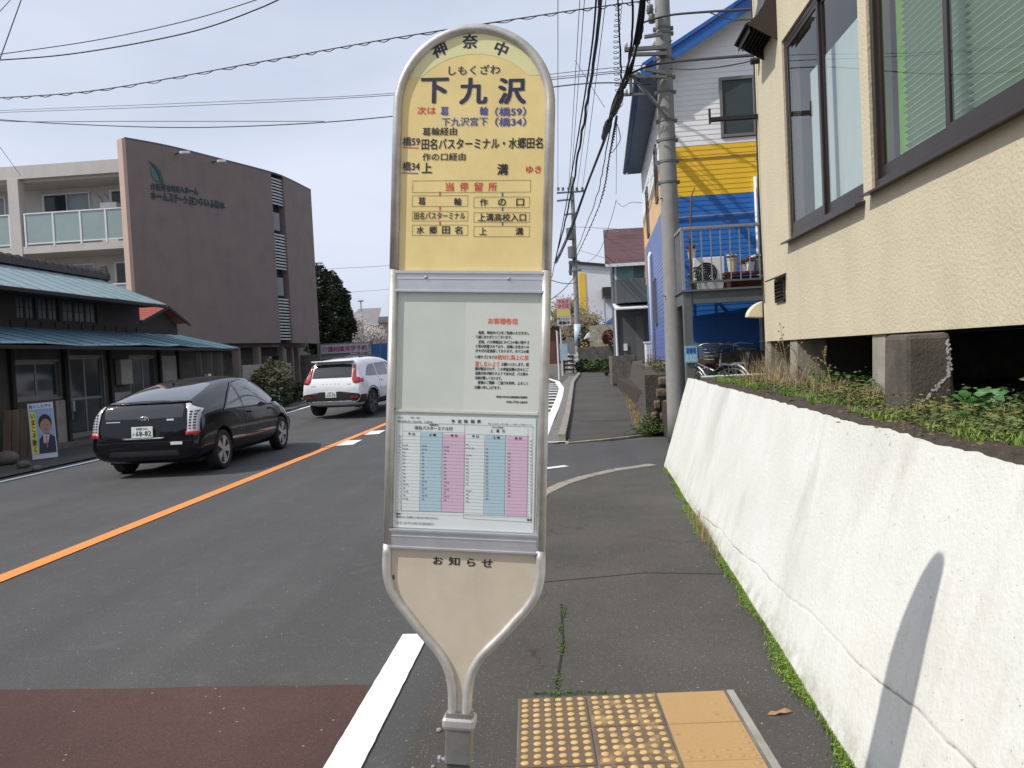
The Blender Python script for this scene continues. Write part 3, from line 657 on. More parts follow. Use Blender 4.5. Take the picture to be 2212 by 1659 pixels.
# ---- timetable
a, b, c_, d = ct(128, 105), ct(1690, 150), ct(1670, 1400), ct(120, 1335)
tt = sb(MB().prism([(a.x, -.0012, a.z), (b.x, -.0012, a.z), (b.x, -.0012, d.z - .004), (a.x, -.0012, d.z - .004)], (0, .0012, 0)), 'timetable_sheet', M_PAPERW, tb)
M_LB = mat('pale_blue_print', (.40, .56, .64), .35, var=.02, bump=0); M_LP = mat('pale_pink_print', (.62, .44, .58), .35, var=.02, bump=0)
def cq(x0, y0, x1, y1, m, name, e=-.0015):
    p, q = ct(x0, (y0 + y1) / 2), ct(x1, (y0 + y1) / 2); zz = (p.z + q.z) / 2; h = (y1 - y0) / 5.143 * K / 2
    return sb(MB().poly([(p.x, e, zz - h), (q.x, e, zz - h), (q.x, e, zz + h), (p.x, e, zz + h)]), name, m, tt)
for x0, x1, y0, y1, m in ((405, 650, 300, 1180, M_LB), (650, 895, 320, 1185, M_LP), (1120, 1350, 330, 1215, M_LB), (1360, 1600, 345, 1225, M_LP)): cq(x0, y0, x1, y1, m, 'day_column')
gl = MB()
def gline(x0, y0, x1, y1, w=.00045, e=-.0018):
    a, b = ct(x0, y0), ct(x1, y1); d = Vector((b.x - a.x, b.z - a.z)); n_ = Vector((-d.y, d.x)).normalized() * w / 2
    gl.poly([(a.x + n_.x, e, a.z + n_.y), (b.x + n_.x, e, b.z + n_.y), (b.x - n_.x, e, b.z - n_.y), (a.x - n_.x, e, a.z - n_.y)])
for i in range(24):
    y = 340 + i * 37.5; gline(145, y - 4, 1645, y + 52)
for x, y0, y1 in ((145, 205, 1200), (208, 205, 1190), (408, 300, 1180), (650, 300, 1185), (898, 190, 1260), (1120, 330, 1210), (1352, 330, 1215), (1600, 260, 1230), (1655, 240, 1300)): gline(x, y0, x - 14, y1, .0007)
gline(145, 190, 1670, 240, .0008); gline(208, 285, 898, 305, .0006); gline(900, 318, 1620, 345, .0006); gline(140, 1170, 890, 1190, .0008); gline(890, 1255, 1640, 1300, .0008); gline(890, 1210, 1640, 1240, .0008)
sb(gl, 'ruled_lines', M_GREYI, tt, kind='stuff')
LT = LS @ TR(0, -.0021, 0)
for ch, x in zip('予定時刻表', (768, 842, 912, 985, 1056)): st(ch, (x - 21, 158, x + 21, 200), M_INK, .03, ct, tt, res=1)
st('葛輪経由', (505, 206, 605, 226), M_INK, .02, ct, tt, res=1); st('田名バスターミナル行', (345, 232, 765, 275), M_INK, .02, ct, tt, res=1)
st('作の口経由', (1200, 236, 1325, 254), M_INK, .02, ct, tt, res=1); st('上　溝　行', (1180, 265, 1345, 303), M_INK, .025, ct, tt, res=1)
for s_, x, y in (('平 日', 305, 318), ('土 曜', 540, 328), ('休 日', 778, 335), ('平 日', 1015, 345), ('土 曜', 1250, 357), ('休 日', 1490, 366)): st(s_, (x - 38, y - 14, x + 38, y + 14), M_INK, .03, ct, tt, res=1)
rnd = random.Random(3)
def mins(n): return ' '.join(f'{rnd.randint(0, 59):02d}' for _ in range(n))
cols = ((210, 410, [2, 2] + [1] * 9 + [2, 1, 2, 1, 2], 432), (420, 440, [2, 2] + [1] * 8 + [2, 1, 2, 1, 2, 1], 440), (665, 455, [2, 2] + [1] * 8 + [2, 1, 2, 1, 2, 1], 450), (912, 430, [1, 3, 0, 2] + [1] * 8 + [0, 2, 1, 1, 1], 425), (1130, 480, [1] * 15, 475), (1375, 530, [1] * 13, 525))
for x, y0, ns_, yy in cols:
    for i, k in enumerate(ns_):
        if k: st(mins(k), (x, yy + i * 39.5, x + 27 * k + 3 * (k - 1), yy + i * 39.5 + 19), M_GREYI, .02, ct, tt, res=1)
for i in range(22):
    y = 340 + i * 38; st(str(5 + i % 19), (172, y, 190, y + 18), M_GREYI, .02, ct, tt, res=1); st(str(5 + i % 19), (1628, y + 50, 1645, y + 68), M_GREYI, .02, ct, tt, res=1)
st('備考', (135, 1192, 188, 1215), M_INK, .03, ct, tt, res=1); st('備考', (1588, 1260, 1642, 1285), M_INK, .03, ct, tt, res=1)
st('道路状況により、多少遅れることもありますので予めご了承ください。', (135, 1232, 610, 1258), M_GREYI, .02, ct, tt, res=1)
st('お忘れ物・お問い合わせは神奈川中央交通橋本営業所まで', (135, 1293, 560, 1328), M_GREYI, 0, ct, tt, res=1)
st('下九沢', (148, 125, 210, 145), M_GREYI, .02, ct, tt, res=1); st('橋59　橋34', (300, 128, 405, 145), M_GREYI, .02, ct, tt, res=1); st('橋本駅南口発　田名方面　上溝方面', (150, 170, 540, 190), M_GREYI, .01, ct, tt, res=1)
st('神奈川中央交通　時刻は都合により変更になる場合があります', (1155, 200, 1650, 222), M_GREYI, .0, ct, tt, res=1)
# ---- foot of the sign
zc = S(992, 1547).z
def ringr(w, d, z, r=.006):
    pts = []
    for sx, sy in ((1, 1), (-1, 1), (-1, -1), (1, -1)):
        for q in range(4):
            a = (0 if (sx, sy) == (1, 1) else 90 if (sx, sy) == (-1, 1) else 180 if (sx, sy) == (-1, -1) else 270) + q * 30
            pts.append((sx * (w - r) + r * math.cos(R_(a)), .006 + sy * (d - r) + r * math.sin(R_(a)), z))
    return pts
sb(MB().loft([ringr(.042, .028, zc - .030, .009), ringr(.045, .031, zc - .022, .009), ringr(.045, .031, zc - .006, .009), ringr(.042, .028, zc, .009)], True), 'collar', M_ALUF, smooth=False, bevel=.001)
sb(MB().loft([ringr(.036, .024, zc - .125), ringr(.036, .024, zc + .012)]), 'socket', mat('scuffed_steel', (.27, .27, .265), .45, .6, var=.2, vs=14, bump=.2))
sb(MB().loft([ringr(.031, .020, LOW + .03), ringr(.031, .020, zc - .1245)]), 'post', mat('dark_post', (.07, .07, .068), .6, .3, var=.3))
sb(MB().loft([ringr(.2, .2, LOW - .02, .02), ringr(.19, .19, LOW + .035, .02)]), 'base', M_CONC)
p = S(955, 1640); sb(MB().tube([(-.052, .0, p.z), (-.03, .0, p.z)], .006, 8).tube([(-.058, .0, p.z), (-.05, 0, p.z)], .010, 6), 'clamp_bolt', M_STEEL)

# ================================================================== BEIGE BUILDING (right)
M_STUC = mat('cream_stucco', (.60, .535, .385), .9, var=.05, vs=2.5, bump=.8, bs=42, dist=.008, grime=.16)
M_VOID = flat('interior_dark', (.02, .02, .02), .9)
FX = 2.15; ye = PX(1653, 740, FX).y; zb_ = 1.585
bb = thing('stucco_building', 'cream stucco building raised on concrete piers above the white wall', 'building', (FX, ye, 1.1))
w1 = (PX(1866, 430, FX).y, PX(1704, 515, FX).y, PX(1866, 432, FX).z, PX(1692, 84, FX).z)
w2 = (2.2, PX(1884, 412, FX).y, PX(1884, 410, FX).z, w1[3] + .06)
ff = lambda a, b, d: (FX + d, a, b)
wallmb(ff, -3, ye, zb_, 9, [w1, w2], .16).build('wall', M_STUC, bb)
MB().box(FX + .002, 14, ye - .16, ye - .001, zb_ + .001, 9).build('side_wall', M_STUC, bb)
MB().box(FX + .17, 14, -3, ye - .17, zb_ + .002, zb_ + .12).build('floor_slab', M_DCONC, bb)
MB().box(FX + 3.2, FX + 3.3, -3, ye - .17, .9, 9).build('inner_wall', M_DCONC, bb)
MB().box(FX + .17, 14, -3, ye - .17, 8.7, 8.9).build('ceiling', M_VOID, bb)
def window(parent, y0, y1, z0, z1, muls, m, gm, depth=.05, fw_=.055, sill=True, low=.09):
    fr = MB(); d0, d1 = FX + .02, FX + .02 + depth
    fr.box(d0, d1, y0, y1, z1 - fw_, z1).box(d0, d1, y0, y1, z0, z0 + fw_).box(d0, d1, y0, y0 + fw_, z0 + fw_, z1 - fw_).box(d0, d1, y1 - fw_, y1, z0 + fw_, z1 - fw_)
    w = fr.build('window', m, parent, bevel=.003)
    e = [y0 + fw_] + list(muls) + [y1 - fw_]
    for i in range(len(e) - 1):
        a, b = e[i], e[i + 1]; x0 = d0 + (.004 if i % 2 else .026); x1 = x0 + .02
        s = MB(); sw = .04
        s.box(x0, x1, a - .01, b + .01, z0 + fw_, z0 + fw_ + low).box(x0, x1, a - .01, b + .01, z1 - fw_ - sw, z1 - fw_).box(x0, x1, a - .01, a + sw, z0 + fw_ + low, z1 - fw_ - sw).box(x0, x1, b - sw, b + .01, z0 + fw_ + low, z1 - fw_ - sw)
        s.build('sash', m, w, bevel=.002)
        MB().poly([(x0 + .009, b - sw, z0 + fw_ + low), (x0 + .009, a + sw, z0 + fw_ + low), (x0 + .009, a + sw, z1 - fw_ - sw), (x0 + .009, b - sw, z1 - fw_ - sw)]).build('pane', gm, w, fix=False)
    if sill:
        MB().prism([(FX + .01, y0 - .03, z0), (FX + .01, y0 - .03, z0 - .03), (FX - .075, y0 - .03, z0 - .045), (FX - .075, y0 - .03, z0 - .03)], (0, y1 - y0 + .06, 0)).build('sill', m, w, bevel=.002)
    return w
G_WIN = glass('window_glass', (.90, .94, .93), 1.5)
m1 = PX(1775, 480, FX).y
window(bb, w1[0], w1[1], w1[2], w1[3], [m1], M_BROWNF, G_WIN)
m2 = PX(2037, 330, FX).y
window(bb, w2[0], w2[1], w2[2], w2[3], [3.05, m2], M_BROWNF, G_WIN)
# pale frosted screens inside the first window
cu = MB(); cu.box(FX + .16, FX + .165, w1[0] + .06, w1[1] - .32, w1[2] + .05, w1[3] - .42)
o = cu.build('roller_blind', mat('pale_blind', (.50, .57, .56), .7, var=.04, vs=3, bump=0)); tag(o, 'pale grey-green roller blind drawn down behind the narrower window', 'blind')
# venetian blind of the wide window
vb = thing('venetian_blind', 'pale green venetian blind behind the wide window of the cream building', 'blind', (FX + .16, 4, w2[2]))
sl_ = MB().obox(Matrix.Rotation(R_(28), 4, 'Y'), .050, 1, .0025)
M_SLAT = mat('blind_slat_green', (.56, .70, .55), .5, var=.03, bump=0)
proto = None
for (a, b) in ((w2[0] + .03, m2 - .02), (m2 + .03, w2[1] - .22)):
    for i in range(50):
        z = w2[2] + .10 + i * .0435
        if z > w2[3] - .06: break
        o = sl_.build('slat', M_SLAT, vb, world=False) if proto is None else None
        if proto is None: proto = o
        else: o = proto.copy(); C.objects.link(o); o.parent = vb
        o.location = (0, (a + b) / 2 - 4, z - w2[2]); o.scale = (1, b - a, 1)
MB().box(FX + .24, FX + .25, w2[0], w2[1], w2[2] - .05, w2[3]).build('back_sheet', mat('green_backing', (.03, .09, .02), .8, var=.2, bump=0), vb)
o = MB().box(FX + .17, FX + .18, w2[1] - .21, w2[1] - .07, w2[2] + .07, w2[3]).build('curtain_strip', mat('lime_curtain', (.17, .36, .05), .8, var=.2, vs=12, bump=0)); tag(o, 'narrow bright lime curtain edge beside the venetian blind', 'curtain')
# hood, lamp arm, vents, pipe
hd = thing('vent_hood', 'dark brown curved metal vent hood high on the cream building corner', 'vent hood', (FX, 8.3, 4.8))
hy0, hy1 = PX(1690, 90, FX).y + .16, PX(1690, 90, FX).y + .72; hz = PX(1665, 108, FX).z
pr = [(FX, hz), (FX - .30, hz + .18)]; pr += [(FX - .30 + .30 * math.sin(R_(a)) ** 1.3 * .9, hz + .18 + .55 * (1 - math.cos(R_(a)))) for a in range(15, 91, 15)] + [(FX, hz + .85)]
hs = MB()
for yy in (hy0, hy1 - .012): hs.prism([(x, yy, z) for x, z in pr], (0, .012, 0))
for i in range(1, len(pr) - 1): hs.prism([(pr[i][0], hy0 + .013, pr[i][1]), (pr[i + 1][0], hy0 + .013, pr[i + 1][1]), (pr[i + 1][0] + .01, hy0 + .013, pr[i + 1][1] - .008), (pr[i][0] + .01, hy0 + .013, pr[i][1] - .008)], (0, hy1 - hy0 - .026, 0))
hs.build('shell', M_BROWNF, hd)
MB().box(FX - .28, FX - .01, hy0 + .02, hy1 - .02, hz + .19, hz + .20).build('mesh_screen', M_VOID, hd)
for i in range(7): MB().box(FX - .26 + i * .04, FX - .255 + i * .04, hy0 + .02, hy1 - .02, hz + .10, hz + .188).build('grille_bar', M_BLACK, hd)
la = thing('bracket_arm', 'black wall bracket arm on the far corner of the cream building', 'bracket', (FX, ye, 3.9))
p = PX(1632, 252, FX - .02); q = PX(1580, 254, FX - .55); MB().box(FX - .50, FX, p.y - .03, p.y + .03, p.z - .02, p.z + .02).build('arm', M_BLACK, la); MB().box(FX - .52, FX - .50, p.y - .015, p.y + .015, p.z - .04, p.z + .12).build('peg', M_BLACK, la)
lv = thing('louvre_vent', 'small dark slatted vent with little hood low on the cream wall', 'vent', (FX, 8, 2))
a, b = PX(1696, 600, FX), PX(1678, 655, FX)
MB().box(FX - .02, FX + .01, a.y, b.y, b.z, b.z + .012).box(FX - .02, FX + .01, a.y, b.y, a.z - .012, a.z).box(FX - .02, FX + .01, a.y, a.y + .012, b.z, a.z).box(FX - .02, FX + .01, b.y - .012, b.y, b.z, a.z).build('frame', M_BROWNF, lv)
MB().box(FX - .004, FX + .006, a.y, b.y, b.z, a.z).build('back_plate', M_VOID, lv)
for i in range(6): MB().obox(TR(FX - .012, (a.y + b.y) / 2, b.z + .03 + i * (a.z - b.z - .04) / 5) @ Matrix.Rotation(R_(-40), 4, 'Y'), .028, b.y - a.y - .02, .004).build('louvre', M_BROWNF, lv)
MB().obox(TR(FX - .05, (a.y + b.y) / 2, a.z + .02) @ Matrix.Rotation(R_(-22), 4, 'Y'), .11, b.y - a.y + .10, .012).build('hood', M_BROWNF, lv)
p = PX(1648, 676, FX)
shp = [(FX, p.z + .13)] + [(FX - .17 * math.sin(R_(t)) ** 1.4, p.z - .04 + .17 * math.cos(R_(t))) for t in range(10, 91, 10)] + [(FX, p.z - .055)]
o = MB().prism([(x, p.y - .02, z) for x, z in shp], (0, .15, 0)).build('shell_vent', mat('cream_plastic', (.74, .66, .46), .5, var=.04), bevel=.02, seg=3); tag(o, 'cream shell-shaped vent cowl at the lower corner of the cream building', 'vent')
dp = thing('downpipe', 'thin dark brown drain pipe running down the corner of the cream building', 'drain pipe', (FX, ye + .04, 1.6))
MB().tube([(FX + .03, ye + .045, 1.65), (FX + .03, ye + .045, 7.5)], .032, 10).build('pipe', M_BROWNF, dp, smooth=True)
for z in (2.3, 3.6, 4.9): MB().box(FX - .005, FX + .065, ye + .0, ye + .085, z, z + .025).build('pipe_clip', M_BROWNF, dp)
o = MB().tube([(FX - .02, ye - .06, 6), (FX - .025, ye - .10, 4.6), (FX - .02, ye - .07, 3.2), (FX - .02, ye - .12, 2.0)], .006, 6).build('wall_cable', M_CABLE); tag(o, 'thin black cable running down the cream building corner', 'cable')
ub = MB(); p = PX(1640, 130, FX); o = MB().tube([(FX, p.y, p.z), (FX - .09, p.y, p.z - .01)], .035, 8).build('wall_fitting', M_BLACK); tag(o, 'small black round fitting on the cream building below the hood', 'wall fitting')
MB().box(FX + .3, FX + 3.2, ye - .14, ye - .06, .9, zb_).build('foundation_wall', M_DCONC, bb)
# piers
pier = lambda y0, y1, x0, x1, z0, z1, m, tp=.0: MB().loft([[(x0 - tp, y0, z0), (x1, y0, z0), (x1, y1, z0), (x0 - tp, y1, z0)], [(x0, y0, z1), (x1, y0, z1), (x1, y1, z1), (x0, y1, z1)]]).build('pier', m, bb, bevel=.012)
M_PIER = mat('pier_concrete', (.30, .28, .23), .9, var=.22, vs=4, bump=.5, bs=70, grime=.4)
for pa_, pb_, x1 in ((1664, 1655, 2.55), (1721, 1708, 2.45), (1911, 1884, 2.50)):
    y0 = PX(pa_, 800, FX + .01).y; pier(y0, y0 + .24, FX + .02, x1, .95, zb_ - .002, M_PIER, .02)
y0 = 4.52; pr_ = []
bigp = MB(); base = [(1.90, y0), (2.20, y0), (2.20, y0 + .30), (1.90, y0 + .30)]
bx0 = hit(1957, 800, I4, 1, y0).x; bx1 = hit(2058, 800, I4, 1, y0).x
bigp.loft([[(bx0 - .02, y0 - .02, .93), (bx1 + .02, y0 - .02, .93), (bx1 + .02, y0 + .32, .93), (bx0 - .02, y0 + .32, .93)], [(bx0, y0, 1.57), (bx1, y0, 1.57), (bx1, y0 + .3, 1.57), (bx0, y0 + .3, 1.57)]])
M_BIGP = mat('weathered_pier', (.085, .074, .06), .95, var=.4, vs=6, bump=.8, bs=70, dist=.006, c2=(.13, .115, .092))
o = bigp.build('pier', M_BIGP, bb, bevel=.03, label='dark weathered round-edged pier with white mineral run-off')
ef = MB()
M_EFF = mat('efflorescence', (.50, .49, .46), .95, var=.3, vs=30)
for k in range(70):
    t = k / 69
    if t < .5: x, z = bx1 - .015 - .01 * random.random(), 1.52 - t * .36
    else: x, z = bx1 - .02 - (t - .5) * .30, 1.34 - (t - .5) * .28
    s = random.uniform(.004, .012); x += random.uniform(-.008, .008); z += random.uniform(-.008, .008)
    yy = y0 - .0215 * (1.57 - z) / .64 - .0022
    ef.poly([(x - s, yy, z), (x, yy, z - s), (x + s, yy, z + random.uniform(-.003, .003)), (x, yy, z + s)])
ef.build('mineral_stain', M_EFF, bb, kind='stuff')
for pa_ in (2235,):
    y1 = 3.4; pier(y1, y1 + .24, FX + .02, 2.5, .95, zb_ - .002, M_PIER)

# ================================================================== plants on the bank and wall foot
def blades(n, fn, h, w, lean=.5, seed=1, seg=2):
    rnd = random.Random(seed); mb = MB()
    for _ in range(n):
        x, y, z, s = fn(rnd); a = rnd.uniform(0, 6.283); hh = h * s * rnd.uniform(.5, 1.3); ww_ = w * rnd.uniform(.6, 1.3); l = lean * rnd.uniform(.1, 1)
        dx, dy = math.cos(a), math.sin(a); px_, py_ = -dy * ww_, dx * ww_
        if seg == 1: mb.add([(x - px_, y - py_, z), (x + px_, y + py_, z), (x + dx * l * hh, y + dy * l * hh, z + hh)], [(0, 1, 2)])
        else: mb.add([(x - px_, y - py_, z), (x + px_, y + py_, z), (x + px_ * .8 + dx * l * hh * .35, y + py_ * .8 + dy * l * hh * .35, z + hh * .6), (x - px_ * .8 + dx * l * hh * .35, y - py_ * .8 + dy * l * hh * .35, z + hh * .6), (x + dx * l * hh, y + dy * l * hh, z + hh * .95)], [(0, 1, 2, 3), (3, 2, 4)])
    return mb
def leaves(n, fn, s0, seed=1):
    rnd = random.Random(seed); mb = MB()
    for _ in range(n):
        p = Vector(fn(rnd)); s = s0 * rnd.uniform(.5, 1.4); q = Matrix.Rotation(rnd.uniform(0, 6.28), 3, 'Z') @ Matrix.Rotation(rnd.uniform(-1.2, 1.2), 3, 'X')
        v = [p + q @ Vector(c) * s for c in ((-1, 0, 0), (-.1, -.42, .08), (1, 0, -.05), (-.1, .42, .08))]
        mb.add(v, [(0, 1, 2), (0, 2, 3)])
    return mb
def bz(x, y): return wtop(min(y, YE)) + .03 - .11 * min(1, 1.5 * max(0, (x - wbx(y) - .40) / 2.2) ** .667) + .03 * noise.noise(Vector((x * 5, y * 5, 0)))
def patchy(rnd, x0, x1, y0, y1, sc, th, seed):
    for _ in range(40):
        y = rnd.uniform(y0, y1); x = rnd.uniform(x0(y), x1(y))
        if noise.noise(Vector((x * sc, y * sc, seed))) > th: break
    return x, y
wtx = lambda y: wbx(y) + .315 * 1.15 + .10
def f1(r):
    x, y = patchy(r, lambda y: wtx(y) + .05, lambda y: 2.35, 2.4, 9.6, 2.0, -.02, 3); return x, y, bz(x, y) - .015, 1
o = blades(26000, f1, .055, .0035, .8, 1).build('bank_grass', M_GREEN[1], kind='stuff', fix=False)
def f2(r):
    x, y = patchy(r, lambda y: wtx(y) + .10, lambda y: 2.5, 2.4, 9.8, 1.6, .02, 8); return x, y, bz(x, y) - .01 + r.uniform(0, .09)
leaves(11000, f2, .013, 2).build('bank_weeds', M_GREEN[0], kind='stuff', fix=False)
def f2b(r):
    x, y = patchy(r, lambda y: wtx(y) + .02, lambda y: 2.5, 2.2, 9.8, 2.6, -.1, 18); return x, y, bz(x, y) - .005 + r.uniform(0, .02)
leaves(2600, f2b, .016, 12).build('bank_litter', mat('leaf_litter', (.17, .10, .06), .9, var=.4, vs=20, bump=0), kind='stuff', fix=False)
def f3(r):
    c = r.choice([(1.95, 8.3, .4, .9), (2.0, 7.6, .5, .8), (1.95, 6.9, .4, .45), (2.0, 6.3, .3, .45), (2.0, 5.4, .2, .35), (1.75, 4.2, .25, .22), (2.05, 3.8, .2, .3)])
    x, y = r.gauss(c[0], c[2] * .25), r.gauss(c[1], c[2] * .6); return min(x, 2.5), y, 1.12, c[3]
blades(1500, f3, .34, .0022, .7, 3).build('dry_grass', M_GREEN[2], kind='stuff', fix=False)
def f4(r):
    c = r.choice([(2.12, 6.45, .22), (2.15, 6.0, .2), (2.2, 7.1, .15), (2.12, 3.7, .25), (2.0, 3.3, .3)]); x, y = r.gauss(c[0], c[2] * .4), r.gauss(c[1], c[2]); return x, y, 1.12 + abs(r.gauss(0, .07))
leaves(4500, f4, .022, 4).build('bank_shrubbery', M_GREEN[0], kind='stuff', fix=False)
def f5(r):
    c = r.choice([(1.72, 3.9, .15), (1.85, 4.2, .15), (1.65, 3.4, .25), (1.75, 5.0, .1), (1.8, 5.4, .12)]); x, y = r.gauss(c[0], c[2] * .6), r.gauss(c[1], c[2] * 1.2); return x, y, 1.14 + abs(r.gauss(0, .045))
leaves(4000, f5, .012, 5).build('bank_weeds', mat('olive_weed', (.15, .155, .045), .8, var=.4, vs=8, bump=0), kind='stuff', fix=False)
# tall dry stalks
for i, (px, py, ty) in enumerate(((1702, 820, 700), (1722, 840, 745), (1700, 835, 735), (1760, 835, 765), (1800, 838, 755), (1665, 815, 745))):
    b = PX(px, py, 2.02); t = Vector((b.x - .02 - .04 * random.random(), b.y + .12 * random.uniform(-1, 1), 1.12 + (PX(px, ty, 2.02).z - 1.12)))
    st_ = thing('dry_weed', ('tallest dry straw stalk leaning by the first pier', 'dry stalk with bent tip by the second pier', 'short dry stalk at the foot of the first pier', 'dry stalk in front of the dark opening', 'thin dry stalk beside the green bush', 'dry stalk furthest out by the building corner')[i], 'weed', (b.x, b.y, 1.1))
    mid = (Vector((b.x, b.y, 1.1)) + t) / 2 + Vector((.02, .03, 0)); MB().tube([(b.x, b.y, 1.1), mid, t], [.004, .003, .0012], 5).build('stalk', M_GREEN[2], st_)
    mb = MB()
    for k in range(9):
        f = .45 + .06 * k; p = mid.lerp(t, (f - .45) / .55); d = Vector((random.uniform(-1, 1), random.uniform(-1, 1), .8)) * .06; mb.tube([p, p + d], [.0015, .0008], 4); mb.obox(Matrix.Translation(p + d), .012, .012, .014)
    mb.build('seed_heads', M_GREEN[2], st_, kind='stuff')
# broad-leaved plant right of the big pier
bp0 = PX(2110, 868, 2.0)
lp_ = thing('leafy_plant', 'bright green broad-leaved plant in the shade beside the dark pier', 'plant', (2.02, bp0.y, 1.1))
rnd = random.Random(5)
for i in range(22):
    a = rnd.uniform(0, 6.28); L = rnd.uniform(.17, .30); el = rnd.uniform(.25, 1.3); d = Vector((math.cos(a) * math.cos(el), math.sin(a) * math.cos(el), math.sin(el))); s = Vector((-math.sin(a), math.cos(a), 0)); b = Vector((2.04 + rnd.uniform(-.05, .05), bp0.y + rnd.uniform(-.08, .08), 1.13))
    mb = MB(); n_ = 9; vl, vr, vc = [], [], []
    for k in range(n_):
        t = k / (n_ - 1); c = b + d * L * (.2 + t) - Vector((0, 0, .10 * t * t * L / .15)); w = .035 * math.sin(math.pi * min(1, t * .93 + .07)) ** .8 * (1 if k % 2 else .62) * L / .15
        vc.append(c); vl.append(c + s * w + Vector((0, 0, .008))); vr.append(c - s * w + Vector((0, 0, .008)))
    mb.loft([vl, vc, vr], False, False); mb.tube([b, b + d * L * .3], .002, 4)
    mb.build('leaf', mat('broad_leaf', (.07, .19, .05), .5, var=.3, vs=12, bump=0) if i == 0 else bpy.data.materials['broad_leaf'], lp_, smooth=True)
# moss and grass at the foot of the white wall
def f6(r):
    y = r.uniform(2.0, 10.4); d = (.050 if y < 3.6 else .04 if y < 5 else .03) * max(.25, .75 + noise.noise(Vector((y * 1.7, 0, 4))))
    if 6.6 < y < 7.9: d += .02
    x = wbx(y) - .012 - abs(r.gauss(0, 1)) * d * .8 + .02; return x, y, .004, 1
blades(16000, f6, .020, .003, .9, 6, 1).build('wall_foot_grass', M_GREEN[1], kind='stuff', fix=False)
def f7(r):
    x, y, z, s = f6(r); return x + .01, y, .006 + r.uniform(0, .014)
leaves(16000, f7, .0075, 7).build('moss_clump', M_GREEN[4], kind='stuff', fix=False)
def f8(r):
    y = r.gauss(6.6, .35); return wbx(y) - abs(r.gauss(0, .04)), y, .003, 1
blades(260, f8, .12, .0018, .8, 8).build('dry_grass', M_GREEN[2], kind='stuff', fix=False)
def f9(r):
    k = r.random(); c = r.choice([(-.115, 4.75), (-.135, 3.75), (-.12, 4.15), (-.14, 3.55), (-.13, 4.45)]); return r.gauss(c[0], .010), r.gauss(c[1], .05), .006 + r.uniform(0, .008)
leaves(700, f9, .0065, 9).build('crack_moss', M_GREEN[0], kind='stuff', fix=False)
def f10(r): return r.uniform(-.25, .12), 3.595 + r.gauss(0, .010), .006 + r.uniform(0, .008)
leaves(300, f10, .006, 10).build('crack_moss', M_GREEN[0], kind='stuff', fix=False)

# ================================================================== BLUE / YELLOW / WHITE HOUSE
H0 = Matrix.Translation((1.84, 14.4, .55)) @ Matrix.Rotation(R_(-2.2), 4, 'Z')
hs = thing('painted_house', 'tall house clad in white, yellow and blue boards under a blue roof', 'house', M=H0)
HH = lambda px, py, ax=1, v=0: hit(px, py, H0, ax, v)
M_SW = mat('siding_white', (.90, .90, .91), .6, var=.03, vs=3, bump=.05, grime=.08); M_SY = mat('siding_yellow', (.88, .54, .03), .55, var=.05, vs=3, bump=.05, grime=.08); M_SB = mat('siding_blue', (.022, .15, .50), .5, var=.08, vs=3, bump=.05, grime=.2)
M_SO = mat('siding_sheen_orange', (.80, .52, .26), .55, var=.05, vs=3, bump=.05); M_SB2 = mat('siding_blue_sheen', (.09, .15, .42), .35, var=.08, vs=3, bump=.05)  # street-side yellow and blue, with grazing sheen and shade put into the colour
zY = HH(1462, 322).z; zB = HH(1462, 432).z; ZE = HH(1462, 100).z - .02; ZE = 5.95
HW, HL, PT = 7.4, 7.0, math.tan(R_(29)); zbot = .78
ridge = HW / 2
def roofz(x): return ZE + min(x, HW - x) * PT
MB().prism([(.03, .03, zbot), (HW - .03, .03, zbot), (HW - .03, .03, ZE - .05), (ridge, .03, roofz(ridge) - .05), (.03, .03, ZE - .05)], (0, HL - .06, 0)).build('core', M_VOID, hs, world=False)
wa, wb = HH(1552, 168), HH(1622, 297)
wx0, wx1, wz1, wz0 = wa.x, wa.x + .62, HH(1585, 167).z, HH(1585, 296).z
BH = .088; nb_ = int((roofz(ridge) - zbot) / BH)
for i in range(nb_):
    z0 = zbot + i * BH; z1 = z0 + BH; m = M_SW if z0 > zY - .04 else M_SY if z0 > zB - .04 else M_SB
    xa = 0 if z0 <= ZE else (z0 - ZE) / PT; xb = HW - xa
    if xb - xa < .2: break
    # lapped board: lower edge proud
    segs = [(xa, xb)]
    if z1 > wz0 and z0 < wz1: segs = [(xa, wx0), (wx1, xb)]
    for a, b in segs:
        if b - a < .05: continue
        MB().prism([(a, .0, z0), (a, -.008, z0), (a, -.008, z0 + .010), (a, -.003, z1), (a, .03, z1), (a, .03, z0)], (b - a, 0, 0)).build('siding_board', m, hs, world=False)
    # street side boards
    if z1 <= ZE + .01:
        m2_ = M_SW if z0 > zY - .04 else M_SO if z0 > zB - .04 else M_SB2
        MB().prism([(.0, .0, z0), (-.008, .0, z0), (-.008, .0, z0 + .010), (-.003, .0, z1), (.03, .0, z1), (.03, 0, z0)], (0, HL, 0)).build('siding_board', m2_, hs, world=False)
MB().box(-.006, HW, -.02, -.0135, zY - .20, zY - .185).build('trim_line', M_GREYP, hs, world=False)
MB().box(-.025, .05, -.025, .0, zbot, zB).build('corner_trim', M_SB, hs, world=False); MB().box(-.025, .05, -.025, .0, zB, zY).build('corner_trim', M_SY, hs, world=False); MB().box(-.025, .05, -.025, .0, zY, ZE).build('corner_trim', M_SW, hs, world=False)
MB().box(-.025, .0, HL - .02, HL + .03, zB - .9, zY).build('corner_trim', M_SY, hs, world=False); MB().box(-.025, .0, HL - .02, HL + .03, zY + .01, ZE).build('corner_trim', M_SW, hs, world=False)
MB().box(.02, HW - .02, .02, HL - .02, -.05, zbot - .002).build('foundation', mat('cream_foundation', (.42, .37, .27), .9, var=.15), hs, world=False)
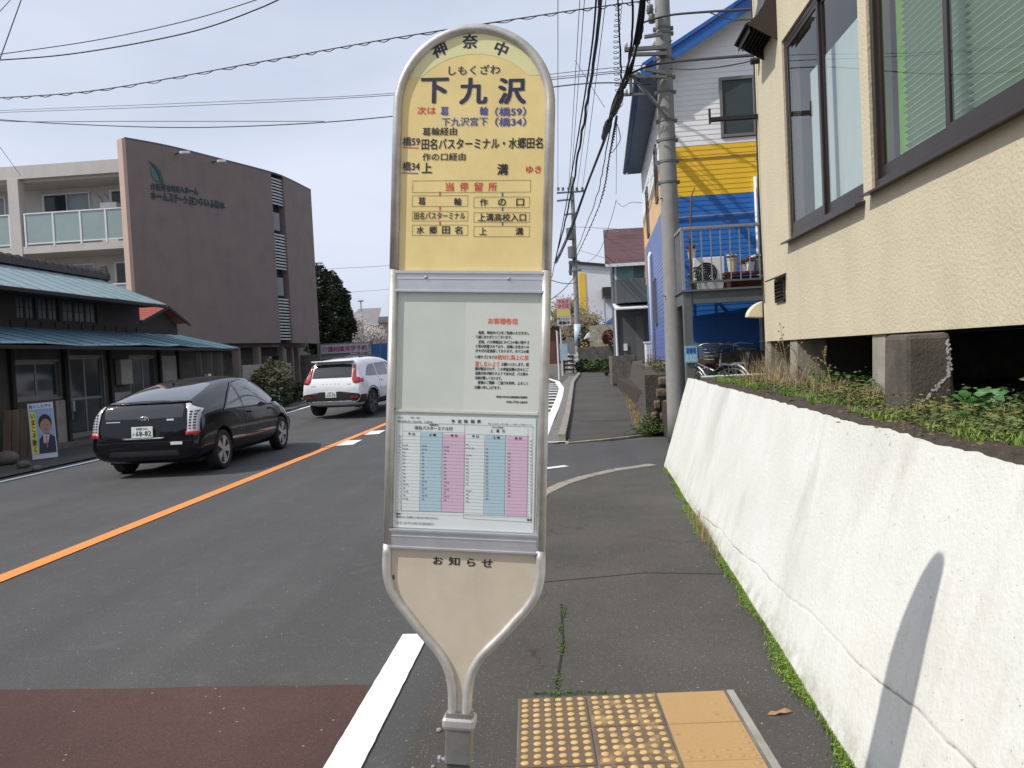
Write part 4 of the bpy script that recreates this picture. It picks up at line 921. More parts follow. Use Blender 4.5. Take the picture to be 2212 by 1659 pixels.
# window on the gable wall
wf = MB().box(wx0, wx1, -.035, .02, wz1 - .05, wz1).box(wx0, wx1, -.035, .02, wz0, wz0 + .05).box(wx0, wx0 + .05, -.035, .02, wz0 + .05, wz1 - .05).box(wx1 - .05, wx1, -.035, .02, wz0 + .05, wz1 - .05).build('window', mat('window_grey', (.22, .22, .215), .45, .3, var=.05), hs, world=False, bevel=.004)
MB().box(wx0 + .05, wx1 - .05, -.008, -.002, wz0 + .05, wz1 - .05).build('pane', mat('grey_green_pane', (.06, .08, .085), .05, var=.1, vs=1, bump=0), wf, world=False)
# street side windows
for y0, y1, z0, z1 in ((4.9, 5.5, 3.75, 4.9), (1.8, 2.3, 4.0, 5.1), (3.6, 4.1, 1.55, 2.6)):
    w = MB().box(-.045, .0, y0, y1, z0, z0 + .05).box(-.045, .0, y0, y1, z1 - .05, z1).box(-.045, .0, y0, y0 + .05, z0, z1).box(-.045, .0, y1 - .05, y1, z0, z1).build('window', M_GREYP, hs, world=False); MB().box(-.022, -.016, y0 + .05, y1 - .05, z0 + .05, z1 - .05).build('pane', M_GLASSD, w, world=False)
# roof
M_RB = mat('blue_roof', (.018, .13, .44), .45, var=.1, vs=3, bump=.05); M_RBD = mat('slate_blue_eave', (.07, .11, .17), .55, var=.2, vs=4)
ov, gv = .36, .25
def slab(x0, x1, name, m, z_off=0, t=.09):
    z = lambda x: ZE + (x if x <= ridge else HW - x) * PT + z_off
    return MB().loft([[(x0, y, z(x0)), (x1, y, z(x1)), (x1, y, z(x1) + t), (x0, y, z(x0) + t)] for y in (-gv, HL + gv)]).build(name, m, hs, world=False)
slab(-ov, ridge, 'roof', M_RBD, .10); slab(ridge, HW + ov, 'roof', M_RBD, .10)
for i in range(19):
    y = -gv + .05 + i * .415; MB().loft([[(-ov - .01, y, ZE - ov * PT + .19), (-ov - .01, y + .035, ZE - ov * PT + .19), (-ov - .01, y + .035, ZE - ov * PT + .225), (-ov - .01, y, ZE - ov * PT + .225)], [(ridge, y, roofz(ridge) + .19), (ridge, y + .035, roofz(ridge) + .19), (ridge, y + .035, roofz(ridge) + .225), (ridge, y, roofz(ridge) + .225)]]).build('roof_batten', M_RBD, hs, world=False)
for s, x0, x1 in ((1, -ov, ridge), (-1, ridge, HW + ov)):
    z = lambda x: ZE + (x if x <= ridge else HW - x) * PT
    MB().prism([(x0, -gv - .03, z(x0) - .06), (x1, -gv - .03, z(x1) - .06), (x1, -gv - .03, z(x1) + .15), (x0, -gv - .03, z(x0) + .15)], (0, .03, 0)).build('barge_board', M_RB, hs, world=False)
    MB().prism([(x0, -gv - .055, z(x0) + .15), (x1, -gv - .055, z(x1) + .15), (x1, -gv - .055, z(x1) + .22), (x0, -gv - .055, z(x0) + .22)], (0, .09, 0)).build('barge_cap', M_RB, hs, world=False)
    MB().prism([(x0, -gv, z(x0) - .02), (x1, -gv, z(x1) - .02), (x1, -gv, z(x1) - .005), (x0, -gv, z(x0) - .005)], (0, gv - .015, 0)).build('soffit', M_WHITEP, hs, world=False)
MB().box(-ov, -.02, -gv - .02, HL + gv, ZE - ov * PT - .02, ZE - ov * PT - .0).build('eave_soffit', M_RBD, hs, world=False)
MB().box(-ov - .02, -ov, -gv - .03, HL + gv, ZE - ov * PT - .03, ZE - ov * PT + .16).build('fascia', M_RB, hs, world=False)
MB().tube([(-ov - .08, -gv, ZE - ov * PT + .05), (-ov - .08, HL + gv, ZE - ov * PT + .03)], .055, 8).build('gutter', M_RBD, hs, world=False, smooth=True)
MB().tube([(-ov - .06, -gv + .3, ZE - ov * PT), (-.07, .12, ZE - .6), (-.07, .12, ZE - 1.5)], .03, 7).build('rain_pipe', M_WHITEP, hs, world=False, smooth=True)
MB().tube([(-.06, 4.6, .5), (-.06, 4.6, 3.2), (-.02, 4.6, 3.3)], .045, 8).build('rain_pipe', M_WHITEP, hs, world=False, smooth=True)
MB().tube([(.1, -.03, zB - .32), (HW, -.03, zB - .28)], .012, 6).build('conduit', M_STEEL, hs, world=False)
MB().tube([(HH(1635, 500).x, -.04, zbot), (HH(1635, 500).x, -.04, zB + .3)], .03, 8).build('rain_pipe', M_WHITEP, hs, world=False, smooth=True)

# ------------------------------------------------------------------ deck
DY = 12.5
dk = thing('steel_deck', 'raised grey steel deck with railing in front of the blue wall', 'deck', (1.83, DY, .55))
M_DK = mat('deck_grey', (.16, .17, .175), .55, .35, var=.15, vs=8, bump=.1)
pz = PY(1500, 630, DY).z; dx0 = PY(1478, 700, DY).x; dx0b = PY(1497, 700, DY).x
MB().box(dx0, dx0b, DY, DY + .14, .5, pz).build('post', M_DK, dk, bevel=.005); MB().box(4.6, 4.75, DY, DY + .14, .5, pz).build('post', M_DK, dk, bevel=.005)
MB().box(dx0b + .003, 6, DY + .01, DY + .13, pz - .19, pz - .002).build('front_beam', M_DK, dk, bevel=.004); MB().box(dx0, dx0b, DY + .143, 14.3, pz - .19, pz - .002).build('side_beam', M_DK, dk)
for i in range(18): MB().box(dx0 - .03, 6, DY - .03 + i * .1, DY + .065 + i * .1, pz, pz + .03).build('deck_plank', M_GREYP, dk)
rz = PY(1485, 490, DY).z
MB().box(dx0, 6, DY + .0, DY + .045, rz - .045, rz).build('top_rail', M_STEEL, dk, bevel=.004); MB().box(dx0 + .05, 6, DY + .005, DY + .04, pz + .13, pz + .16).build('bottom_rail', M_DK, dk)
MB().box(dx0, dx0 + .045, DY + .047, 14.35, rz - .045, rz).build('top_rail', M_STEEL, dk); MB().box(dx0, dx0 + .045, DY, DY + .045, pz + .031, rz - .047).build('rail_post', M_STEEL, dk)
for i in range(27):
    x = dx0 + .16 + i * .145; MB().box(x, x + .016, DY + .012, DY + .028, pz + .161, rz - .046).build('baluster', M_STEEL, dk)
for i in range(10): MB().box(dx0 + .012, dx0 + .028, DY + .2 + i * .165, DY + .216 + i * .165, pz + .031, rz - .046).build('baluster', M_STEEL, dk)
def DP(px, py, y=DY + .35): return PY(px, py, y)
# things on the deck
fz = pz + .03
def pot(px, y, r, h, m, label, flower=None, zz=None):
    x = PY(px, 600, y).x; z = fz if zz is None else zz; t = thing('flower_pot', label, 'flower pot', (x, y, z))
    MB().lathe([(r * .72, 0), (r, h), (r * 1.1, h), (r * 1.1, h * 1.1), (r * .9, h * 1.1), (r * .9, h)], 16, TR(x, y, z)).build('pot', m, t, smooth=False)
    def f(rr): return rr.gauss(x, r * .5), rr.gauss(y, r * .5), z + h * 1.15 + abs(rr.gauss(0, r * .4))
    leaves(90, f, .03, px).build('foliage', M_GREEN[0], t, kind='stuff', fix=False)
    if flower: leaves(60, lambda rr: (rr.gauss(x, r * .5), rr.gauss(y, r * .5), z + h * 1.25 + abs(rr.gauss(0, r * .35))), .028, px + 1).build('blossom', flower, t, kind='stuff', fix=False)
M_CRM = mat('cream_ceramic', (.62, .55, .40), .4, var=.05); M_RFL = flat('red_flowers', (.45, .03, .04), .7); M_WFL = flat('white_flowers', (.7, .7, .68), .7)
bn = thing('plant_bench', 'dark red-brown low bench carrying flower pots on the deck', 'bench', (3.3, DY + .35, fz))
bxa = DP(1562, 600).x
MB().box(bxa, 5.2, DY + .2, DY + .5, fz + .22, fz + .26).build('seat', mat('red_brown_wood', (.12, .035, .03), .6, var=.2, vs=8), bn)
for x in (bxa + .05, 4.2, 5.1): MB().box(x, x + .05, DY + .22, DY + .48, fz, fz + .218).build('leg', bpy.data.materials['red_brown_wood'], bn)
MB().box(bxa, 5.2, DY + .47, DY + .49, fz + .01, fz + .21).build('apron', bpy.data.materials['red_brown_wood'], bn)
pot(1583, DY + .34, .085, .20, M_CRM, 'large cream flower pot at the left end of the bench', M_WFL, fz + .262)
pot(1608, DY + .36, .07, .10, M_WHITEP, 'low pot of deep red flowers in the middle of the bench', M_RFL, fz + .262)
pot(1622, DY + .30, .07, .13, M_WHITEP, 'white pot with red and pink flowers behind the railing', flat('pink_flowers', (.55, .10, .16), .7), fz + .262)
pot(1638, DY + .36, .08, .17, M_STEEL, 'grey pot with white flowers at the building end of the bench', M_WFL, fz + .262)
pot(1496, DY + .75, .07, .14, M_CRM, 'small cream pot with red leaves on the air conditioner', M_RFL, fz + .56)
# air conditioner unit
x0 = DP(1499, 610, DY + .6).x; x1 = DP(1532, 610, DY + .6).x
def aircon(name, label, x0, x1, y0, y1, z0, h, fan_side='y'):
    t = thing(name, label, 'air conditioner', ((x0 + x1) / 2, (y0 + y1) / 2, z0))
    MB().box(x0, x1, y0, y1, z0 + .03, z0 + h).build('casing', M_WHITEP, t, bevel=.01)
    for x in (x0 + .04, x1 - .1): MB().box(x, x + .06, y0 + .02, y1 - .02, z0, z0 + .028).build('foot', M_BLACK, t)
    cx_, cz_ = x0 + (x1 - x0) * .40, z0 + .03 + (h - .03) * .5; r = min((h - .03) * .42, (x1 - x0) * .36)
    Mf = TR(cx_, y0 - .004, cz_) @ Matrix.Rotation(R_(90), 4, 'X')
    MB().lathe([(r, -.002), (r, .004), (.001, .004)], 24, Mf).build('fan_recess', M_BLACK, t)
    gr = MB()
    for k in range(5):
        rr = r * (k + 1) / 5; gr.tube([Mf @ Vector((rr * math.cos(a * math.pi / 12), rr * math.sin(a * math.pi / 12), .012)) for a in range(25)], .003, 4)
    gr.build('fan_guard', M_STEEL, t); return t
aircon('air_conditioner', 'white outdoor air conditioner with round fan guard on the deck', x0, x1 + .25, DY + .58, DY + .88, fz, .55)
rod = MB(); a = DP(1497, 640, DY + .2); b = DP(1493, 440, DY + .2); c = DP(1501, 405, DY + .2); rod.tube([a, (a.x - .02, a.y, (a.z + b.z) / 2), b, (b.x + .01, b.y, b.z + .12), c], [.02, .018, .014, .012, .008], 8)
o = rod.build('curved_rod', mat('rusty_brown', (.16, .07, .045), .6, .3, var=.3, vs=20), smooth=True); tag(o, 'brown curved rod standing upright against the deck railing', 'rod')
gp = MB(); cx_ = DP(1507, 625, DY + .3)
def fgp(r): a = r.uniform(0, 6.28); b_ = r.uniform(0, 3.1); return cx_.x + .17 * math.cos(a) * math.sin(b_) * r.uniform(.6, 1), DY + .3 + .14 * math.sin(a) * math.sin(b_), fz + .20 + .17 * math.cos(b_)
gpt = thing('potted_bush', 'round grey-green bush in a dark pot by the deck corner', 'potted plant', (cx_.x, DY + .3, fz)); leaves(500, fgp, .03, 55).build('foliage', mat('grey_green', (.10, .12, .08), .8, var=.4, vs=12, bump=0), gpt, kind='stuff', fix=False); MB().lathe([(.09, 0), (.12, .12), (.13, .12)], 14, TR(cx_.x, DY + .3, fz)).build('pot', M_GREYP, gpt)
for px, lab, h in ((1545, 'small white planter box on the deck floor', .10), (1522, 'small white plastic tub beside the potted bush', .12)):
    x = DP(px, 620, DY + .2).x; o = MB().loft([[(x - .1, DY + .12, fz), (x + .1, DY + .12, fz), (x + .1, DY + .28, fz), (x - .1, DY + .28, fz)], [(x - .12, DY + .10, fz + h), (x + .12, DY + .10, fz + h), (x + .12, DY + .30, fz + h), (x - .12, DY + .30, fz + h)]]).build('planter_box', M_WHITEP); tag(o, lab, 'planter')
# sign on the deck post
a = PY(1478, 748, DY - .03); b = PY(1507, 783, DY - .03)
sg = thing('notice_panel', 'pale blue notice strapped to the deck post', 'notice', (a.x, DY - .03, b.z))
pn = MB().box(a.x, b.x, DY - .03, DY - .02, b.z, a.z).build('panel', mat('cyan_panel', (.20, .50, .68), .5, var=.1), sg, bevel=.002)
MX_ = TR(0, DY - .034, 0)
text('lettering', '駐輪場', (a.x + .03, (a.z + b.z) / 2 + .01, b.x - .02, a.z - .02), MX_, M_BLUEI, pn, .03, world=True); text('lettering', '出入口', (a.x + .02, b.z + .02, b.x - .02, (a.z + b.z) / 2 - .01), MX_, M_WHITEP, pn, .03, world=True)
# low rails in front of the bikes
o = thing('parking_rail', 'low pair of grey rails closing the bicycle parking', 'rail', (3, 12.2, .55)); z_ = PY(1560, 813, 12.2).z
for i, dz in enumerate((0, -.10)): MB().tube([(1.95, 12.2 + i * .08, z_ + dz), (6, 12.2 + i * .08, z_ + dz)], .022, 8).build('rail', M_STEEL, o, smooth=True)
for x in (2.6, 4.2): MB().box(x, x + .04, 12.2, 12.24, .5, z_).build('post', M_STEEL, o)
struct('lot_kerb', MB().box(1.95, 8, 12.05, 12.17, .4, z_ - .13), M_DCONC)
# back wall under deck
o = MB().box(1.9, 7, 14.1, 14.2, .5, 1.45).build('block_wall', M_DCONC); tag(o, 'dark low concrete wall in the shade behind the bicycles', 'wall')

# ------------------------------------------------------------------ bicycles
def bicycle(label, M, mfr, basket=True, mud=True):
    t = thing('bicycle', label, 'bicycle', M=M, group='bicycles parked under the deck')
    r = .33; T = lambda p: p
    for x in (-.53, .53):
        w = MB().tube([(x + r * math.cos(k * math.pi / 14), 0, r + r * math.sin(k * math.pi / 14)) for k in range(29)], .019, 6).build('tyre', M_BLACK, t, world=False, smooth=True)
        MB().tube([(x + (r - .03) * math.cos(k * math.pi / 14), 0, r + (r - .03) * math.sin(k * math.pi / 14)) for k in range(29)], .010, 5).build('rim', M_ALU, w, world=False, smooth=True)
        sp = MB()
        for k in range(14): a = k * math.pi / 7; sp.tube([(x, 0, r), (x + (r - .03) * math.cos(a), 0, r + (r - .03) * math.sin(a))], .0018, 3)
        sp.build('spokes', M_ALU, w, world=False, kind='stuff')
        if mud: MB().tube([(x + (r + .035) * math.cos(k * math.pi / 12), 0, r + (r + .035) * math.sin(k * math.pi / 12)) for k in range(-1, 12)], .022, 6).build('mudguard', mfr, t, world=False, smooth=True)
    fr = MB(); bbk, st_, hd_ = (-.08, 0, .30), (-.22, 0, .78), (.36, 0, .80)
    for a, b, rr in ((bbk, st_, .016), (bbk, (.40, 0, .66), .018), ((-.16, 0, .55), (.38, 0, .72), .014), (hd_, (.42, 0, .62), .02)): fr.tube([a, b], rr, 8)
    for s in (-.05, .05): fr.tube([bbk, (-.53, s, r)], .010, 6).tube([(-.2, 0, .72), (-.53, s, r)], .009, 6).tube([(.41, s * .8, .64), (.53, s, r)], .011, 6)
    fr.build('frame', mfr, t, world=False, smooth=True)
    MB().tube([(.34, 0, .80), (.31, 0, 1.0), (.28, .10, 1.03), (.10, .27, 1.0)], .012, 7).tube([(.31, 0, 1.0), (.28, -.10, 1.03), (.10, -.27, 1.0)], .012, 7).build('handlebar', M_ALU, t, world=False, smooth=True)
    MB().tube([(-.22, 0, .78), (-.25, 0, .88)], .012, 7).build('seat_post', M_ALU, t, world=False)
    MB().loft([[(-.38, -.09, .90), (-.38, .09, .90), (-.38, .07, .95), (-.38, -.07, .95)], [(-.22, -.07, .89), (-.22, .07, .89), (-.22, .05, .935), (-.22, -.05, .935)], [(-.08, -.02, .90), (-.08, .02, .90), (-.08, .012, .925), (-.08, -.012, .925)]]).build('saddle', M_BLACK, t, world=False, bevel=.01)
    if basket:
        bk = MB()
        for k in range(5):
            z = .78 + k * .06; e = .14 + .012 * k; bk.tube([(.44, -e, z), (.44 + .24 + .01 * k, -e, z), (.44 + .24 + .01 * k, e, z), (.44, e, z), (.44, -e, z)], .004, 4)
        for k in range(9): y = -.14 + k * .035; bk.tube([(.69, y, .78), (.73, y * 1.3, 1.02)], .003, 4); bk.tube([(.44, y, .78), (.44, y * 1.3, 1.02)], .003, 4)
        bk.build('basket', M_ALU, t, world=False, kind='stuff')
    MB().tube([(-.62, -.11, .70), (-.30, -.1, .70), (-.30, .1, .70), (-.62, .11, .70), (-.62, -.11, .70)], .007, 5).tube([(-.6, -.1, .7), (-.53, -.05, r)], .006, 5).tube([(-.6, .1, .7), (-.53, .05, r)], .006, 5).build('carrier', M_ALU, t, world=False)
    return t
M_SIL = mat('silver_frame', (.45, .46, .47), .35, .7, var=.05, bump=0)
bx = lambda px, y: PY(px, 780, y).x
bicycle('silver bicycle with wire basket nearest the blue notice', TR(bx(1548, 13.1), 13.1, .58) @ Matrix.Rotation(R_(118), 4, 'Z') @ Matrix.Rotation(R_(-7), 4, 'X'), M_SIL)
bicycle('black bicycle with mudguards nearest the cream building', TR(bx(1640, 12.85), 12.85, .58) @ Matrix.Rotation(R_(14), 4, 'Z') @ Matrix.Rotation(R_(6), 4, 'X'), M_BLACK)
bicycle('dark red bicycle half hidden in the middle of the row', TR(bx(1585, 13.4), 13.4, .58) @ Matrix.Rotation(R_(140), 4, 'Z') @ Matrix.Rotation(R_(5), 4, 'X'), flat('dark_red_frame', (.12, .02, .02), .4))
bicycle('silver bicycle standing at the back under the deck', TR(bx(1600, 13.8), 13.8, .58) @ Matrix.Rotation(R_(100), 4, 'Z'), M_SIL, False)

# ------------------------------------------------------------------ dark retaining wall by the far pavement
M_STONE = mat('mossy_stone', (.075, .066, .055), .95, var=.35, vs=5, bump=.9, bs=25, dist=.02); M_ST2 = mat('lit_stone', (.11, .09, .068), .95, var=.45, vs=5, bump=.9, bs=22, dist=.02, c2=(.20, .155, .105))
dr = thing('stone_wall', 'dark battered retaining wall beside the far pavement', 'retaining wall', (1.5, 15, 0))
rows = []
for j in range(7):
    f = j / 6; row = []
    for i in range(30):
        y = 14.8 + 13.5 * i / 29; zt = 1.09 + .008 * (y - 14.8) + .02 * noise.noise(Vector((y, 0, 2))); z0 = gz(y)
        row.append((1.325 + .045 * (y - 14.8) + .23 * f + .02 * noise.noise(Vector((y * 1.5, f * 3, 0))), y, z0 + (zt - z0) * f))
    rows.append(row)
dw = MB().loft(rows, False, False); dw.loft([rows[-1], [(x + .45, y, z + .01) for x, y, z in rows[-1]]], False, False); dw.build('face', M_STONE, dr, smooth=False)
rnd = random.Random(11)
for r in range(5):
    x = 1.36 + .05 * r
    while x < 1.95:
        w = rnd.uniform(.14, .28); h = .2; x1 = min(x + w, 2.0)
        if x1 - x < .05: break
        z0 = .02 + r * .215; cx_, cz_ = (x + x1) / 2, z0 + h / 2
        mb = MB(); mb.loft([[(x + .01, 14.78, z0 + .01), (x1 - .01, 14.78, z0 + .01), (x1 - .01, 14.78, z0 + h - .01), (x + .01, 14.78, z0 + h - .01)], [(x + .03, 14.70 + rnd.uniform(-.02, .02), z0 + .03), (x1 - .03, 14.7 + rnd.uniform(-.02, .02), z0 + .03), (x1 - .04, 14.7, z0 + h - .03), (x + .03, 14.7 + rnd.uniform(-.02, .02), z0 + h - .04)]])
        mb.build('stone', M_ST2, dr, bevel=.03); x = x1
MB().box(1.34, 2.0, 14.782, 14.9, 0, 1.1).build('core', M_STONE, dr)
def f11(r): y = r.uniform(14.7, 27); return 1.30 + .045 * (y - 14.8) + r.gauss(0, .05) - .03, y, gz(y) + .05, 1
blades(1800, f11, .13, .006, .7, 21).build('dry_grass', M_GREEN[2], kind='stuff', fix=False); 
def f12(r): y = r.gauss(14.75, .15) if r.random() < .6 else r.uniform(15, 24); return 1.42 + .045 * (y - 14.8) + r.gauss(0, .15 if y < 15.2 else .05), y, gz(y) + .05 + abs(r.gauss(0, .12))
leaves(4500, f12, .022, 22).build('wall_foot_weeds', M_GREEN[0], kind='stuff', fix=False)
def f13(r): y = r.uniform(15.2, 22); return 1.85 + .045 * (y - 14.8) + r.gauss(0, .15), y, 1.12 + abs(r.gauss(0, .13))
leaves(3500, f13, .03, 23).build('wall_top_shrubbery', mat('olive_shrub', (.11, .10, .045), .8, var=.5, vs=5, bump=0), kind='stuff', fix=False)
# white meter box / bin by the house side
for a_, lab, y in (((1396, 740, 1422, 782), 'white slatted plastic box standing by the blue house wall', 20.5),):
    p, q = PY(a_[0], a_[3], y), PY(a_[2], a_[1], y); t = thing('storage_box', lab, 'storage box', (p.x, y, p.z)); MB().box(p.x, q.x, y, y + .3, p.z - .3, q.z).build('body', M_WHITEP, t, bevel=.01)
    for k in range(5): MB().box(p.x + .03 + k * (q.x - p.x - .06) / 5, p.x + .05 + k * (q.x - p.x - .06) / 5, y - .012, y - .001, p.z - .2, q.z - .06).build('slat', M_WHITEP, t)
    MB().box(p.x - .02, q.x + .02, y - .02, y + .32, q.z + .001, q.z + .04).build('lid', M_WHITEP, t)

# ================================================================== UTILITY POLES
def pole(label, base, top, r0, r1, M=None):
    t = thing('utility_pole', label, 'utility pole', base); b, tp_ = Vector(base), Vector(top)
    n = 24; MB().tube([b.lerp(tp_, i / n) for i in range(n + 1)], [r0 + (r1 - r0) * i / n for i in range(n + 1)], 24).build('shaft', M_POLE, t, smooth=True)
    return t, (lambda z: b.lerp(tp_, (z - b.z) / (tp_.z - b.z))), (lambda z: r0 + (r1 - r0) * (z - b.z) / (tp_.z - b.z))
PYD = 13.4
pb_, pt_ = PY(1462, 880, PYD), PY(1430, 0, PYD)
dirp = (pt_ - pb_).normalized(); base = pb_ + dirp * ((0 - pb_.z) / dirp.z); top = pb_ + dirp * ((12.5 - pb_.z) / dirp.z)
P1, ax1, rr1 = pole('thick grey concrete utility pole behind the end of the white wall', base, top, .168, .088)
def band(z, t=P1, ax=ax1, rr=rr1, bolts=True, name='band'):
    c = ax(z); r = rr(z) + .006
    o = MB().lathe([(r, -.022), (r + .005, -.018), (r + .005, .018), (r, .022)], 24, TR(c.x, c.y, z)).build(name, M_GREYP, t, smooth=False)
    if bolts:
        for s in (-1, 1):
            MB().box(c.x + s * (r + .004) - .03, c.x + s * (r + .004) + .03, c.y - .03, c.y + .03, z - .028, z + .028).build('clamp', M_GREYP, o, bevel=.004)
for py in (62, 128, 168, 200, 262, 350, 395, 468 * .65, 120): 
    band(PY(1440, py, PYD).z + (0.0 if py != 120 else .35))
zs = sorted([PY(1440, v, PYD).z for v in (95, 230, 300, 430, 530, 640)])
for i, z in enumerate(zs):
    c = ax1(z); a = .8 if i % 2 else 2.6; MB().tube([(c.x + rr1(z) * math.cos(-a) * .9, c.y + rr1(z) * math.sin(-a) * .9, z), (c.x + (rr1(z) + .05) * math.cos(-a), c.y + (rr1(z) + .05) * math.sin(-a), z)], .009, 6).build('step_hole_plug', M_GREYP, P1)
def arm(px0, py0, px1, py1, h=.06, d=.06, name='crossarm', m=M_GREYP, y=PYD - .2):
    a, b = PY(px0, py0, y), PY(px1, py1, y); mid = (a + b) / 2; L = (b - a).length; dirv = (b - a).normalized()
    M = Matrix.Translation(mid) @ dirv.to_track_quat('X', 'Z').to_matrix().to_4x4()
    return MB().obox(M, L, d, h).build(name, m, P1)
arm(1349, 108, 1440, 102); arm(1360, 118, 1440, 116, .05); arm(1392, 80, 1430, 74, .045); arm(1356, 165, 1440, 166, .045, .05); arm(1349, 205, 1400, 203, .035, .05); arm(1362, 166, 1364, 205, .05, .05, 'hanger'); arm(1368, 168, 1440, 252, .03, .04, 'brace'); arm(1395, 150, 1440, 158, .05, .05, 'bracket')
def insulator(px, py, s=1., par=P1, y=PYD - .2):
    p = PY(px, py, y); MB().lathe([(.012 * s, -.05 * s), (.035 * s, -.04 * s), (.03 * s, -.02 * s), (.04 * s, -.01 * s), (.03 * s, .02 * s), (.035 * s, .035 * s), (.012 * s, .05 * s)], 12, Matrix.Translation(p)).build('insulator', M_WHITEP if s < 1.5 else M_GREYP, par, smooth=True)
for q in ((1352, 98), (1392, 147), (1376, 97), (1412, 94), (1352, 198), (1366, 158)): insulator(*q, .9)
for q in ((1404, 20), (1408, 40)): insulator(*q, 1.6)
# second pole, far
D2 = 44.
b2 = G(1250, 790); b2 = PY(1250, 786, D2); t2 = PY(1235, 382, D2); b2.z = gz(D2)
P2, ax2, rr2 = pole('distant utility pole with crossarms beyond the far pavement', tuple(b2), tuple(t2), .17, .10)
for z0, x0, x1 in ((415, 1203, 1262), (432, 1203, 1240), (462, 1220, 1246), (566, 1228, 1252), (585, 1228, 1256)):
    a, b = PY(x0, z0 + 2, D2 - .15), PY(x1, z0 - 2, D2 - .15); MB().obox(Matrix.Translation((a + b) / 2) @ (b - a).normalized().to_track_quat('X', 'Z').to_matrix().to_4x4(), (b - a).length, .08, .09).build('crossarm', M_GREYP, P2)
for px in (1206, 1216, 1228, 1246, 1258): p = PY(px, 408, D2 - .15); MB().lathe([(.03, -.1), (.09, -.06), (.05, 0), (.09, .04), (.03, .1)], 10, Matrix.Translation(p)).build('insulator', M_GREYP, P2)
for py, r in ((505, .22), (545, .24)): p = PY(1232 + (py - 505) * .1, py, D2 - .3); MB().lathe([(.02, -.35), (r, -.3), (r, .3), (.02, .35)], 14, Matrix.Translation(p)).build('transformer', M_GREYP, P2, smooth=False)
a, b = PY(1249, 700, D2 - .16), PY(1249, 745, D2 - .16); c1, c2_ = ax2(a.z), ax2(b.z)
MB().tube([tuple(c1), tuple(c2_)], .19, 18).build('wrapped_advert', mat('pale_blue_wrap', (.50, .62, .70), .5, var=.15), P2, smooth=True)

# ================================================================== OVERHEAD WIRES
def wire(label, a, b, r=.012, sag=.0, n=24, group=None, twist=0, mid=None, wob=0, seed=1, name='power_cable', m=M_CABLE):
    """a, b: (px, py, distance) sight points through which the cable runs; it is extended beyond them where k says so"""
    pts = [PY(*a)] + ([PY(*q) for q in mid] if mid else []) + [PY(*b)]; out = []; rnd = random.Random(seed)
    if mid:
        P = [tuple(p) for p in pts]
        for i in range(len(P) - 1):
            p0, p1, p2, p3 = P[max(0, i - 1)], P[i], P[i + 1], P[min(len(P) - 1, i + 2)]
            for j in range(10):
                t = j / 10; out.append(Vector([.5 * (2 * p1[d] + (p2[d] - p0[d]) * t + (2 * p0[d] - 5 * p1[d] + 4 * p2[d] - p3[d]) * t * t + (3 * p1[d] - p0[d] - 3 * p2[d] + p3[d]) * t ** 3) for d in range(3)]))
        out.append(pts[-1])
    else: out = [pts[0].lerp(pts[1], i / n) - Vector((0, 0, 4 * sag * (i / n) * (1 - i / n))) for i in range(n + 1)]
    if wob: out = [p + Vector((rnd.gauss(0, wob), rnd.gauss(0, wob), rnd.gauss(0, wob))) if 0 < i < len(out) - 1 else p for i, p in enumerate(out)]
    mb = MB().tube(out, r, 6)
    if twist:
        L = sum((q - p).length for p, q in zip(out, out[1:])); nt_ = int(L / twist); hp = []
        for k in range(nt_ * 8):
            f = k / (nt_ * 8 - 1) * (len(out) - 1); i = min(int(f), len(out) - 2); p = out[i].lerp(out[i + 1], f - i); d = (out[i + 1] - out[i]).normalized(); s = d.cross(Vector((0, 0, 1))).normalized(); u = s.cross(d); a_ = k / 8 * 2 * math.pi
            hp.append(p + (s * math.cos(a_) + u * math.sin(a_)) * (.020 + .012 * noise.noise(p * .9)) - u * .02)
        mb.tube(hp, r * .8, 4)
    o = mb.build(name, m, smooth=True); tag(o, label, 'cable', group); return o
# across the sky on the left, running from poles over the road to the near pole
wire('thin wire at the top left sloping up to the right', (-60, 125, 16), (640, -30, 14), .010, .0, mid=[(200, 88, 15.6), (430, 38, 15)])
wire('black wire in the upper left sky crossing below the thin one', (-60, 133, 15), (660, -32, 13), .013, mid=[(150, 117, 14.6), (400, 72, 14), (560, 18, 13.5)])
wire('twisted cable rising from the left edge behind the sign top', (-60, 214, 17), (1405, 0, 13.3), .011, twist=.42, mid=[(200, 196, 16.5), (560, 134, 15.7), (840, 84, 15), (1200, 28, 14)])
wire('faint wire sloping gently up behind the sign arch', (-60, 245, 24), (1400, 150, 13.4), .007, mid=[(420, 228, 20), (840, 206, 17), (1210, 170, 14.6)])
wire('second faint wire just above it behind the sign', (-60, 241, 24), (1400, 140, 13.4), .006, mid=[(420, 222, 20), (840, 202, 17), (1210, 158, 14.6)])
wire('sagging black wire crossing left of the sign arch', (-60, 254, 20), (1405, 182, 13.4), .011, mid=[(150, 268, 19), (450, 275, 17.5), (840, 252, 16), (1210, 186, 14)])
wire('dark wire at the left edge falling toward the lower wires', (-40, 248, 20), (700, 262, 19), .008, mid=[(20, 262, 20), (300, 262, 19.5)])
wire('steep wire in the top left corner', (60, -40, 15), (-30, 210, 13), .010); wire('second steep wire crossing the top left corner', (50, -30, 17), (-60, 90, 15), .008)
wire('faint steep wire at the far left edge', (-20, 290, 20), (45, 380, 22), .006)
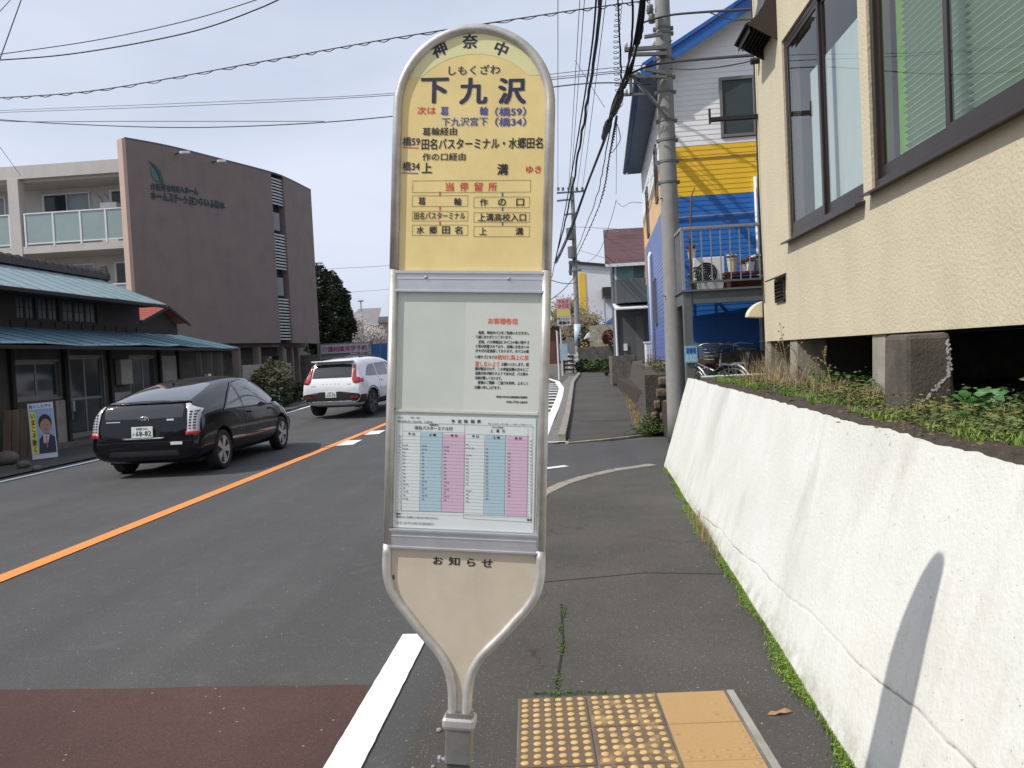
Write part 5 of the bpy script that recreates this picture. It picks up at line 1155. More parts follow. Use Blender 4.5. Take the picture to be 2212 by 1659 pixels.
# long runs along the street between the poles
topz = [(1205, 0, 21, 1205, 415), (1252, 0, 22, 1228, 412), (1262, 0, 22, 1232, 408), (1300, 0, 22, 1246, 410), (1308, 0, 21, 1258, 408)]
for i, (px, py, d, qx, qy) in enumerate(topz):
    a = PY(px, py, d); b = PY(qx, qy, D2 - .15); a2 = a + (a - b) * .35
    lab = ('thin vertical-looking wire just right of the sign arch', 'thin overhead wire second from the sign arch', 'thin overhead wire beside the thick street cable', 'thin overhead wire left of the pole crossarms', 'thin overhead wire nearest the pole crossarms')[i]
    o = MB().tube([a2.lerp(b, k / 20) - Vector((0, 0, .9 * (k / 20) * (1 - k / 20) * .3)) for k in range(21)], .011, 6).build('power_cable', M_CABLE, smooth=True); tag(o, lab, 'cable')
wire('thick black street cable running down from the top to the distant pole', (1300, -30, 11), (1200, 560, 40), .030, mid=[(1284, 120, 14), (1255, 300, 20), (1228, 450, 29)], wob=.012)
wire('black cable beside the thick street cable', (1290, -30, 12), (1192, 600, 42), .018, mid=[(1276, 120, 15), (1246, 310, 21), (1216, 480, 31)])
# the heavy bundle that hangs from the near pole
rb = random.Random(4)
bun = thing('cable_bundle', 'thick knotted black cable bundle hanging in front of the utility pole', 'cable bundle', tuple(PY(1380, 100, 13)))
path = [(1392, -40, 11.5), (1384, 40, 12), (1372, 110, 12.6), (1352, 170, 13.4), (1330, 225, 15), (1306, 300, 18), (1268, 400, 24), (1232, 500, 33), (1200, 568, 42)]
for k in range(7):
    ox, oy = rb.uniform(-6, 6), rb.uniform(-4, 4); pts = []
    for i, (x, y, d) in enumerate(path):
        f = 1 if i < 5 else .5; pts.append(PY(x + ox * f + rb.uniform(-3, 3) * f, y + oy * f, d))
    o_ = []
    for i in range(len(pts) - 1):
        p0, p1, p2, p3 = pts[max(0, i - 1)], pts[i], pts[i + 1], pts[min(len(pts) - 1, i + 2)]
        for j in range(6):
            t = j / 6; o_.append(.5 * (2 * p1 + (p2 - p0) * t + (2 * p0 - 5 * p1 + 4 * p2 - p3) * t * t + (3 * p1 - p0 - 3 * p2 + p3) * t ** 3))
    MB().tube(o_ + [pts[-1]], rb.choice([.011, .014, .02]), 6).build('cable', M_CABLE, bun, smooth=True)
for (x0, y0, x1, y1, d0, d1, r) in ((1345, 195, 1322, 252, 14, 15.4, .075), (1316, 258, 1303, 300, 15.6, 18, .07), (1388, 30, 1374, 100, 12, 12.5, .055)):
    a, b = PY(x0, y0, d0), PY(x1, y1, d1); n_ = 10
    MB().tube([a.lerp(b, i / n_) + Vector((rb.gauss(0, .006), 0, rb.gauss(0, .006))) for i in range(n_ + 1)], [r * (.5 + .5 * math.sin(math.pi * i / n_) ** .5) + rb.uniform(-.008, .008) for i in range(n_ + 1)], 9).build('splice_case', M_CABLE, bun, smooth=True)
hl = MB()
hp = []
for k in range(170):
    f = k / 169; x, y = 1340 - 8 * math.sin(f * 3) + 7 * math.cos(k * .8), -20 + 250 * f + 5 * math.sin(k * .8); hp.append(PY(x, y, 12.3 + f))
o = hl.tube(hp, .006, 4).build('looped_wire', M_CABLE, smooth=True); tag(o, 'thin looping wire coiled down between the street cable and bundle', 'cable')
wire('straight black cable beside the coiled wire', (1334, -30, 12), (1345, 200, 13), .014, mid=[(1338, 80, 12.4)], wob=.006)
wire('black cable dropping just left of the bundle to its splice', (1364, -30, 12.2), (1350, 190, 13.4), .02, mid=[(1366, 60, 12.6)], wob=.01)
wire('lower strand peeling off the bundle toward the distant pole', (1325, 245, 15.4), (1236, 565, 43), .013, mid=[(1310, 320, 18), (1284, 440, 26)], wob=.01)
wire('twisted strand right of the bundle falling to the distant pole', (1332, 250, 15.4), (1238, 570, 43), .013, mid=[(1318, 330, 18), (1292, 450, 26)], twist=.6)
wire('dangling short wire below the bundle', (1330, 260, 15.5), (1322, 330, 15.8), .008, mid=[(1340, 300, 15.6)])
wire('thin wire running down behind the maroon roofed house', (1332, 250, 15.6), (1331, 420, 30), .007)
wire('slack wire hanging from a hook to the distant pole', (1331, 432, 30), (1245, 578, 43), .010, mid=[(1318, 480, 32), (1290, 550, 38)])
wire('thin wire with a bend meeting the painted house', (1331, 434, 30), (1400, 440, 22), .008, mid=[(1345, 446, 28), (1365, 437, 25)])
wire('faint cable from distant pole to the painted house side', (1240, 490, 43), (1400, 498, 24), .009)
wire('lower faint cable from distant pole over the maroon roof', (1250, 540, 43), (1400, 560, 24), .009, mid=[(1320, 560, 34)])
for i, (y0, y1, x1) in enumerate(((590, 648, 1188), (640, 700, 1188), (610, 600, 1180))): wire(('drooping cable left of the distant pole', 'lowest drooping cable left of the distant pole', 'nearly level cable left of the distant pole')[i], (1246, y0, 43.5), (x1, y1, 36), .02, sag=.15)
wire('level wire from distant pole past the white building roof', (1250, 580, 44), (1330, 585, 40), .01)
# service drops to the buildings on the right
wire('black service cable from the bundle to the cream building top', (1385, 50, 12.6), (1660, 18, 9.2), .016, mid=[(1440, 34, 12.2), (1520, 26, 11)])
wire('branch wire looping back under the service cable', (1535, 28, 11), (1655, 40, 9.2), .009, mid=[(1580, 42, 10.3)])
wire('thick black service cable crossing the white boards', (1350, 166, 13.3), (1640, 118, 8.9), .018, mid=[(1392, 146, 12.7), (1450, 134, 12)])
wire('thin wire just below the thick service cable', (1445, 148, 13.2), (1640, 128, 8.9), .007, sag=.05)
wire('thin wire crossing the sky left of the pole at crossarm height', (1185, 168, 20), (1370, 150, 13.4), .007); wire('thin steep wire left of the bundle', (1242, 130, 20), (1306, 232, 16), .006)
wire('thin level wire in the sky right of the tree', (690, 582, 60), (1180, 556, 44), .012, name='power_cable'); wire('thin level wire low in the sky above the cherry tree', (745, 632, 70), (1180, 600, 50), .012)

# ================================================================== OLD HOUSE (left)
HXL, HXU = -11.75, -12.7
oh = thing('old_wooden_house', 'old dark wooden two-storey shophouse with pale blue sheet-metal roofs', 'house', (-13, 19, 0))
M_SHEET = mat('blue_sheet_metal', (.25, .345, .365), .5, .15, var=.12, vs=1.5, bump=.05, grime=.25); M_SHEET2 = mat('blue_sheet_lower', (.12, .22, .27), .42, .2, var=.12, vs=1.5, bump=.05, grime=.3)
M_PLW = mat('dirty_plaster', (.30, .29, .27), .9, var=.2, vs=3, grime=.7); M_PLD = mat('grey_plaster_dark', (.075, .07, .062), .9, var=.3, vs=3, grime=.6); M_ALS = mat('dull_aluminium', (.20, .20, .20), .5, .4, var=.1)
Y0, Y1 = 8.0, 24.2
PYL = lambda px, x=HXL: PX(px, 820, x).y
lw0, lw1 = PYL(27), PYL(133); d10, d11 = PYL(145), PYL(227); d20, d21 = PYL(281), PYL(343); z_l = 2.55
holes = [(lw0, lw1, 1.12, 2.02), (d10, d11, .16, 2.12), (d20, d21, .16, 2.12)]
wallmb(lambda a, b, d: (HXL - d, a, b), Y0, Y1 - .0, -.05, z_l, holes, .15).build('lower_wall', M_PLD, oh)
MB().box(-18, HXL - .16, Y1 - .15, Y1, -.05, z_l).build('end_wall', M_WOODD, oh)
MB().box(HXL - 1.3, HXL - 1.2, Y0, Y1 - .2, 0, z_l).build('inner_wall', M_VOID, oh)
# plaster panels standing proud
for a, b, z0, z1, m in ((PYL(345), PYL(381), .3, 2.1, M_PLW), (PYL(114), PYL(149) - .05, .05, 1.08, M_PLW), (PYL(238), PYL(278), .1, 1.15, M_PLW)):
    MB().box(HXL + .002, HXL + .035, a, b, z0, z1).build('plaster_panel', m, oh, bevel=.004)
for px in (22, 138, 236, 344, 384): y = PYL(px); MB().box(HXL + .002, HXL + .09, y - .055, y + .055, 0, z_l - .05).build('timber_post', M_WOODD, oh, bevel=.004)
def sliding(y0, y1, z0, z1, name, n=2, mid=None):
    w = MB().box(HXL - .09, HXL - .01, y0, y0 + .045, z0, z1).box(HXL - .09, HXL - .01, y1 - .045, y1, z0, z1).box(HXL - .09, HXL - .01, y0 + .045, y1 - .045, z1 - .045, z1).box(HXL - .09, HXL - .01, y0 + .045, y1 - .045, z0, z0 + .045).build(name, M_ALS, oh)
    for i in range(n):
        a, b = y0 + .045 + (y1 - y0 - .09) * i / n, y0 + .045 + (y1 - y0 - .09) * (i + 1) / n; x = HXL - .04 - .03 * (i % 2)
        f = MB().box(x - .02, x, a, a + .05, z0 + .045, z1 - .045).box(x - .02, x, b - .05, b, z0 + .045, z1 - .045).box(x - .02, x, a + .05, b - .05, z1 - .1, z1 - .045).box(x - .02, x, a + .05, b - .05, z0 + .045, z0 + .11)
        if mid: f.box(x - .02, x, a + .05, b - .05, mid, mid + .06)
        fo = f.build('sash', M_ALS, w)
        if mid:
            MB().box(x - .012, x - .009, a + .05, b - .05, z0 + .11, mid).build('pane', M_GLASSD, w); MB().box(x - .012, x - .009, a + .05, b - .05, mid + .06, z1 - .1).build('pane', M_GLASSD, w)
        else: MB().box(x - .012, x - .009, a + .05, b - .05, z0 + .11, z1 - .1).build('pane', M_GLASSD, w)
sliding(lw0, lw1, 1.12, 2.02, 'window'); sliding(d10, d11, .16, 2.12, 'door', 2, 1.05); sliding(d20, d21, .16, 2.12, 'door', 2, 1.05)
MB().box(HXL + .04, HXL + .20, PYL(247), PYL(272), 1.35, 2.0).build('meter_box', mat('beige_box', (.30, .29, .25), .6, var=.1), oh, bevel=.01)
MB().box(HXL + .1, HXL + .18, PYL(139), PYL(143), .8, 1.05).build('electric_meter', M_STEEL, oh, bevel=.01); MB().tube([(HXL + .13, PYL(140), .6), (HXL + .13, PYL(140), 2.4)], .018, 6).build('pipe', M_ALS, oh)
for i in range(3): MB().box(HXL + .002, HXL + .3, Y0, Y1 - .6, -.02 + i * .001, .10 - .03 * i) if 0 else None
MB().box(HXL + .005, HXL + .35, Y0, Y1, -.02, .11).build('door_step', M_DCONC, oh, bevel=.01)
# upper storey
UE = 22.85
wz0_, wz1_ = 3.0, 3.58
uh = [(PYL(46, HXU), PYL(87, HXU), wz0_, wz1_), (PYL(93, HXU), PYL(137, HXU), wz0_, wz1_), (PYL(146, HXU), PYL(219, HXU), wz0_, wz1_)]
wallmb(lambda a, b, d: (HXU - d, a, b), Y0, UE, 2.5, 3.9, uh, .1).build('upper_wall', M_WOODD, oh)
MB().prism([(-16.6, UE - .1, 2.4), (HXU - .105, UE - .1, 2.4), (HXU - .105, UE - .1, 3.8), (-14, UE - .1, 4.4), (-16.6, UE - .1, 3.5)], (0, .1, 0)).build('gable_wall', M_WOODD, oh)
MB().box(HXU - .9, HXU - .8, Y0, UE - .2, 2.6, 3.9).build('inner_wall', M_VOID, oh)
for a, b, z0, z1 in uh:
    n = max(2, round((b - a) / .55)); w = MB().box(HXU - .06, HXU + .01, a - .03, b + .03, z0 - .04, z0).box(HXU - .06, HXU + .01, a - .03, b + .03, z1, z1 + .04).build('window', M_WOODD, oh)
    for i in range(n):
        p, q = a + (b - a) * i / n, a + (b - a) * (i + 1) / n; x = HXU - .03
        MB().box(x - .02, x, p, p + .04, z0, z1).box(x - .02, x, q - .04, q, z0, z1).box(x - .02, x, p + .04, q - .04, z0, z0 + .05).box(x - .02, x, p + .04, q - .04, z1 - .04, z1).box(x - .018, x - .004, p + .04, q - .04, (z0 + z1) / 2 - .01, (z0 + z1) / 2 + .01).box(x - .018, x - .004, (p + q) / 2 - .01, (p + q) / 2 + .01, z0 + .05, z1 - .04).build('sash', M_WOODD, w)
        MB().box(x - .014, x - .011, p + .04, q - .04, z0 + .05, z1 - .04).build('pane', mat('dusty_glass', (.03, .033, .035), .35, var=.6, vs=2, bump=0, spec=.4) if not bpy.data.materials.get('dusty_glass') else bpy.data.materials['dusty_glass'], w)
for i in range(30):
    y = Y0 + .3 + i * .53
    if y < UE - .1: MB().box(HXU + .002, HXU + .02, y, y + .03, 2.5, 2.98).build('batten', M_WOODD, oh)
# roofs made of overlapping sheets with standing seams
def sheet_roof(x0, z0, x1, z1, ya, yb, w, m, name='roof_sheet', wave=.012, skew=0):
    n = int((yb - ya) / w)
    for i in range(n):
        a, b = ya + (yb - ya) * i / n, ya + (yb - ya) * (i + 1) / n; dz = wave * noise.noise(Vector((i * .6, z0, 0))) * 2; dz2 = wave * noise.noise(Vector(((i + 1) * .6, z0, 0))) * 2
        MB().loft([[(x0, a + .002, z0 + dz), (x0, b - .002, z0 + dz2), (x0, b - .002, z0 + dz2 + .015), (x0, a + .002, z0 + dz + .015)], [(x1, a + .002, z1), (x1, b - .002, z1), (x1, b - .002, z1 + .015), (x1, a + .002, z1 + .015)]]).build(name, m, oh)
        MB().loft([[(x0, b - .012, z0 + dz2 + .015), (x0, b + .012, z0 + dz2 + .015), (x0, b + .012, z0 + dz2 + .035), (x0, b - .012, z0 + dz2 + .035)], [(x1, b - .012, z1 + .015), (x1, b + .012, z1 + .015), (x1, b + .012, z1 + .035), (x1, b - .012, z1 + .035)]]).build('seam', m, oh)
eu = PX(0, 612, -11.9).z; el_ = PX(0, 741, -10.75).z
sheet_roof(-11.9, 3.60, -14.0, 4.50, 8, PX(358, 655, -11.9).y, .62, M_SHEET); sheet_roof(-14.02, 4.50, -16.6, 3.5, 8, 23.2, 1.2, M_SHEET)
MB().box(-11.93, -11.88, 8, PX(358, 655, -11.9).y, 3.52, 3.60).build('eave_board', M_WOODD, oh)
MB().box(-12.6, -11.9, 8, 22.8, 3.56, 3.585).build('eave_soffit', M_WOODD, oh)
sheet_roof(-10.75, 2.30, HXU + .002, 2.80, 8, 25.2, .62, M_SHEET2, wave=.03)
MB().box(-10.78, -10.73, 8, 25.2, 2.20, 2.275).build('eave_board', M_WOODD, oh)
MB().box(-11.74, -10.9, 8, 24.9, 2.27, 2.285).build('eave_soffit', M_WOODD, oh)
for k in range(18): y = 8.5 + k * .95; MB().loft([[(-10.85, y, 2.20), (-10.85, y + .05, 2.20), (-10.85, y + .05, 2.26), (-10.85, y, 2.26)], [(-11.74, y, 2.45), (-11.74, y + .05, 2.45), (-11.74, y + .05, 2.50), (-11.74, y, 2.50)]]).build('rafter', M_WOODD, oh)
# tiled ridge with end ornament
M_TILE = mat('ridge_tile', (.055, .045, .045), .7, var=.3, vs=8)
for k in range(48):
    y = 8 + k * .32
    if y > 23.0: break
    MB().lathe([(.13, 0), (.13, .29), (.15, .29), (.15, .318)], 12, TR(-14, y, 4.66) @ Matrix.Rotation(R_(-90), 4, 'X')).build('ridge_tile', M_TILE, oh, smooth=False)
MB().box(-14.16, -13.84, 8, 23.2, 4.515, 4.66).build('ridge_base', M_TILE, oh)
MB().lathe([(.01, -.08), (.17, -.06), (.20, 0), (.17, .06), (.01, .08)], 14, TR(-14, 23.32, 4.62) @ Matrix.Rotation(R_(90), 4, 'X')).prism([(-14.2, 23.26, 4.5), (-13.8, 23.26, 4.5), (-13.92, 23.26, 4.95), (-14.08, 23.26, 4.95)], (0, .1, 0)).build('ridge_ornament', M_TILE, oh, bevel=.02)
# shaded annex beyond the shophouse door
an = thing('wooden_shed', 'dark cluttered wooden lean-to beyond the shophouse', 'shed', (-12.6, 25.5, 0))
MB().box(-14, -12.3, Y1 + .05, 27.4, 0, 2.3).build('wall', M_WOODD, an)
for k in range(12): MB().box(-12.298, -12.275, Y1 + .1 + k * .26, Y1 + .34 + k * .26, .05, 2.25).build('plank', mat('shed_plank%d' % (k % 3), tuple(v * (1 + .4 * (k % 3)) for v in (.05, .042, .035)), .9, var=.3, stretch=(1, 1, .2)) if k < 3 else bpy.data.materials['shed_plank%d' % (k % 3)], an)
MB().box(-14.1, -12.0, Y1 + .02, 27.6, 2.301, 2.36).build('roof', M_SHEET2, an)
for i, (y, z, s, m) in enumerate(((24.9, .9, .3, M_PLW), (25.8, 1.2, .22, M_WHITEP), (26.4, .6, .35, M_STEEL))):
    MB().box(-12.26, -12.1, y, y + s, z, z + s * 1.4).build('shelf_box', m, an)
# leaning boards, stones, poster
wbd = thing('leaning_boards', 'weathered brown boards leaning at the house corner behind the poster', 'boards', (-10.9, 15.6, 0))
M_BRD = mat('weathered_board', (.12, .085, .055), .9, var=.35, vs=5, bump=.4, stretch=(1, 1, .25))
for k in range(5):
    a = PZ(8 + k * 12, 1000 - k * 3, 0.02); MB().obox(TR(-11.2, 14.95 + k * .24, .50) @ Matrix.Rotation(R_(5), 4, 'Y'), .03, .22, 1.0).build('board', M_BRD, wbd, bevel=.003)
for i, (px, py, s) in enumerate(((15, 1005, .42), (52, 1012, .22), (80, 1018, .16))):
    c = PZ(px, py, 0); rings = []
    for j in range(6):
        t = j / 5 * math.pi; rings.append([(c.x + s * max(.05, math.sin(t)) * (.55 + .12 * noise.noise(Vector((k, j, i)))) * math.cos(k * math.pi / 5), c.y + s * max(.05, math.sin(t)) * .5 * math.sin(k * math.pi / 5), s * .32 - s * .34 * math.cos(t)) for k in range(10)])
    o = MB().loft(rings).build('rock', M_DCONC, smooth=True); tag(o, ('large grey rock at the left edge below the shophouse', 'medium rock beside the large one near the boards', 'small rock at the foot of the poster')[i], 'rock')
pc = [PX(px, py, -10.45) for px, py in ((76, 996), (120, 986), (112, 872), (65, 873))]
ps = thing('poster_board', 'campaign poster with smiling man in dark suit and yellow lettering, leaning outside', 'poster', (-10.5, 15.9, 0))
pw, phh = .44, 1.10; c0 = PZ(98, 990, .03)
MP = TR(c0.x, c0.y, .03) @ Matrix.Rotation(R_(24), 4, 'Z') @ Matrix.Rotation(R_(-8), 4, 'X') @ Matrix.Rotation(R_(-3), 4, 'Y')
def pb(mb, name, m, par=ps): mb.v = [tuple(MP @ Vector(v)) for v in mb.v]; return mb.build(name, m, par)
bd = pb(MB().box(-pw / 2, pw / 2, 0, .015, 0, phh), 'board', mat('poster_white', (.62, .66, .74), .5, var=.03, bump=0))
pb(MB().box(-pw / 2 + .015, pw / 2 - .01, -.002, -.001, .09, phh - .12), 'blue_field', mat('poster_blue', (.30, .42, .62), .5, var=.05, bump=0), bd)
pb(MB().box(-pw / 2 + .02, -pw / 2 + .12, -.004, -.003, .10, phh - .17), 'yellow_strip', mat('poster_yellow', (.72, .66, .10), .5, var=.03, bump=0), bd)
oval = lambda cx, cz, rx, rz, y, n=24: [(cx + rx * math.cos(k * 2 * math.pi / n), y, cz + rz * math.sin(k * 2 * math.pi / n)) for k in range(n)]
M_SKN = flat('print_skin', (.42, .24, .17)); M_HAIR = flat('print_hair', (.03, .025, .025)); M_SUIT = flat('print_suit', (.035, .04, .07)); M_SHRT = flat('print_shirt', (.6, .5, .55))
pb(MB().poly([(-.09, -.003, .10), (.205, -.003, .10), (.205, -.003, .40), (.10, -.003, .49), (.0, -.003, .47), (-.07, -.003, .38)]), 'printed_suit', M_SUIT, bd)
pb(MB().poly([(.0, -.0035, .30), (.08, -.0035, .30), (.12, -.0035, .47), (-.0, -.0035, .47)]), 'printed_shirt', M_SHRT, bd)
pb(MB().poly([(.045, -.004, .20), (.07, -.004, .22), (.065, -.004, .44), (.05, -.004, .44)]), 'printed_tie', flat('print_tie', (.5, .12, .2)), bd)
pb(MB().poly(oval(.055, .70, .115, .17, -.004)), 'printed_hair', M_HAIR, bd); pb(MB().poly(oval(.06, .63, .095, .145, -.0045)), 'printed_face', M_SKN, bd)
pb(MB().poly(oval(.03, .655, .018, .006, -.005, 10)).poly(oval(.095, .655, .018, .006, -.005, 10)).poly(oval(.062, .565, .035, .007, -.005, 10)).poly(oval(.065, .605, .012, .008, -.005, 8)), 'printed_features', flat('print_brown', (.12, .05, .035)), bd)
text('lettering', 'い\nま\nこ\nそ\n動\nく', (-pw / 2 + .03, .13, -pw / 2 + .11, phh - .2), MP @ TR(0, -.005, 0), M_INK, bd, .03, world=True, res=1); text('lettering', '暮らしを守る', (-pw / 2 + .02, phh - .10, pw / 2 - .03, phh - .03), MP @ TR(0, -.001, 0), M_BLUEI, bd, .02, world=True, res=1)
# small red roofed annex
rh = thing('red_roofed_annex', 'little dark gabled annex with bright red tiled roof', 'annex', (-14, 24.6, 0))
M_RT = mat('red_tile', (.36, .085, .06), .55, var=.15, vs=6)
pk = PX(360, 664, -13.8); le = PX(307, 694, -13.8); re_ = PX(401, 699, -13.8)
MB().prism([(-14.0, le.y + .25, .2), (-14.0, re_.y - .25, .2), (-14.0, re_.y - .25, le.z), (-14.0, pk.y, pk.z - .12), (-14.0, le.y + .25, le.z)], (-2.8, 0, 0)).build('wall', M_WOODD, rh)
for k in range(7):
    f0, f1 = k / 7, (k + 1) / 7 + .015; a = Vector((0, le.y, le.z)).lerp(Vector((0, pk.y, pk.z)), f0); b = Vector((0, le.y, le.z)).lerp(Vector((0, pk.y, pk.z)), f1)
    for j in range(9): MB().prism([(-13.75 - j * .36, a.y, a.z + .03), (-13.75 - j * .36, b.y, b.z + .012), (-13.75 - j * .36, b.y, b.z + .03), (-13.75 - j * .36, a.y, a.z + .055)], (-.352, 0, 0)).build('tile', M_RT, rh)
MB().loft([[(-13.75, pk.y, pk.z), (-13.75, pk.y, pk.z + .04), (-17.1, pk.y, pk.z + .04), (-17.1, pk.y, pk.z)], [(-13.75, re_.y, re_.z), (-13.75, re_.y, re_.z + .04), (-17.1, re_.y, re_.z + .04), (-17.1, re_.y, re_.z)]]).build('roof_slope', M_RT, rh)
MB().prism([(-13.72, le.y - .05, le.z - .06), (-13.72, pk.y, pk.z - .05), (-13.72, re_.y + .2, re_.z - .09), (-13.72, re_.y + .2, re_.z - .0), (-13.72, pk.y, pk.z + .05), (-13.72, le.y - .05, le.z + .03)], (-.04, 0, 0)).build('barge_board', M_WOODD, rh)
for y in (pk.y - .5, pk.y + .3): MB().box(-13.99, -13.97, y, y + .45, 1.9, 2.5).build('window', M_PLW, rh)

# ================================================================== CARE HOME (grey-brown screen wall + white balconies)
ch = thing('care_home_building', 'three-storey building with curved grey-brown screen wall and white balconies', 'building', (-15, 34, 0))
M_BRN = mat('brown_wall_tile', (.20, .158, .142), .8, var=.10, vs=1.2, bump=.25, bs=14, grime=.14); M_WHB = mat('offwhite_render', (.56, .53, .49), .85, var=.06, vs=1.5, bump=.1, grime=.15)
kx = [270, 366, 472, 580, 620, 672]; ky = [30, 31.5, 33.8, 36.6, 38.1, 41.0]; kt = [300, 319.5, 348, 372, 388, 420]; kp = [PY(a, c_, b) for a, c_, b in zip(kx, kt, ky)]
def cur(px):
    if px <= kx[0]: i = 0
    else: i = min([k for k in range(5) if px <= kx[k + 1]] + [4])
    t = (px - kx[i]) / (kx[i + 1] - kx[i]); P = kp
    p0, p1, p2, p3 = P[max(0, i - 1)], P[i], P[i + 1], P[min(5, i + 2)]
    q = [.5 * (2 * p1[d] + (p2[d] - p0[d]) * t + (2 * p0[d] - 5 * p1[d] + 4 * p2[d] - p3[d]) * t * t + (3 * p1[d] - p0[d] - 3 * p2[d] + p3[d]) * t ** 3) for d in (0, 1)]
    return Vector((q[0], q[1], 0))
ZT, ZBm = kp[0].z, PY(692, 742, 41.0).z
def ytop(px): return 300 + (420 - 300) * ((px - 270) / 402.) ** 1.0
def eff(px, py): return px - .058 * (py - ytop(px))
def nrm(px): d = (cur(px + 2) - cur(px - 2)).normalized(); return Vector((d.y, -d.x, 0))
def wallseg(pa, pb_, z0, z1, name, m, n=14, t=.35, off=0., par=ch):
    rings = []
    for i in range(n + 1):
        px = pa + (pb_ - pa) * i / n; c = cur(px) + nrm(px) * off; b = c - nrm(px) * t; rings.append([(c.x, c.y, z0), (c.x, c.y, z1), (b.x, b.y, z1), (b.x, b.y, z0)])
    return MB().loft(rings).build(name, m, par)
wallseg(270, 583, ZBm, ZT, 'screen_wall', M_BRN, 30); wallseg(611, 672, ZBm, ZT, 'screen_wall', M_BRN, 8)
wallseg(269.5, 672, ZT + .001, ZT + .07, 'coping', mat('dark_coping', (.12, .10, .10), .7), 30, .37, .01)
wallseg(583.3, 610.7, ZBm, ZT, 'recess', M_VOID, 3, .05, -.33)
cz = lambda py, px=597: PY(px, py, cur(px).y).z
M_LOU = mat('louvre_metal', (.45, .45, .46), .5, .4, var=.05)
for y0, y1 in ((383, 443), (500, 583), (641, 735)):
    zt, zb2_ = min(ZT - .02, cz(y0)), max(ZBm + .02, cz(y1)); n = int((zt - zb2_) / .145)
    for i in range(n): z = zb2_ + i * .145; wallseg(583.4, 610.6, z, z + .07, 'louvre', M_LOU, 2, .05, -.06)
for y0, y1 in ((444, 499), (584, 640)): wallseg(584, 600, cz(y1), cz(y1) + (cz(y0) - cz(y1)) * .7, 'window', mat('care_window', (.16, .17, .18), .3, var=.1), 2, .03, -.12)
M_EDGE = mat('salmon_edge', (.48, .35, .29), .8, var=.05)
c = cur(270); nn = nrm(271); tt_ = (cur(272) - cur(268)).normalized()
MB().prism([c + nn * .02 - tt_ * .12, c - nn * .38 - tt_ * .12, c - nn * .38 - tt_ * .003, c + nn * .02 - tt_ * .003], (0, 0, 1)).v
e = MB(); q = [c + nn * .02 - tt_ * .14, c - nn * .38 - tt_ * .14, c - nn * .38 - tt_ * .003, c + nn * .02 - tt_ * .003]
e.prism([(p.x, p.y, ZBm) for p in q], (0, 0, ZT - ZBm)).build('end_trim', M_EDGE, ch)
# lettering and leaf emblem on the wall
def cm(px, py):
    px = eff(px, py)
    c = cur(px) + nrm(px) * .03; z = PY(px + .058 * (py - ytop(px)), py, c.y).z; t = (cur(px + 3) - cur(px - 3)).normalized(); n_ = nrm(px)
    return Matrix(((t.x, -n_.x, 0, c.x), (t.y, -n_.y, 0, c.y), (0, 0, 1, z), (0, 0, 0, 1)))
M_TEAL = mat('dark_teal', (.02, .055, .06), .5, var=.1)
def wtext(s, x0, x1, y0, y1, h):
    n = len(s)
    for i, chx in enumerate(s):
        px = x0 + (x1 - x0) * (i + .5) / n; py = y0 + (y1 - y0) * (i + .5) / n; w = (cur(x0 + (x1 - x0) * (i + 1) / n) - cur(x0 + (x1 - x0) * i / n)).length * .86
        hh = h * (.25 if chx == 'ー' else 1)
        text('letter', chx, (-w / 2, -hh / 2, w / 2, hh / 2), cm(px, py), M_TEAL, ch, .03, world=True, res=1, thick=.02)
wtext('介護付有料老人ホーム', 329, 427, 402, 414, .27); wtext('ホームステーションらいふ橋本', 329, 484, 421, 444, .33)
Ml = cm(339, 372)
def leafp(pts): return [tuple(Ml @ Vector((x, 0, z))) for x, z in pts]
MB().prism(leafp([(-.28, .42), (.0, .30), (.2, .05), (.28, -.25), (.33, -.5), (.18, -.42), (.12, -.15), (-.02, .12), (-.2, .33)]), tuple(Ml.to_3x3() @ Vector((0, .02, 0)))).build('emblem_stroke', M_TEAL, ch)
MB().prism(leafp([(-.18, .22), (-.02, .08), (.08, -.15), (.12, -.38), (-.06, -.33), (-.18, -.12), (-.21, .05)]), tuple(Ml.to_3x3() @ Vector((0, .02, 0)))).build('emblem_leaf', mat('leaf_teal', (.05, .15, .12), .5, var=.1), ch)
for px, py in ((378, 333), (457, 351)):
    M_ = cm(px, py); fl = MB(); fl.tube([M_ @ Vector((0, 0, 0)), M_ @ Vector((0, -.35, .02))], .03, 6).build('lamp_bracket', M_BLACK, ch)
    MB().obox(M_ @ TR(.12, -.42, .02) @ Matrix.Rotation(R_(-12), 4, 'Y'), .42, .14, .10).build('flood_lamp', M_WHITEP, ch, bevel=.02)
# white block with balconies
BY = 31.2; xR = cur(270).x - .17
XB = lambda px, py=420, y=BY: PY(px, py, y).x
ZB_ = lambda py, px=150, y=BY: PY(px, py, y).z
MB().box(-40, xR, BY, BY + .25, ZB_(379), ZB_(357, 60)).build('parapet', M_WHB, ch)
MB().box(-40, xR, BY + .26, 44, ZB_(379) - .1, ZB_(379) + .1).build('roof_slab', M_WHB, ch)
MB().box(-40, xR + .3, BY + 1.7, BY + 1.9, .0, ZB_(379) - .101).build('back_wall', M_WHB, ch)
for zt in (ZB_(527), ZB_(527) - 3.05, ZB_(527) - 6.1):
    if zt < .5: continue
    MB().box(-40, xR, BY - .02, BY + 1.69, zt - .30, zt).build('balcony_slab', M_WHB, ch)
MB().box(XB(18), XB(41), BY - .04, BY + .36, .0, ZB_(379) - .002).build('column', M_WHB, ch); MB().box(XB(18) - 6.2, XB(41) - 6.2, BY - .04, BY + .36, .0, ZB_(379) - .002).build('column', M_WHB, ch)
M_FROST = mat('frosted_panel', (.30, .38, .37), .25, var=.06, vs=2, bump=0)
zr1, zr0 = ZB_(455), ZB_(523)
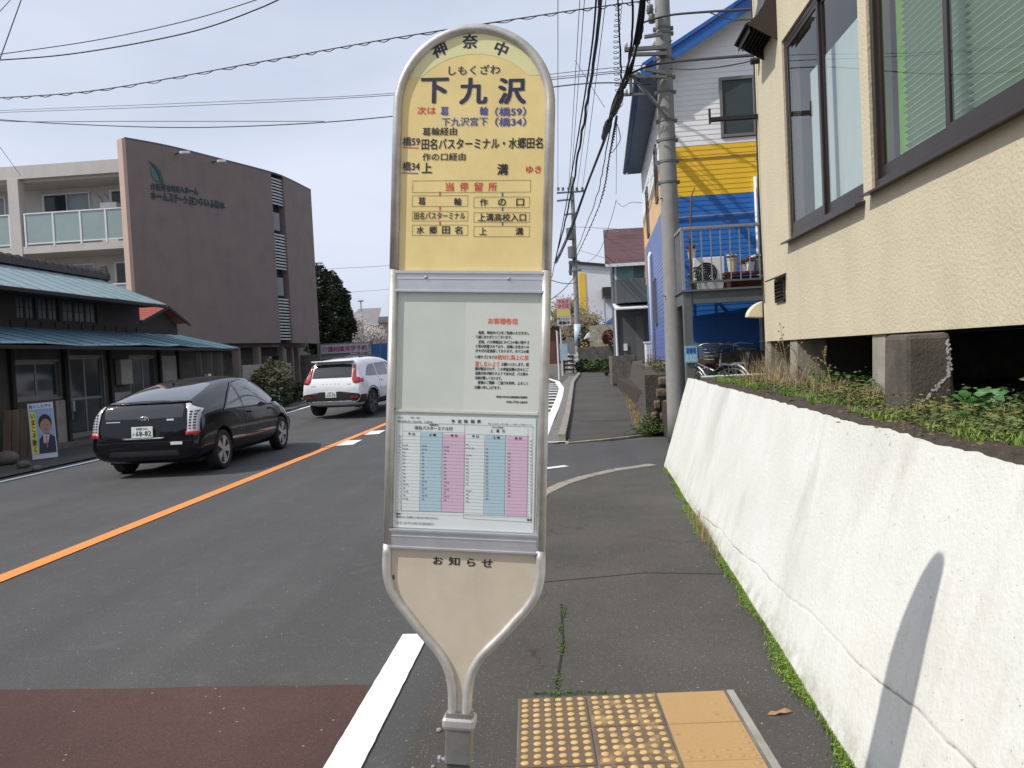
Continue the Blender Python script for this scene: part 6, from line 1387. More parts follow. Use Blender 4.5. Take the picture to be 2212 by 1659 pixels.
def rail_run(xs, z0, z1):
    for i, x in enumerate(xs): MB().box(x - .035, x + .035, BY - .03, BY + .03, z0 - .12, z1 - .052).build('rail_post', M_WHITEP, ch)
    MB().box(xs[0] - .035, xs[-1] + .035, BY - .035, BY + .035, z1 - .05, z1).build('hand_rail', M_WHITEP, ch); 
    for i in range(len(xs) - 1):
        MB().box(xs[i] + .037, xs[i + 1] - .037, BY - .02, BY + .02, z0, z0 + .05).build('bottom_rail', M_WHITEP, ch); MB().box(xs[i] + .04, xs[i + 1] - .04, BY - .008, BY + .008, z0 + .052, z1 - .053).build('frosted_panel', M_FROST, ch)
for dz in (0, -3.05): rail_run([XB(v) for v in (50, 111, 170, 225, 276)], zr0 + dz, zr1 + dz); rail_run([XB(v) for v in (-160, -100, -45, 17)], zr0 + dz, zr1 + dz)
YW = BY + 1.69
def bwin(px0, px1, py0, py1, n, dz=0):
    a, b = PY(px0, py1, YW), PY(px1, py0, YW); z0, z1 = a.z + dz, b.z + dz; x0, x1 = a.x, b.x
    w = MB().box(x0, x1, YW - .06, YW - .001, z0, z0 + .06).box(x0, x1, YW - .06, YW - .001, z1 - .06, z1).box(x0, x0 + .06, YW - .06, YW - .001, z0 + .06, z1 - .06).box(x1 - .06, x1, YW - .06, YW - .001, z0 + .06, z1 - .06).build('window', M_WHITEP, ch)
    for i in range(n):
        p, q = x0 + .06 + (x1 - x0 - .12) * i / n, x0 + .06 + (x1 - x0 - .12) * (i + 1) / n
        MB().box(p + .03, q - .03, YW - .03, YW - .02, z0 + .08, z1 - .08).build('pane', M_GLASSD if i == 0 else mat('curtained_glass', (.20, .24, .26), .15, var=.15, vs=2, bump=0) if not bpy.data.materials.get('curtained_glass') else bpy.data.materials['curtained_glass'], w)
        MB().box(p, p + .03, YW - .045, YW - .015, z0 + .06, z1 - .06).build('mullion', M_WHITEP, w)
for dz in (0, -3.05): bwin(97, 194, 414, 500, 2, dz); bwin(243, 300, 407, 500, 2, dz)
bwin(-40, 12, 425, 500, 2)
ac = aircon('air_conditioner', 'white air conditioner outdoor unit on the care home balcony', XB(190), XB(226), YW - .9, YW - .5, zr0 - .1, PY(207, 441, YW - .7).z - zr0 + .1)
for px in (205, 232):
    for dz in (0, -3.05): p = PY(px, 386, YW); MB().lathe([(.09, 0), (.09, .06), (.01, .06)], 12, TR(p.x, YW - .001, p.z + dz) @ Matrix.Rotation(R_(90), 4, 'X')).build('vent_cap', M_BROWNF, ch)
for px in (208, 226): p = PY(px, 418, YW); MB().tube([(p.x, YW - .05, p.z), (p.x + .25, YW - .06, p.z - .35), (p.x + .3, YW - .06, p.z - 1.6)], .03, 6).build('pipe', M_WHB, ch)
# ground floor under the screen
MB().prism([(-16.5, 33, 0), (-14.6, 39.5, 0), (-18, 40.5, 0), (-20, 34, 0)], (0, 0, 2.84)).build('ground_floor', M_DCONC, ch)
MB().prism([(-17.0, 30.2, 2.6), (-14.0, 36.5, 2.6), (-13.9, 41.2, 2.6), (-20, 42, 2.6), (-21, 33, 2.6)], (0, 0, .24)).build('underside', M_DCONC, ch)
for px, y in ((598, 37.6), (618, 38.8), (632, 39.6), (545, 35.5), (500, 34.3)): x = PY(px, 780, y).x; MB().box(x, x + .28, y + .1, y + .38, 0, 2.6).build('pillar', M_BRN, ch)
for px, y in ((560, 36.6), (575, 37.2)): x = PY(px, 780, y).x; MB().box(x, x + .45, y + .45, y + .5, .9, 2.2).build('window', M_GLASSD, ch)
# low block wall in front
lw = thing('block_wall', 'low pale concrete block wall under the brown screen wall', 'wall', (-13.5, 33, 0))
a, b = PY(525, 812, 32.8), PY(630, 806, 34.6); d = (b - a); d.z = 0; L = d.length; d.normalize(); nn = Vector((-d.y, d.x, 0))
zt = PY(580, 786, 33.6).z; nr = max(2, int((zt - .25) / .2)); M_BLK = mat('concrete_block', (.34, .32, .29), .9, var=.15, vs=3, grime=.4)
for r in range(nr):
    k = 0; s = -.2 if r % 2 else 0
    while s < L:
        s0, s1 = max(0, s), min(L, s + .395)
        if s1 - s0 > .05: q = [a + d * s0, a + d * s1, a + d * s1 + nn * .12, a + d * s0 + nn * .12]; MB().prism([(p.x, p.y, zt - (nr - r) * .2) for p in q], (0, 0, .194)).build('block', M_BLK, lw)
        s += .4
q = [a + nn * .01, a + d * L + nn * .01, a + d * L + nn * .11, a + nn * .11]; MB().prism([(p.x, p.y, 0) for p in q], (0, 0, zt - .005)).build('core', M_DCONC, lw)
# hedge
def cloud(n, c, rad, s, seed, flatb=True, th=-.15, sc=1.2):
    rnd = random.Random(seed); mb = MB(); k = 0
    while k < n:
        v = Vector((rnd.gauss(0, 1), rnd.gauss(0, 1), rnd.gauss(0, 1))).normalized(); rr = rnd.uniform(.62, 1.0) ** .5 * (1 + .22 * noise.noise(v * 2.2 + Vector((seed, 0, 0))) + .10 * noise.noise(v * 6))
        p = Vector((c[0] + v.x * rad[0] * rr, c[1] + v.y * rad[1] * rr, c[2] + v.z * rad[2] * rr))
        if noise.noise(p * sc) < th and rnd.random() < .8: k += .3; continue
        q = Matrix.Rotation(rnd.uniform(0, 6.28), 3, 'Z') @ Matrix.Rotation(rnd.uniform(-1.5, 1.5), 3, 'X'); ss = s * rnd.uniform(.5, 1.3)
        mb.add([p + q @ Vector(w) * ss for w in ((-1, 0, 0), (0, -.5, .1), (1, 0, 0), (0, .5, .1))], [(0, 1, 2), (0, 2, 3)]); k += 1
    return mb
M_OLV = mat('olive_leaf', (.085, .085, .03), .75, var=.45, vs=2.5, bump=0, c2=(.15, .14, .05))
for i, (px, y, rx, rz, m, lab) in enumerate(((515, 29.5, 1.0, .55, M_GREEN[0], 'low green bush at the near end of the hedge row'), (550, 28.6, .9, .60, M_OLV, 'olive bush with pale tips in the middle of the row'), (592, 28.2, .75, .95, M_OLV, 'tall brownish bush at the far end near the white car'), (575, 27.2, .9, .40, M_GREEN[3], 'dark low bush in front of the brownish one'), (615, 29.5, .8, .5, M_GREEN[3], 'dark bush behind the brownish one by the pillar'))):
    x = PY(px, 850, y).x; b = thing('roadside_bush', lab, 'bush', (x, y, gz(y)), group='bushes between the cars and the care home')
    cloud(2600, (x, y, gz(y) + rz * .75), (rx, .7, rz), .075, 30 + i).build('foliage', m, b, kind='stuff', fix=False); MB().tube([(x, y, gz(y) - .05), (x + .05, y, gz(y) + rz)], .03, 6).build('stem', M_BARK, b)
MB().box(-14, -9.95, 24.5, 31.5, -.02, .16).build('planting_bed', M_DCONC); tag(C.objects[-1], 'dark raised kerbed bed under the roadside bushes', 'planting bed')

# ================================================================== BACKDROP LEFT OF THE SIGN
et = thing('evergreen_tree', 'large dense dark green tree beside the brown wall', 'tree', tuple(PY(705, 790, 54) * 1))
x_ = PY(700, 700, 54).x; zc_ = PY(700, 672, 54).z
MB().tube([(x_, 54, .8), (x_ + .1, 54, 2.5), (x_, 54, 5)], [.35, .28, .15], 10).build('trunk', M_BARK, et)
for k in range(6): a = k * 1.05; MB().tube([(x_, 54, 2 + .3 * k), (x_ + 1.2 * math.cos(a), 54 + 1.2 * math.sin(a), 3.2 + .4 * k)], [.12, .04], 6).build('limb', M_BARK, et)
cloud(26000, (x_ + .1, 54, zc_ - .45), (1.95, 1.9, 3.45), .125, 44, sc=1.9, th=-.12).build('crown', mat('evergreen_leaf', (.018, .030, .012), .6, var=.6, vs=1.6, bump=0, c2=(.055, .07, .025)), et, kind='stuff', fix=False)
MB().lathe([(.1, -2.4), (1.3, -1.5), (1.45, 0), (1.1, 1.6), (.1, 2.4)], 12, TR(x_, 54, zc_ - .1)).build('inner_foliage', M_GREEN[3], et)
def baretree(name, label, cat, px, y, h, spread, blossom=None, seed=3):
    b = PY(px, 800, y); t = thing(name, label, cat, (b.x, y, gz(y))); rnd = random.Random(seed); mb = MB(); tips = []
    def br(p, d, L, r, k):
        q = p + d * L; mb.tube([p, (p + q) / 2 + Vector((rnd.uniform(-.05, .05), 0, rnd.uniform(-.05, .05))) * L, q], [r, r * .8, r * .6], 5)
        if k == 0: tips.append(q); return
        for _ in range(3): br(q, (d + Vector((rnd.uniform(-1, 1), rnd.uniform(-1, 1), rnd.uniform(-.3, .7))) * spread).normalized(), L * .68, r * .6, k - 1); tips.append(q)
    br(Vector((b.x, y, gz(y))), Vector((0, 0, 1)), h * .33, h * .02, 4); mb.build('branches', M_BARK, t)
    if blossom:
        bl = MB()
        for q in tips:
            for _ in range(9):
                p = q + Vector((rnd.gauss(0, .28), rnd.gauss(0, .28), rnd.gauss(0, .25))); s = .05; bl.add([p + Vector((-s, 0, 0)), p + Vector((0, s, s)), p + Vector((s, 0, 0)), p + Vector((0, -s, -s))], [(0, 1, 2, 3)])
        bl.build('blossom', blossom, t, kind='stuff', fix=False)
M_BLOS = mat('pale_blossom', (.36, .31, .30), .8, var=.2, bump=0)
baretree('cherry_tree', 'pale blossoming cherry tree just right of the dark tree', 'tree', 750, 60, 5.2, .75, M_BLOS, 3); baretree('cherry_tree', 'low blossoming cherry tree behind the street lamp', 'tree', 790, 66, 4.4, .8, M_BLOS, 5)
def simple_house(label, px0, px1, y, ztop_px, zeave_px, wallm, roofm, depth=6, cat='house', ridge_x=True, wins=()):
    a, b = PY(px0, 780, y), PY(px1, 780, y); t = thing('distant_house', label, cat, ((a.x + b.x) / 2, y, gz(y))); zt, ze = PY((px0 + px1) / 2, ztop_px, y).z, PY((px0 + px1) / 2, zeave_px, y).z
    MB().box(a.x, b.x, y, y + depth, gz(y) - .2, ze).build('wall', wallm, t)
    MB().loft([[(a.x - .4, y - .4, ze), (b.x + .4, y - .4, ze), (b.x + .4, y - .4, ze + .08), (a.x - .4, y - .4, ze + .08)], [(a.x + .2, y + depth / 2, zt), (b.x - .2, y + depth / 2, zt), (b.x - .2, y + depth / 2, zt + .08), (a.x + .2, y + depth / 2, zt + .08)]]).build('roof', roofm, t)
    for w in wins: p, q = PY(w[0], w[3], y), PY(w[1], w[2], y); MB().box(p.x, q.x, y - .04, y - .005, p.z, q.z).build('window', M_GLASSD, t)
    return t
M_TAN = mat('tan_render', (.36, .31, .23), .85, var=.1); M_GRF = mat('grey_roof', (.20, .19, .19), .8, var=.15); M_DKR = mat('dark_roof', (.05, .05, .06), .7, var=.15); M_PALE = mat('pale_render', (.52, .50, .46), .85, var=.08)
simple_house('low house with broad grey roof behind the cherry trees', 752, 812, 72, 662, 706, M_TAN, M_GRF, 8, wins=((770, 780, 714, 724),)); simple_house('house with dark roof touching the sign edge', 800, 880, 85, 680, 695, M_TAN, M_DKR, 8, wins=((808, 816, 705, 722),))
simple_house('house hidden mostly behind the sign board', 870, 1010, 78, 640, 690, M_PALE, M_DKR, 8); simple_house('brown roofed house behind the middle of the sign', 1010, 1180, 70, 630, 680, M_TAN, M_GRF, 8)
hl_ = MB(); rr_ = []
for i in range(60): x = -160 + i * 5.2; rr_.append((x, 230, 11 + 3.5 * noise.noise(Vector((x * .03, 0, 0)))))
hl_.loft([[(x, 226, 0) for x, y, z in rr_], rr_, [(x, 260, 0) for x, y, z in rr_]], False, False); struct('hill', hl_, mat('far_wood', (.035, .042, .035), .95, var=.3, vs=.3, bump=0))
sp = PY(787, 790, 62); lampt = thing('street_lamp', 'slim grey street lamp with flat head above the cherry trees', 'street lamp', (sp.x, 62, gz(62))); zt = PY(787, 651, 62).z
MB().tube([(sp.x, 62, gz(62)), (sp.x, 62, zt)], [.09, .05], 8).build('post', M_STEEL, lampt); MB().box(sp.x - .2, sp.x + .2, 61.8, 62.2, zt, zt + .1).build('head', M_STEEL, lampt, bevel=.02)
# louvred fence with banners, blue panel
FY = 45.
a, b = PY(688, 790, FY), PY(806, 790, FY); fe = thing('slat_fence', 'grey horizontal slat fence behind the white car', 'fence', ((a.x + b.x) / 2, FY, gz(FY))); z0, z1 = PY(700, 800, FY).z, PY(700, 742, FY).z
for k in range(12): z = z0 + (z1 - z0) * k / 12; MB().box(a.x, b.x, FY, FY + .03, z, z + .10).build('slat', mat('fence_grey', (.22, .22, .23), .6, var=.1) if k == 0 else bpy.data.materials['fence_grey'], fe)
for k in range(5): x = a.x + (b.x - a.x) * k / 4; MB().box(x - .04, x + .04, FY + .035, FY + .1, z0 - .5, z1).build('post', M_GREYP, fe)
for i, (x0, x1, y0, y1, s_) in enumerate(((693, 795, 741, 763, '介護相談見学予約'), (717, 778, 768, 786, '入居者募集中'))):
    p, q = PY(x0, y1 + 2, FY - .1), PY(x1, y0, FY - .1); t = thing('banner', ('upper white banner with magenta lettering on the slat fence', 'lower white banner with magenta lettering above the white car')[i], 'banner', ((p.x + q.x) / 2, FY, p.z))
    c_ = MB().box(p.x, q.x, FY - .06, FY - .04, p.z, q.z).build('cloth', mat('banner_white%d' % i, (.50, .50, .54), .8, var=.05), t)
    text('lettering', s_, (p.x + .08, p.z + .08, q.x - .08, q.z - .08), TR(0, FY - .066, 0), flat('magenta%d' % i, (.36, .03, .16)), c_, .03, world=True, res=1)
p, q = PY(803, 792, 42), PY(860, 740, 42); bp2 = thing('blue_hoarding', 'bright blue panel hoarding at the left edge of the sign', 'hoarding', (p.x, 42, p.z))
for k in range(3): MB().box(p.x + k * (q.x - p.x) / 3 + .02, p.x + (k + 1) * (q.x - p.x) / 3, 42, 42.04, p.z - .8, q.z).build('panel', mat('hoarding_blue', (.03, .12, .33), .5, var=.15) if k == 0 else bpy.data.materials['hoarding_blue'], bp2)
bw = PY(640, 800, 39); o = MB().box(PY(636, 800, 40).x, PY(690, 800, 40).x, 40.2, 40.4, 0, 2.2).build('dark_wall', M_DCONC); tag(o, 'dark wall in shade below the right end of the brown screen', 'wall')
px_ = PY(668, 800, 31); 

# ================================================================== FAR RIGHT OF THE STREET
# grey house with maroon roof
GY = 32.; gh = thing('grey_house', 'narrow grey house with maroon roof and boxy balcony', 'house', (PY(1360, 780, GY).x, GY, gz(GY)))
GX = lambda px, py=700, y=GY: PY(px, py, y).x
GZ = lambda py, px=1360, y=GY: PY(px, py, y).z
M_GH = mat('charcoal_render', (.105, .115, .12), .7, var=.08, vs=2); M_MAR = mat('maroon_roof', (.10, .045, .05), .7, var=.12, vs=3, bump=.3, bs=20)
x0, x1 = GX(1328), GX(1328) + 4.5
MB().box(x0, x1, GY, GY + 1.6, .2, GZ(566)).build('wall', M_GH, gh)
za, zr = GZ(566), GZ(496, y=GY + 2.95) + .1
for k in range(9):
    f0, f1 = k / 9, (k + 1) / 9 + .01; ya, yb = GY - .45 + 3.4 * f0, GY - .45 + 3.4 * f1; zA, zB2 = za - .1 + (zr - za) * f0, za - .1 + (zr - za) * f1
    MB().prism([(x0 - .3 + .15 * f0, ya, zA), (x1 + .3, ya, zA), (x1 + .3, yb, zB2), (x0 - .3 + .15 * f1, yb, zB2)], (0, 0, .05)).build('roof_course', M_MAR, gh)
MB().box(x0 - .3, x1 + .3, GY - .5, GY - .42, za - .2, za - .08).build('gutter', M_WHITEP, gh)
MB().box(x0 + .05, x1, GY - 1.2, GY - .01, GZ(657), GZ(608)).build('balcony', M_GH, gh, bevel=.01)
w = MB().box(x0 + .08, x1 - 1, GY - .03, GY - .002, GZ(606), GZ(568)).build('window', M_WHITEP, gh)
MB().box(x0 + .15, GX(1372), GY - .05, GY - .032, GZ(603), GZ(572)).build('pane', mat('teal_glass', (.18, .32, .33), .15, var=.2, vs=2, bump=0), w); MB().box(GX(1373), GX(1396), GY - .05, GY - .032, GZ(603), GZ(572)).build('pane', mat('grey_glass', (.15, .17, .18), .15, var=.2, vs=2, bump=0), w)
MB().prism([(x0 - .05, GY - 1.5, GZ(672)), (x1, GY - 1.5, GZ(672)), (x1, GY - .0, GZ(658) + .02), (x0 - .05, GY - .0, GZ(658) + .02)], (0, 0, .05)).build('awning', M_WHITEP, gh)
MB().box(GX(1373), GX(1391), GY - .04, GY - .002, gz(GY), GZ(684)).build('door', M_GREYP, gh); MB().box(GX(1345), GX(1353), GY - .06, GY - .002, GZ(757), GZ(742)).build('intercom', M_WHITEP, gh)
MB().tube([(x0 + .05, GY - .06, gz(GY)), (x0 + .05, GY - .06, GZ(668))], .05, 8).build('rain_pipe', M_WHITEP, gh)
an_ = thing('roof_antenna', 'thin television antenna on the maroon roof', 'antenna', (GX(1376), GY + 2, zr)); MB().tube([(GX(1376), GY + 2, zr - .3), (GX(1376), GY + 2, GZ(478))], .02, 5).build('mast', M_STEEL, an_); MB().tube([(GX(1342), GY + 2, GZ(484)), (GX(1388), GY + 2, GZ(478))], .018, 5).build('boom', M_STEEL, an_)
for k in range(7): x = GX(1345 + k * 6); MB().tube([(x, GY + 1.7, GZ(483 - k * .8)), (x, GY + 2.3, GZ(483 - k * .8))], .01, 4).build('element', M_STEEL, an_)
mb = thing('motor_scooter', 'small pale scooter parked before the grey house door', 'scooter', (GX(1352), GY - 1, gz(GY))); xs = GX(1352, y=GY - 1)
for dx in (-.45, .45): MB().tube([(xs + dx + .2 * math.cos(k * math.pi / 8), GY - 1, gz(GY) + .22 + .2 * math.sin(k * math.pi / 8)) for k in range(17)], .05, 6).build('wheel', M_BLACK, mb)
MB().loft([[(xs - .6, GY - 1.12, .8), (xs - .6, GY - .88, .8), (xs - .6, GY - .88, .98), (xs - .6, GY - 1.12, .98)], [(xs - .1, GY - 1.12, .6), (xs - .1, GY - .88, .6), (xs - .1, GY - .88, 1.06), (xs - .1, GY - 1.12, 1.06)], [(xs + .3, GY - 1.1, .6), (xs + .3, GY - .9, .6), (xs + .3, GY - .9, .7), (xs + .3, GY - 1.1, .7)]]).build('body', M_WHITEP, mb, bevel=.03); MB().tube([(xs + .45, GY - 1, .6), (xs + .33, GY - 1, 1.3), (xs + .3, GY - 1.25, 1.36)], .03, 6).build('handlebar', M_STEEL, mb)
# block pier wall
bw = thing('block_wall', 'grey concrete block wall stub before the grey house', 'wall', (GX(1345, y=30), 30, gz(30))); xa, xb = PY(1322, 800, 29).x, PY(1373, 800, 29).x; zt = PY(1345, 768, 29).z
nr = 5
for r in range(nr):
    for k in range(3):
        s0, s1 = xa + (xb - xa) * (k - (.5 if r % 2 else 0)) / 3, xa + (xb - xa) * (k + 1 - (.5 if r % 2 else 0)) / 3; s0, s1 = max(xa, s0), s1
        MB().box(s0 + .004, s1 - .004, 29, 29.15, zt - (nr - r) * .205, zt - (nr - r) * .205 + .199).build('block', M_DCONC if (r + k) % 2 else M_CONC if k == 9 else M_DCONC, bw)
MB().box(xa, xb + .05, 29.02, 31, gz(29) - .1, zt - .01).build('core', M_DCONC, bw)
# cream fence wall and low wall behind, plants
WY = 40.; cw = thing('cream_panel_wall', 'cream panelled garden wall beyond the distant pole', 'wall', (PY(1300, 780, WY).x, WY, gz(WY))); xa, xb = PY(1272, 700, WY).x, PY(1330, 700, WY).x; z0, z1 = PY(1300, 748, WY).z, PY(1300, 702, WY).z
for r in range(4):
    for k in range(3): MB().box(xa + (xb - xa) * k / 3 + .01, xa + (xb - xa) * (k + 1) / 3 - .01, WY, WY + .08, z0 + (z1 - z0) * r / 4 + .01, z0 + (z1 - z0) * (r + 1) / 4 - .01).build('panel', mat('cream_panel', (.40, .37, .27), .85, var=.15) if r + k == 0 else bpy.data.materials['cream_panel'], cw)
MB().box(xa - .6, xb + .4, WY - .1, WY - .02, gz(WY) - .2, z0).build('base_wall', M_DCONC, cw)
for i, (px, y, rx, rz, m, lab) in enumerate(((1300, 39.2, .8, .35, M_GREEN[0], 'low plants at the foot of the cream wall'), (1262, 40, .5, .35, M_GREEN[3], 'dark shrub at the base of the distant pole'), (1322, 36, .4, .3, M_OLV, 'small olive shrub beside the grey house pipe'), (1268, 42, .45, 1.2, M_GREEN[3], 'tall dark shrub right of the distant pole'), (1318, 39.5, .35, .4, mat('reddish_leaf', (.16, .05, .03), .8, var=.4, bump=0), 'reddish shrub on top of the low wall'))):
    b = PY(px, 790, y); zz = gz(y) if i != 4 else z0; t = thing('garden_shrub', lab, 'shrub', (b.x, y, zz)); cloud(900, (b.x, y, zz + rz), (rx, .4, rz), .08, 70 + i).build('foliage', m, t, kind='stuff', fix=False); MB().tube([(b.x, y, zz), (b.x, y, zz + rz)], .03, 5).build('stem', M_BARK, t)
wh = PY(1272, 725, 41.8); o = MB().loft([[(wh.x - .3, 41.5, wh.z - .2), (wh.x + .3, 41.5, wh.z - .1), (wh.x + .3, 41.8, wh.z - .1), (wh.x - .3, 41.8, wh.z - .2)], [(wh.x - .1, 41.5, wh.z + .1), (wh.x + .35, 41.5, wh.z + .3), (wh.x + .35, 41.8, wh.z + .3), (wh.x - .1, 41.8, wh.z + .1)]]).build('white_cover', M_WHITEP, bevel=.04); tag(o, 'folded white sheet hung over the shrub by the distant pole', 'sheet')
# white hall building
HY = 52.; wh_ = thing('white_hall', 'white sloping-roofed hall with a yellow vertical stripe', 'building', (PY(1290, 780, HY).x, HY, gz(HY))); xa, xb = PY(1242, 700, HY).x, PY(1242, 700, HY).x + 9
zA, zB3 = PY(1243, 568, HY).z, PY(1328, 577, HY).z
MB().prism([(xa, HY, .8), (xb, HY, .8), (xb, HY, zB3 - .9), (PY(1328, 577, HY).x, HY, zB3), (xa + .3, HY, zA), (xa, HY, zA - .3)], (0, 8, 0)).build('wall', M_WHITEP, wh_)
MB().prism([(xa - .2, HY - .2, zA), (PY(1328, 577, HY).x, HY - .2, zB3), (PY(1328, 577, HY).x, HY - .2, zB3 + .15), (xa - .2, HY - .2, zA + .15)], (0, 8, 0)).build('roof', M_BROWNF, wh_)
MB().box(PY(1250, 600, HY).x, PY(1264, 600, HY).x, HY - .05, HY - .002, .9, PY(1255, 590, HY).z).build('yellow_stripe', M_SY, wh_)
MB().box(PY(1298, 600, HY).x, PY(1340, 600, HY).x, HY - 1.5, HY - .003, PY(1310, 644, HY).z, PY(1310, 624, HY).z).build('entrance_canopy', M_BROWNF, wh_)
MB().prism([(PY(1298, 705, HY - 1).x, HY - 1, PY(1298, 705, HY - 1).z), (PY(1340, 675, HY - 1).x, HY - 1, PY(1340, 672, HY - 1).z), (PY(1340, 675, HY - 1).x, HY - 1, PY(1340, 690, HY - 1).z), (PY(1310, 705, HY - 1).x, HY - 1, PY(1310, 708, HY - 1).z)], (0, .9, 0)).build('stair_side', M_SB2, wh_)
MB().box(PY(1300, 600, HY).x, PY(1303, 600, HY).x, HY - 1.45, HY - 1.3, .8, PY(1310, 644, HY).z - .003).build('post', M_STEEL, wh_)
baretree('bare_tree', 'bare olive-brown shrubby tree behind the distant pole', 'tree', 1254, 47, 4.6, .7, mat('olive_bud', (.20, .17, .07), .9, var=.3, bump=0), 8); baretree('bare_tree', 'second bare shrubby tree nearer the white hall steps', 'tree', 1280, 46, 3.4, .8, mat('olive_bud2', (.17, .14, .08), .9, var=.3, bump=0), 9)
# roadside advert and things left of the distant pole
AY = 38.; p, q = PY(1204, 704, AY), PY(1231, 644, AY); av = thing('advert_sign', 'small upright advert with pink and yellow panels on a post', 'sign', ((p.x + q.x) / 2, AY, gz(AY)))
bd2 = MB().box(p.x, q.x, AY, AY + .08, p.z, q.z).build('board', mat('advert_white', (.6, .58, .56), .6, var=.05), av)
h_ = q.z - p.z; w_ = q.x - p.x
MB().box(p.x + .02, q.x - .02, AY - .006, AY - .002, p.z + h_ * .62, q.z - .02).build('pink_panel', flat('advert_pink', (.62, .36, .42)), bd2); MB().box(p.x + .02, q.x - .02, AY - .006, AY - .002, p.z + h_ * .34, p.z + h_ * .61).build('yellow_panel', flat('advert_yellow', (.68, .6, .16)), bd2)
text('lettering', 'でんき\nひろば', (p.x + .06, p.z + h_ * .65, q.x - .06, q.z - .05), TR(0, AY - .01, 0), M_REDI, bd2, .03, world=True, res=1); text('lettering', 'マンション', (p.x + .06, p.z + h_ * .2, q.x - .06, p.z + h_ * .31), TR(0, AY - .01, 0), M_BLUEI, bd2, .03, world=True, res=1); text('lettering', '募集中', (p.x + .06, p.z + h_ * .04, q.x - .06, p.z + h_ * .17), TR(0, AY - .01, 0), M_INK, bd2, .03, world=True, res=1)
MB().box(p.x + .1, p.x + .16, AY + .09, AY + .15, gz(AY), q.z).build('post', M_WHITEP, av)
p, q = PY(1210, 779, 35), PY(1225, 742, 35); nb2 = thing('upright_banner', 'pale blue and white upright banner on a pole by the bend', 'banner', (p.x, 35, gz(35))); MB().box(p.x, q.x, 35, 35.02, p.z, q.z).build('cloth', mat('banner_blue', (.36, .50, .58), .8, var=.2, vs=6), nb2); MB().tube([(p.x - .08, 35, gz(35)), (p.x - .08, 35, PY(1205, 715, 35).z)], .035, 6).build('pole', M_WHITEP, nb2)
for i, (px, y, h, m, lab) in enumerate(((1228, 40, .9, M_BROWNF, 'dark brown slatted stand right of the upright banner'), (1238, 41, 1.0, M_WHITEP, 'white stacked crate rack left of the distant pole'))):
    x = PY(px, 780, y).x; t = thing('roadside_stand', lab, 'stand', (x, y, gz(y)))
    for s in (-.22, .22): MB().box(x + s - .03, x + s + .03, y, y + .06, gz(y), gz(y) + h).build('leg', m, t)
    for k in range(4): MB().box(x - .28, x + .28, y - .03, y, gz(y) + .15 + k * .22, gz(y) + .25 + k * .22).build('shelf', m, t)
simple_house('low reddish-brown roofed building just right of the sign', 1150, 1212, 62, 690, 705, mat('red_brown', (.12, .05, .04), .8, var=.15), M_DKR, 6); simple_house('distant grey house behind the advert sign', 1205, 1245, 75, 690, 712, M_PALE, M_GRF, 6, wins=((1215, 1222, 722, 735),))
# added, unseen houses behind the viewpoint that darken reflections in glass and paint
for i, (x, y, w, h, m, rf, lab) in enumerate(((-19, -14, 8, 5.6, M_PALE, M_DKR, 'pale two-storey house with dark roof, added unseen behind the viewpoint'), (-20, -27, 9, 6.2, M_TAN, M_GRF, 'tan house with grey roof, added unseen further behind the viewpoint'), (-6, -48, 14, 7.5, M_GRF, M_DKR, 'grey block added unseen across the street behind the viewpoint'), (8, -30, 8, 6.5, M_TAN, M_DKR, 'tan house with dark roof, added unseen across from the grey roofed one'))):
    t = thing('added_house', lab, 'house', (x + w / 2, y, 0)); d = 8.
    MB().box(x, x + w, y - d, y, 0, h).build('wall', m, t)
    MB().loft([[(x - .5, y - d - .5, h), (x + w + .5, y - d - .5, h), (x + w + .5, y + .5, h), (x - .5, y + .5, h)], [(x + 1, y - d / 2 - .1, h + 2), (x + w - 1, y - d / 2 - .1, h + 2), (x + w - 1, y - d / 2 + .1, h + 2), (x + 1, y - d / 2 + .1, h + 2)]]).build('roof', rf, t)
    for k in range(3):
        for z in (1.1, 3.7): MB().box(x + .8 + k * (w - 1.6) / 3, x + 2.0 + k * (w - 1.6) / 3, y + .002, y + .04, z, z + 1.3).build('window', M_GLASSD, t)

# ================================================================== CARS
M_CTY = mat('tyre', (.018, .018, .018), .8, var=.2, bs=40, bump=.3); M_RIM = mat('alloy_rim', (.50, .51, .52), .35, .4, var=.05, bump=0); M_RIMD = mat('dark_alloy', (.10, .10, .105), .35, .7, var=.05, bump=0)
M_CARG = mat('car_glass', (.012, .014, .016), .03, var=0, bump=0, spec=.9, coat=.5); M_CARG2 = mat('tinted_side_glass', (.05, .062, .06), .03, var=.5, vs=1.5, bump=0, spec=.9, coat=.5); M_CLAD = flat('black_cladding', (.02, .02, .021), .6); M_UND = flat('underbody', (.012, .012, .012), .9)
M_CHR = mat('chrome', (.7, .7, .72), .12, 1, var=0, bump=0); M_REDL = mat('red_lens', (.42, .015, .018), .15, var=0, bump=0, coat=.6); M_CLRL = mat('clear_lens', (.66, .66, .69), .12, .3, var=.1, vs=60, bump=0, coat=.6); M_PLATE = flat('plate_white', (.72, .73, .70), .5); M_PGR = flat('plate_green', (.02, .10, .06), .5)
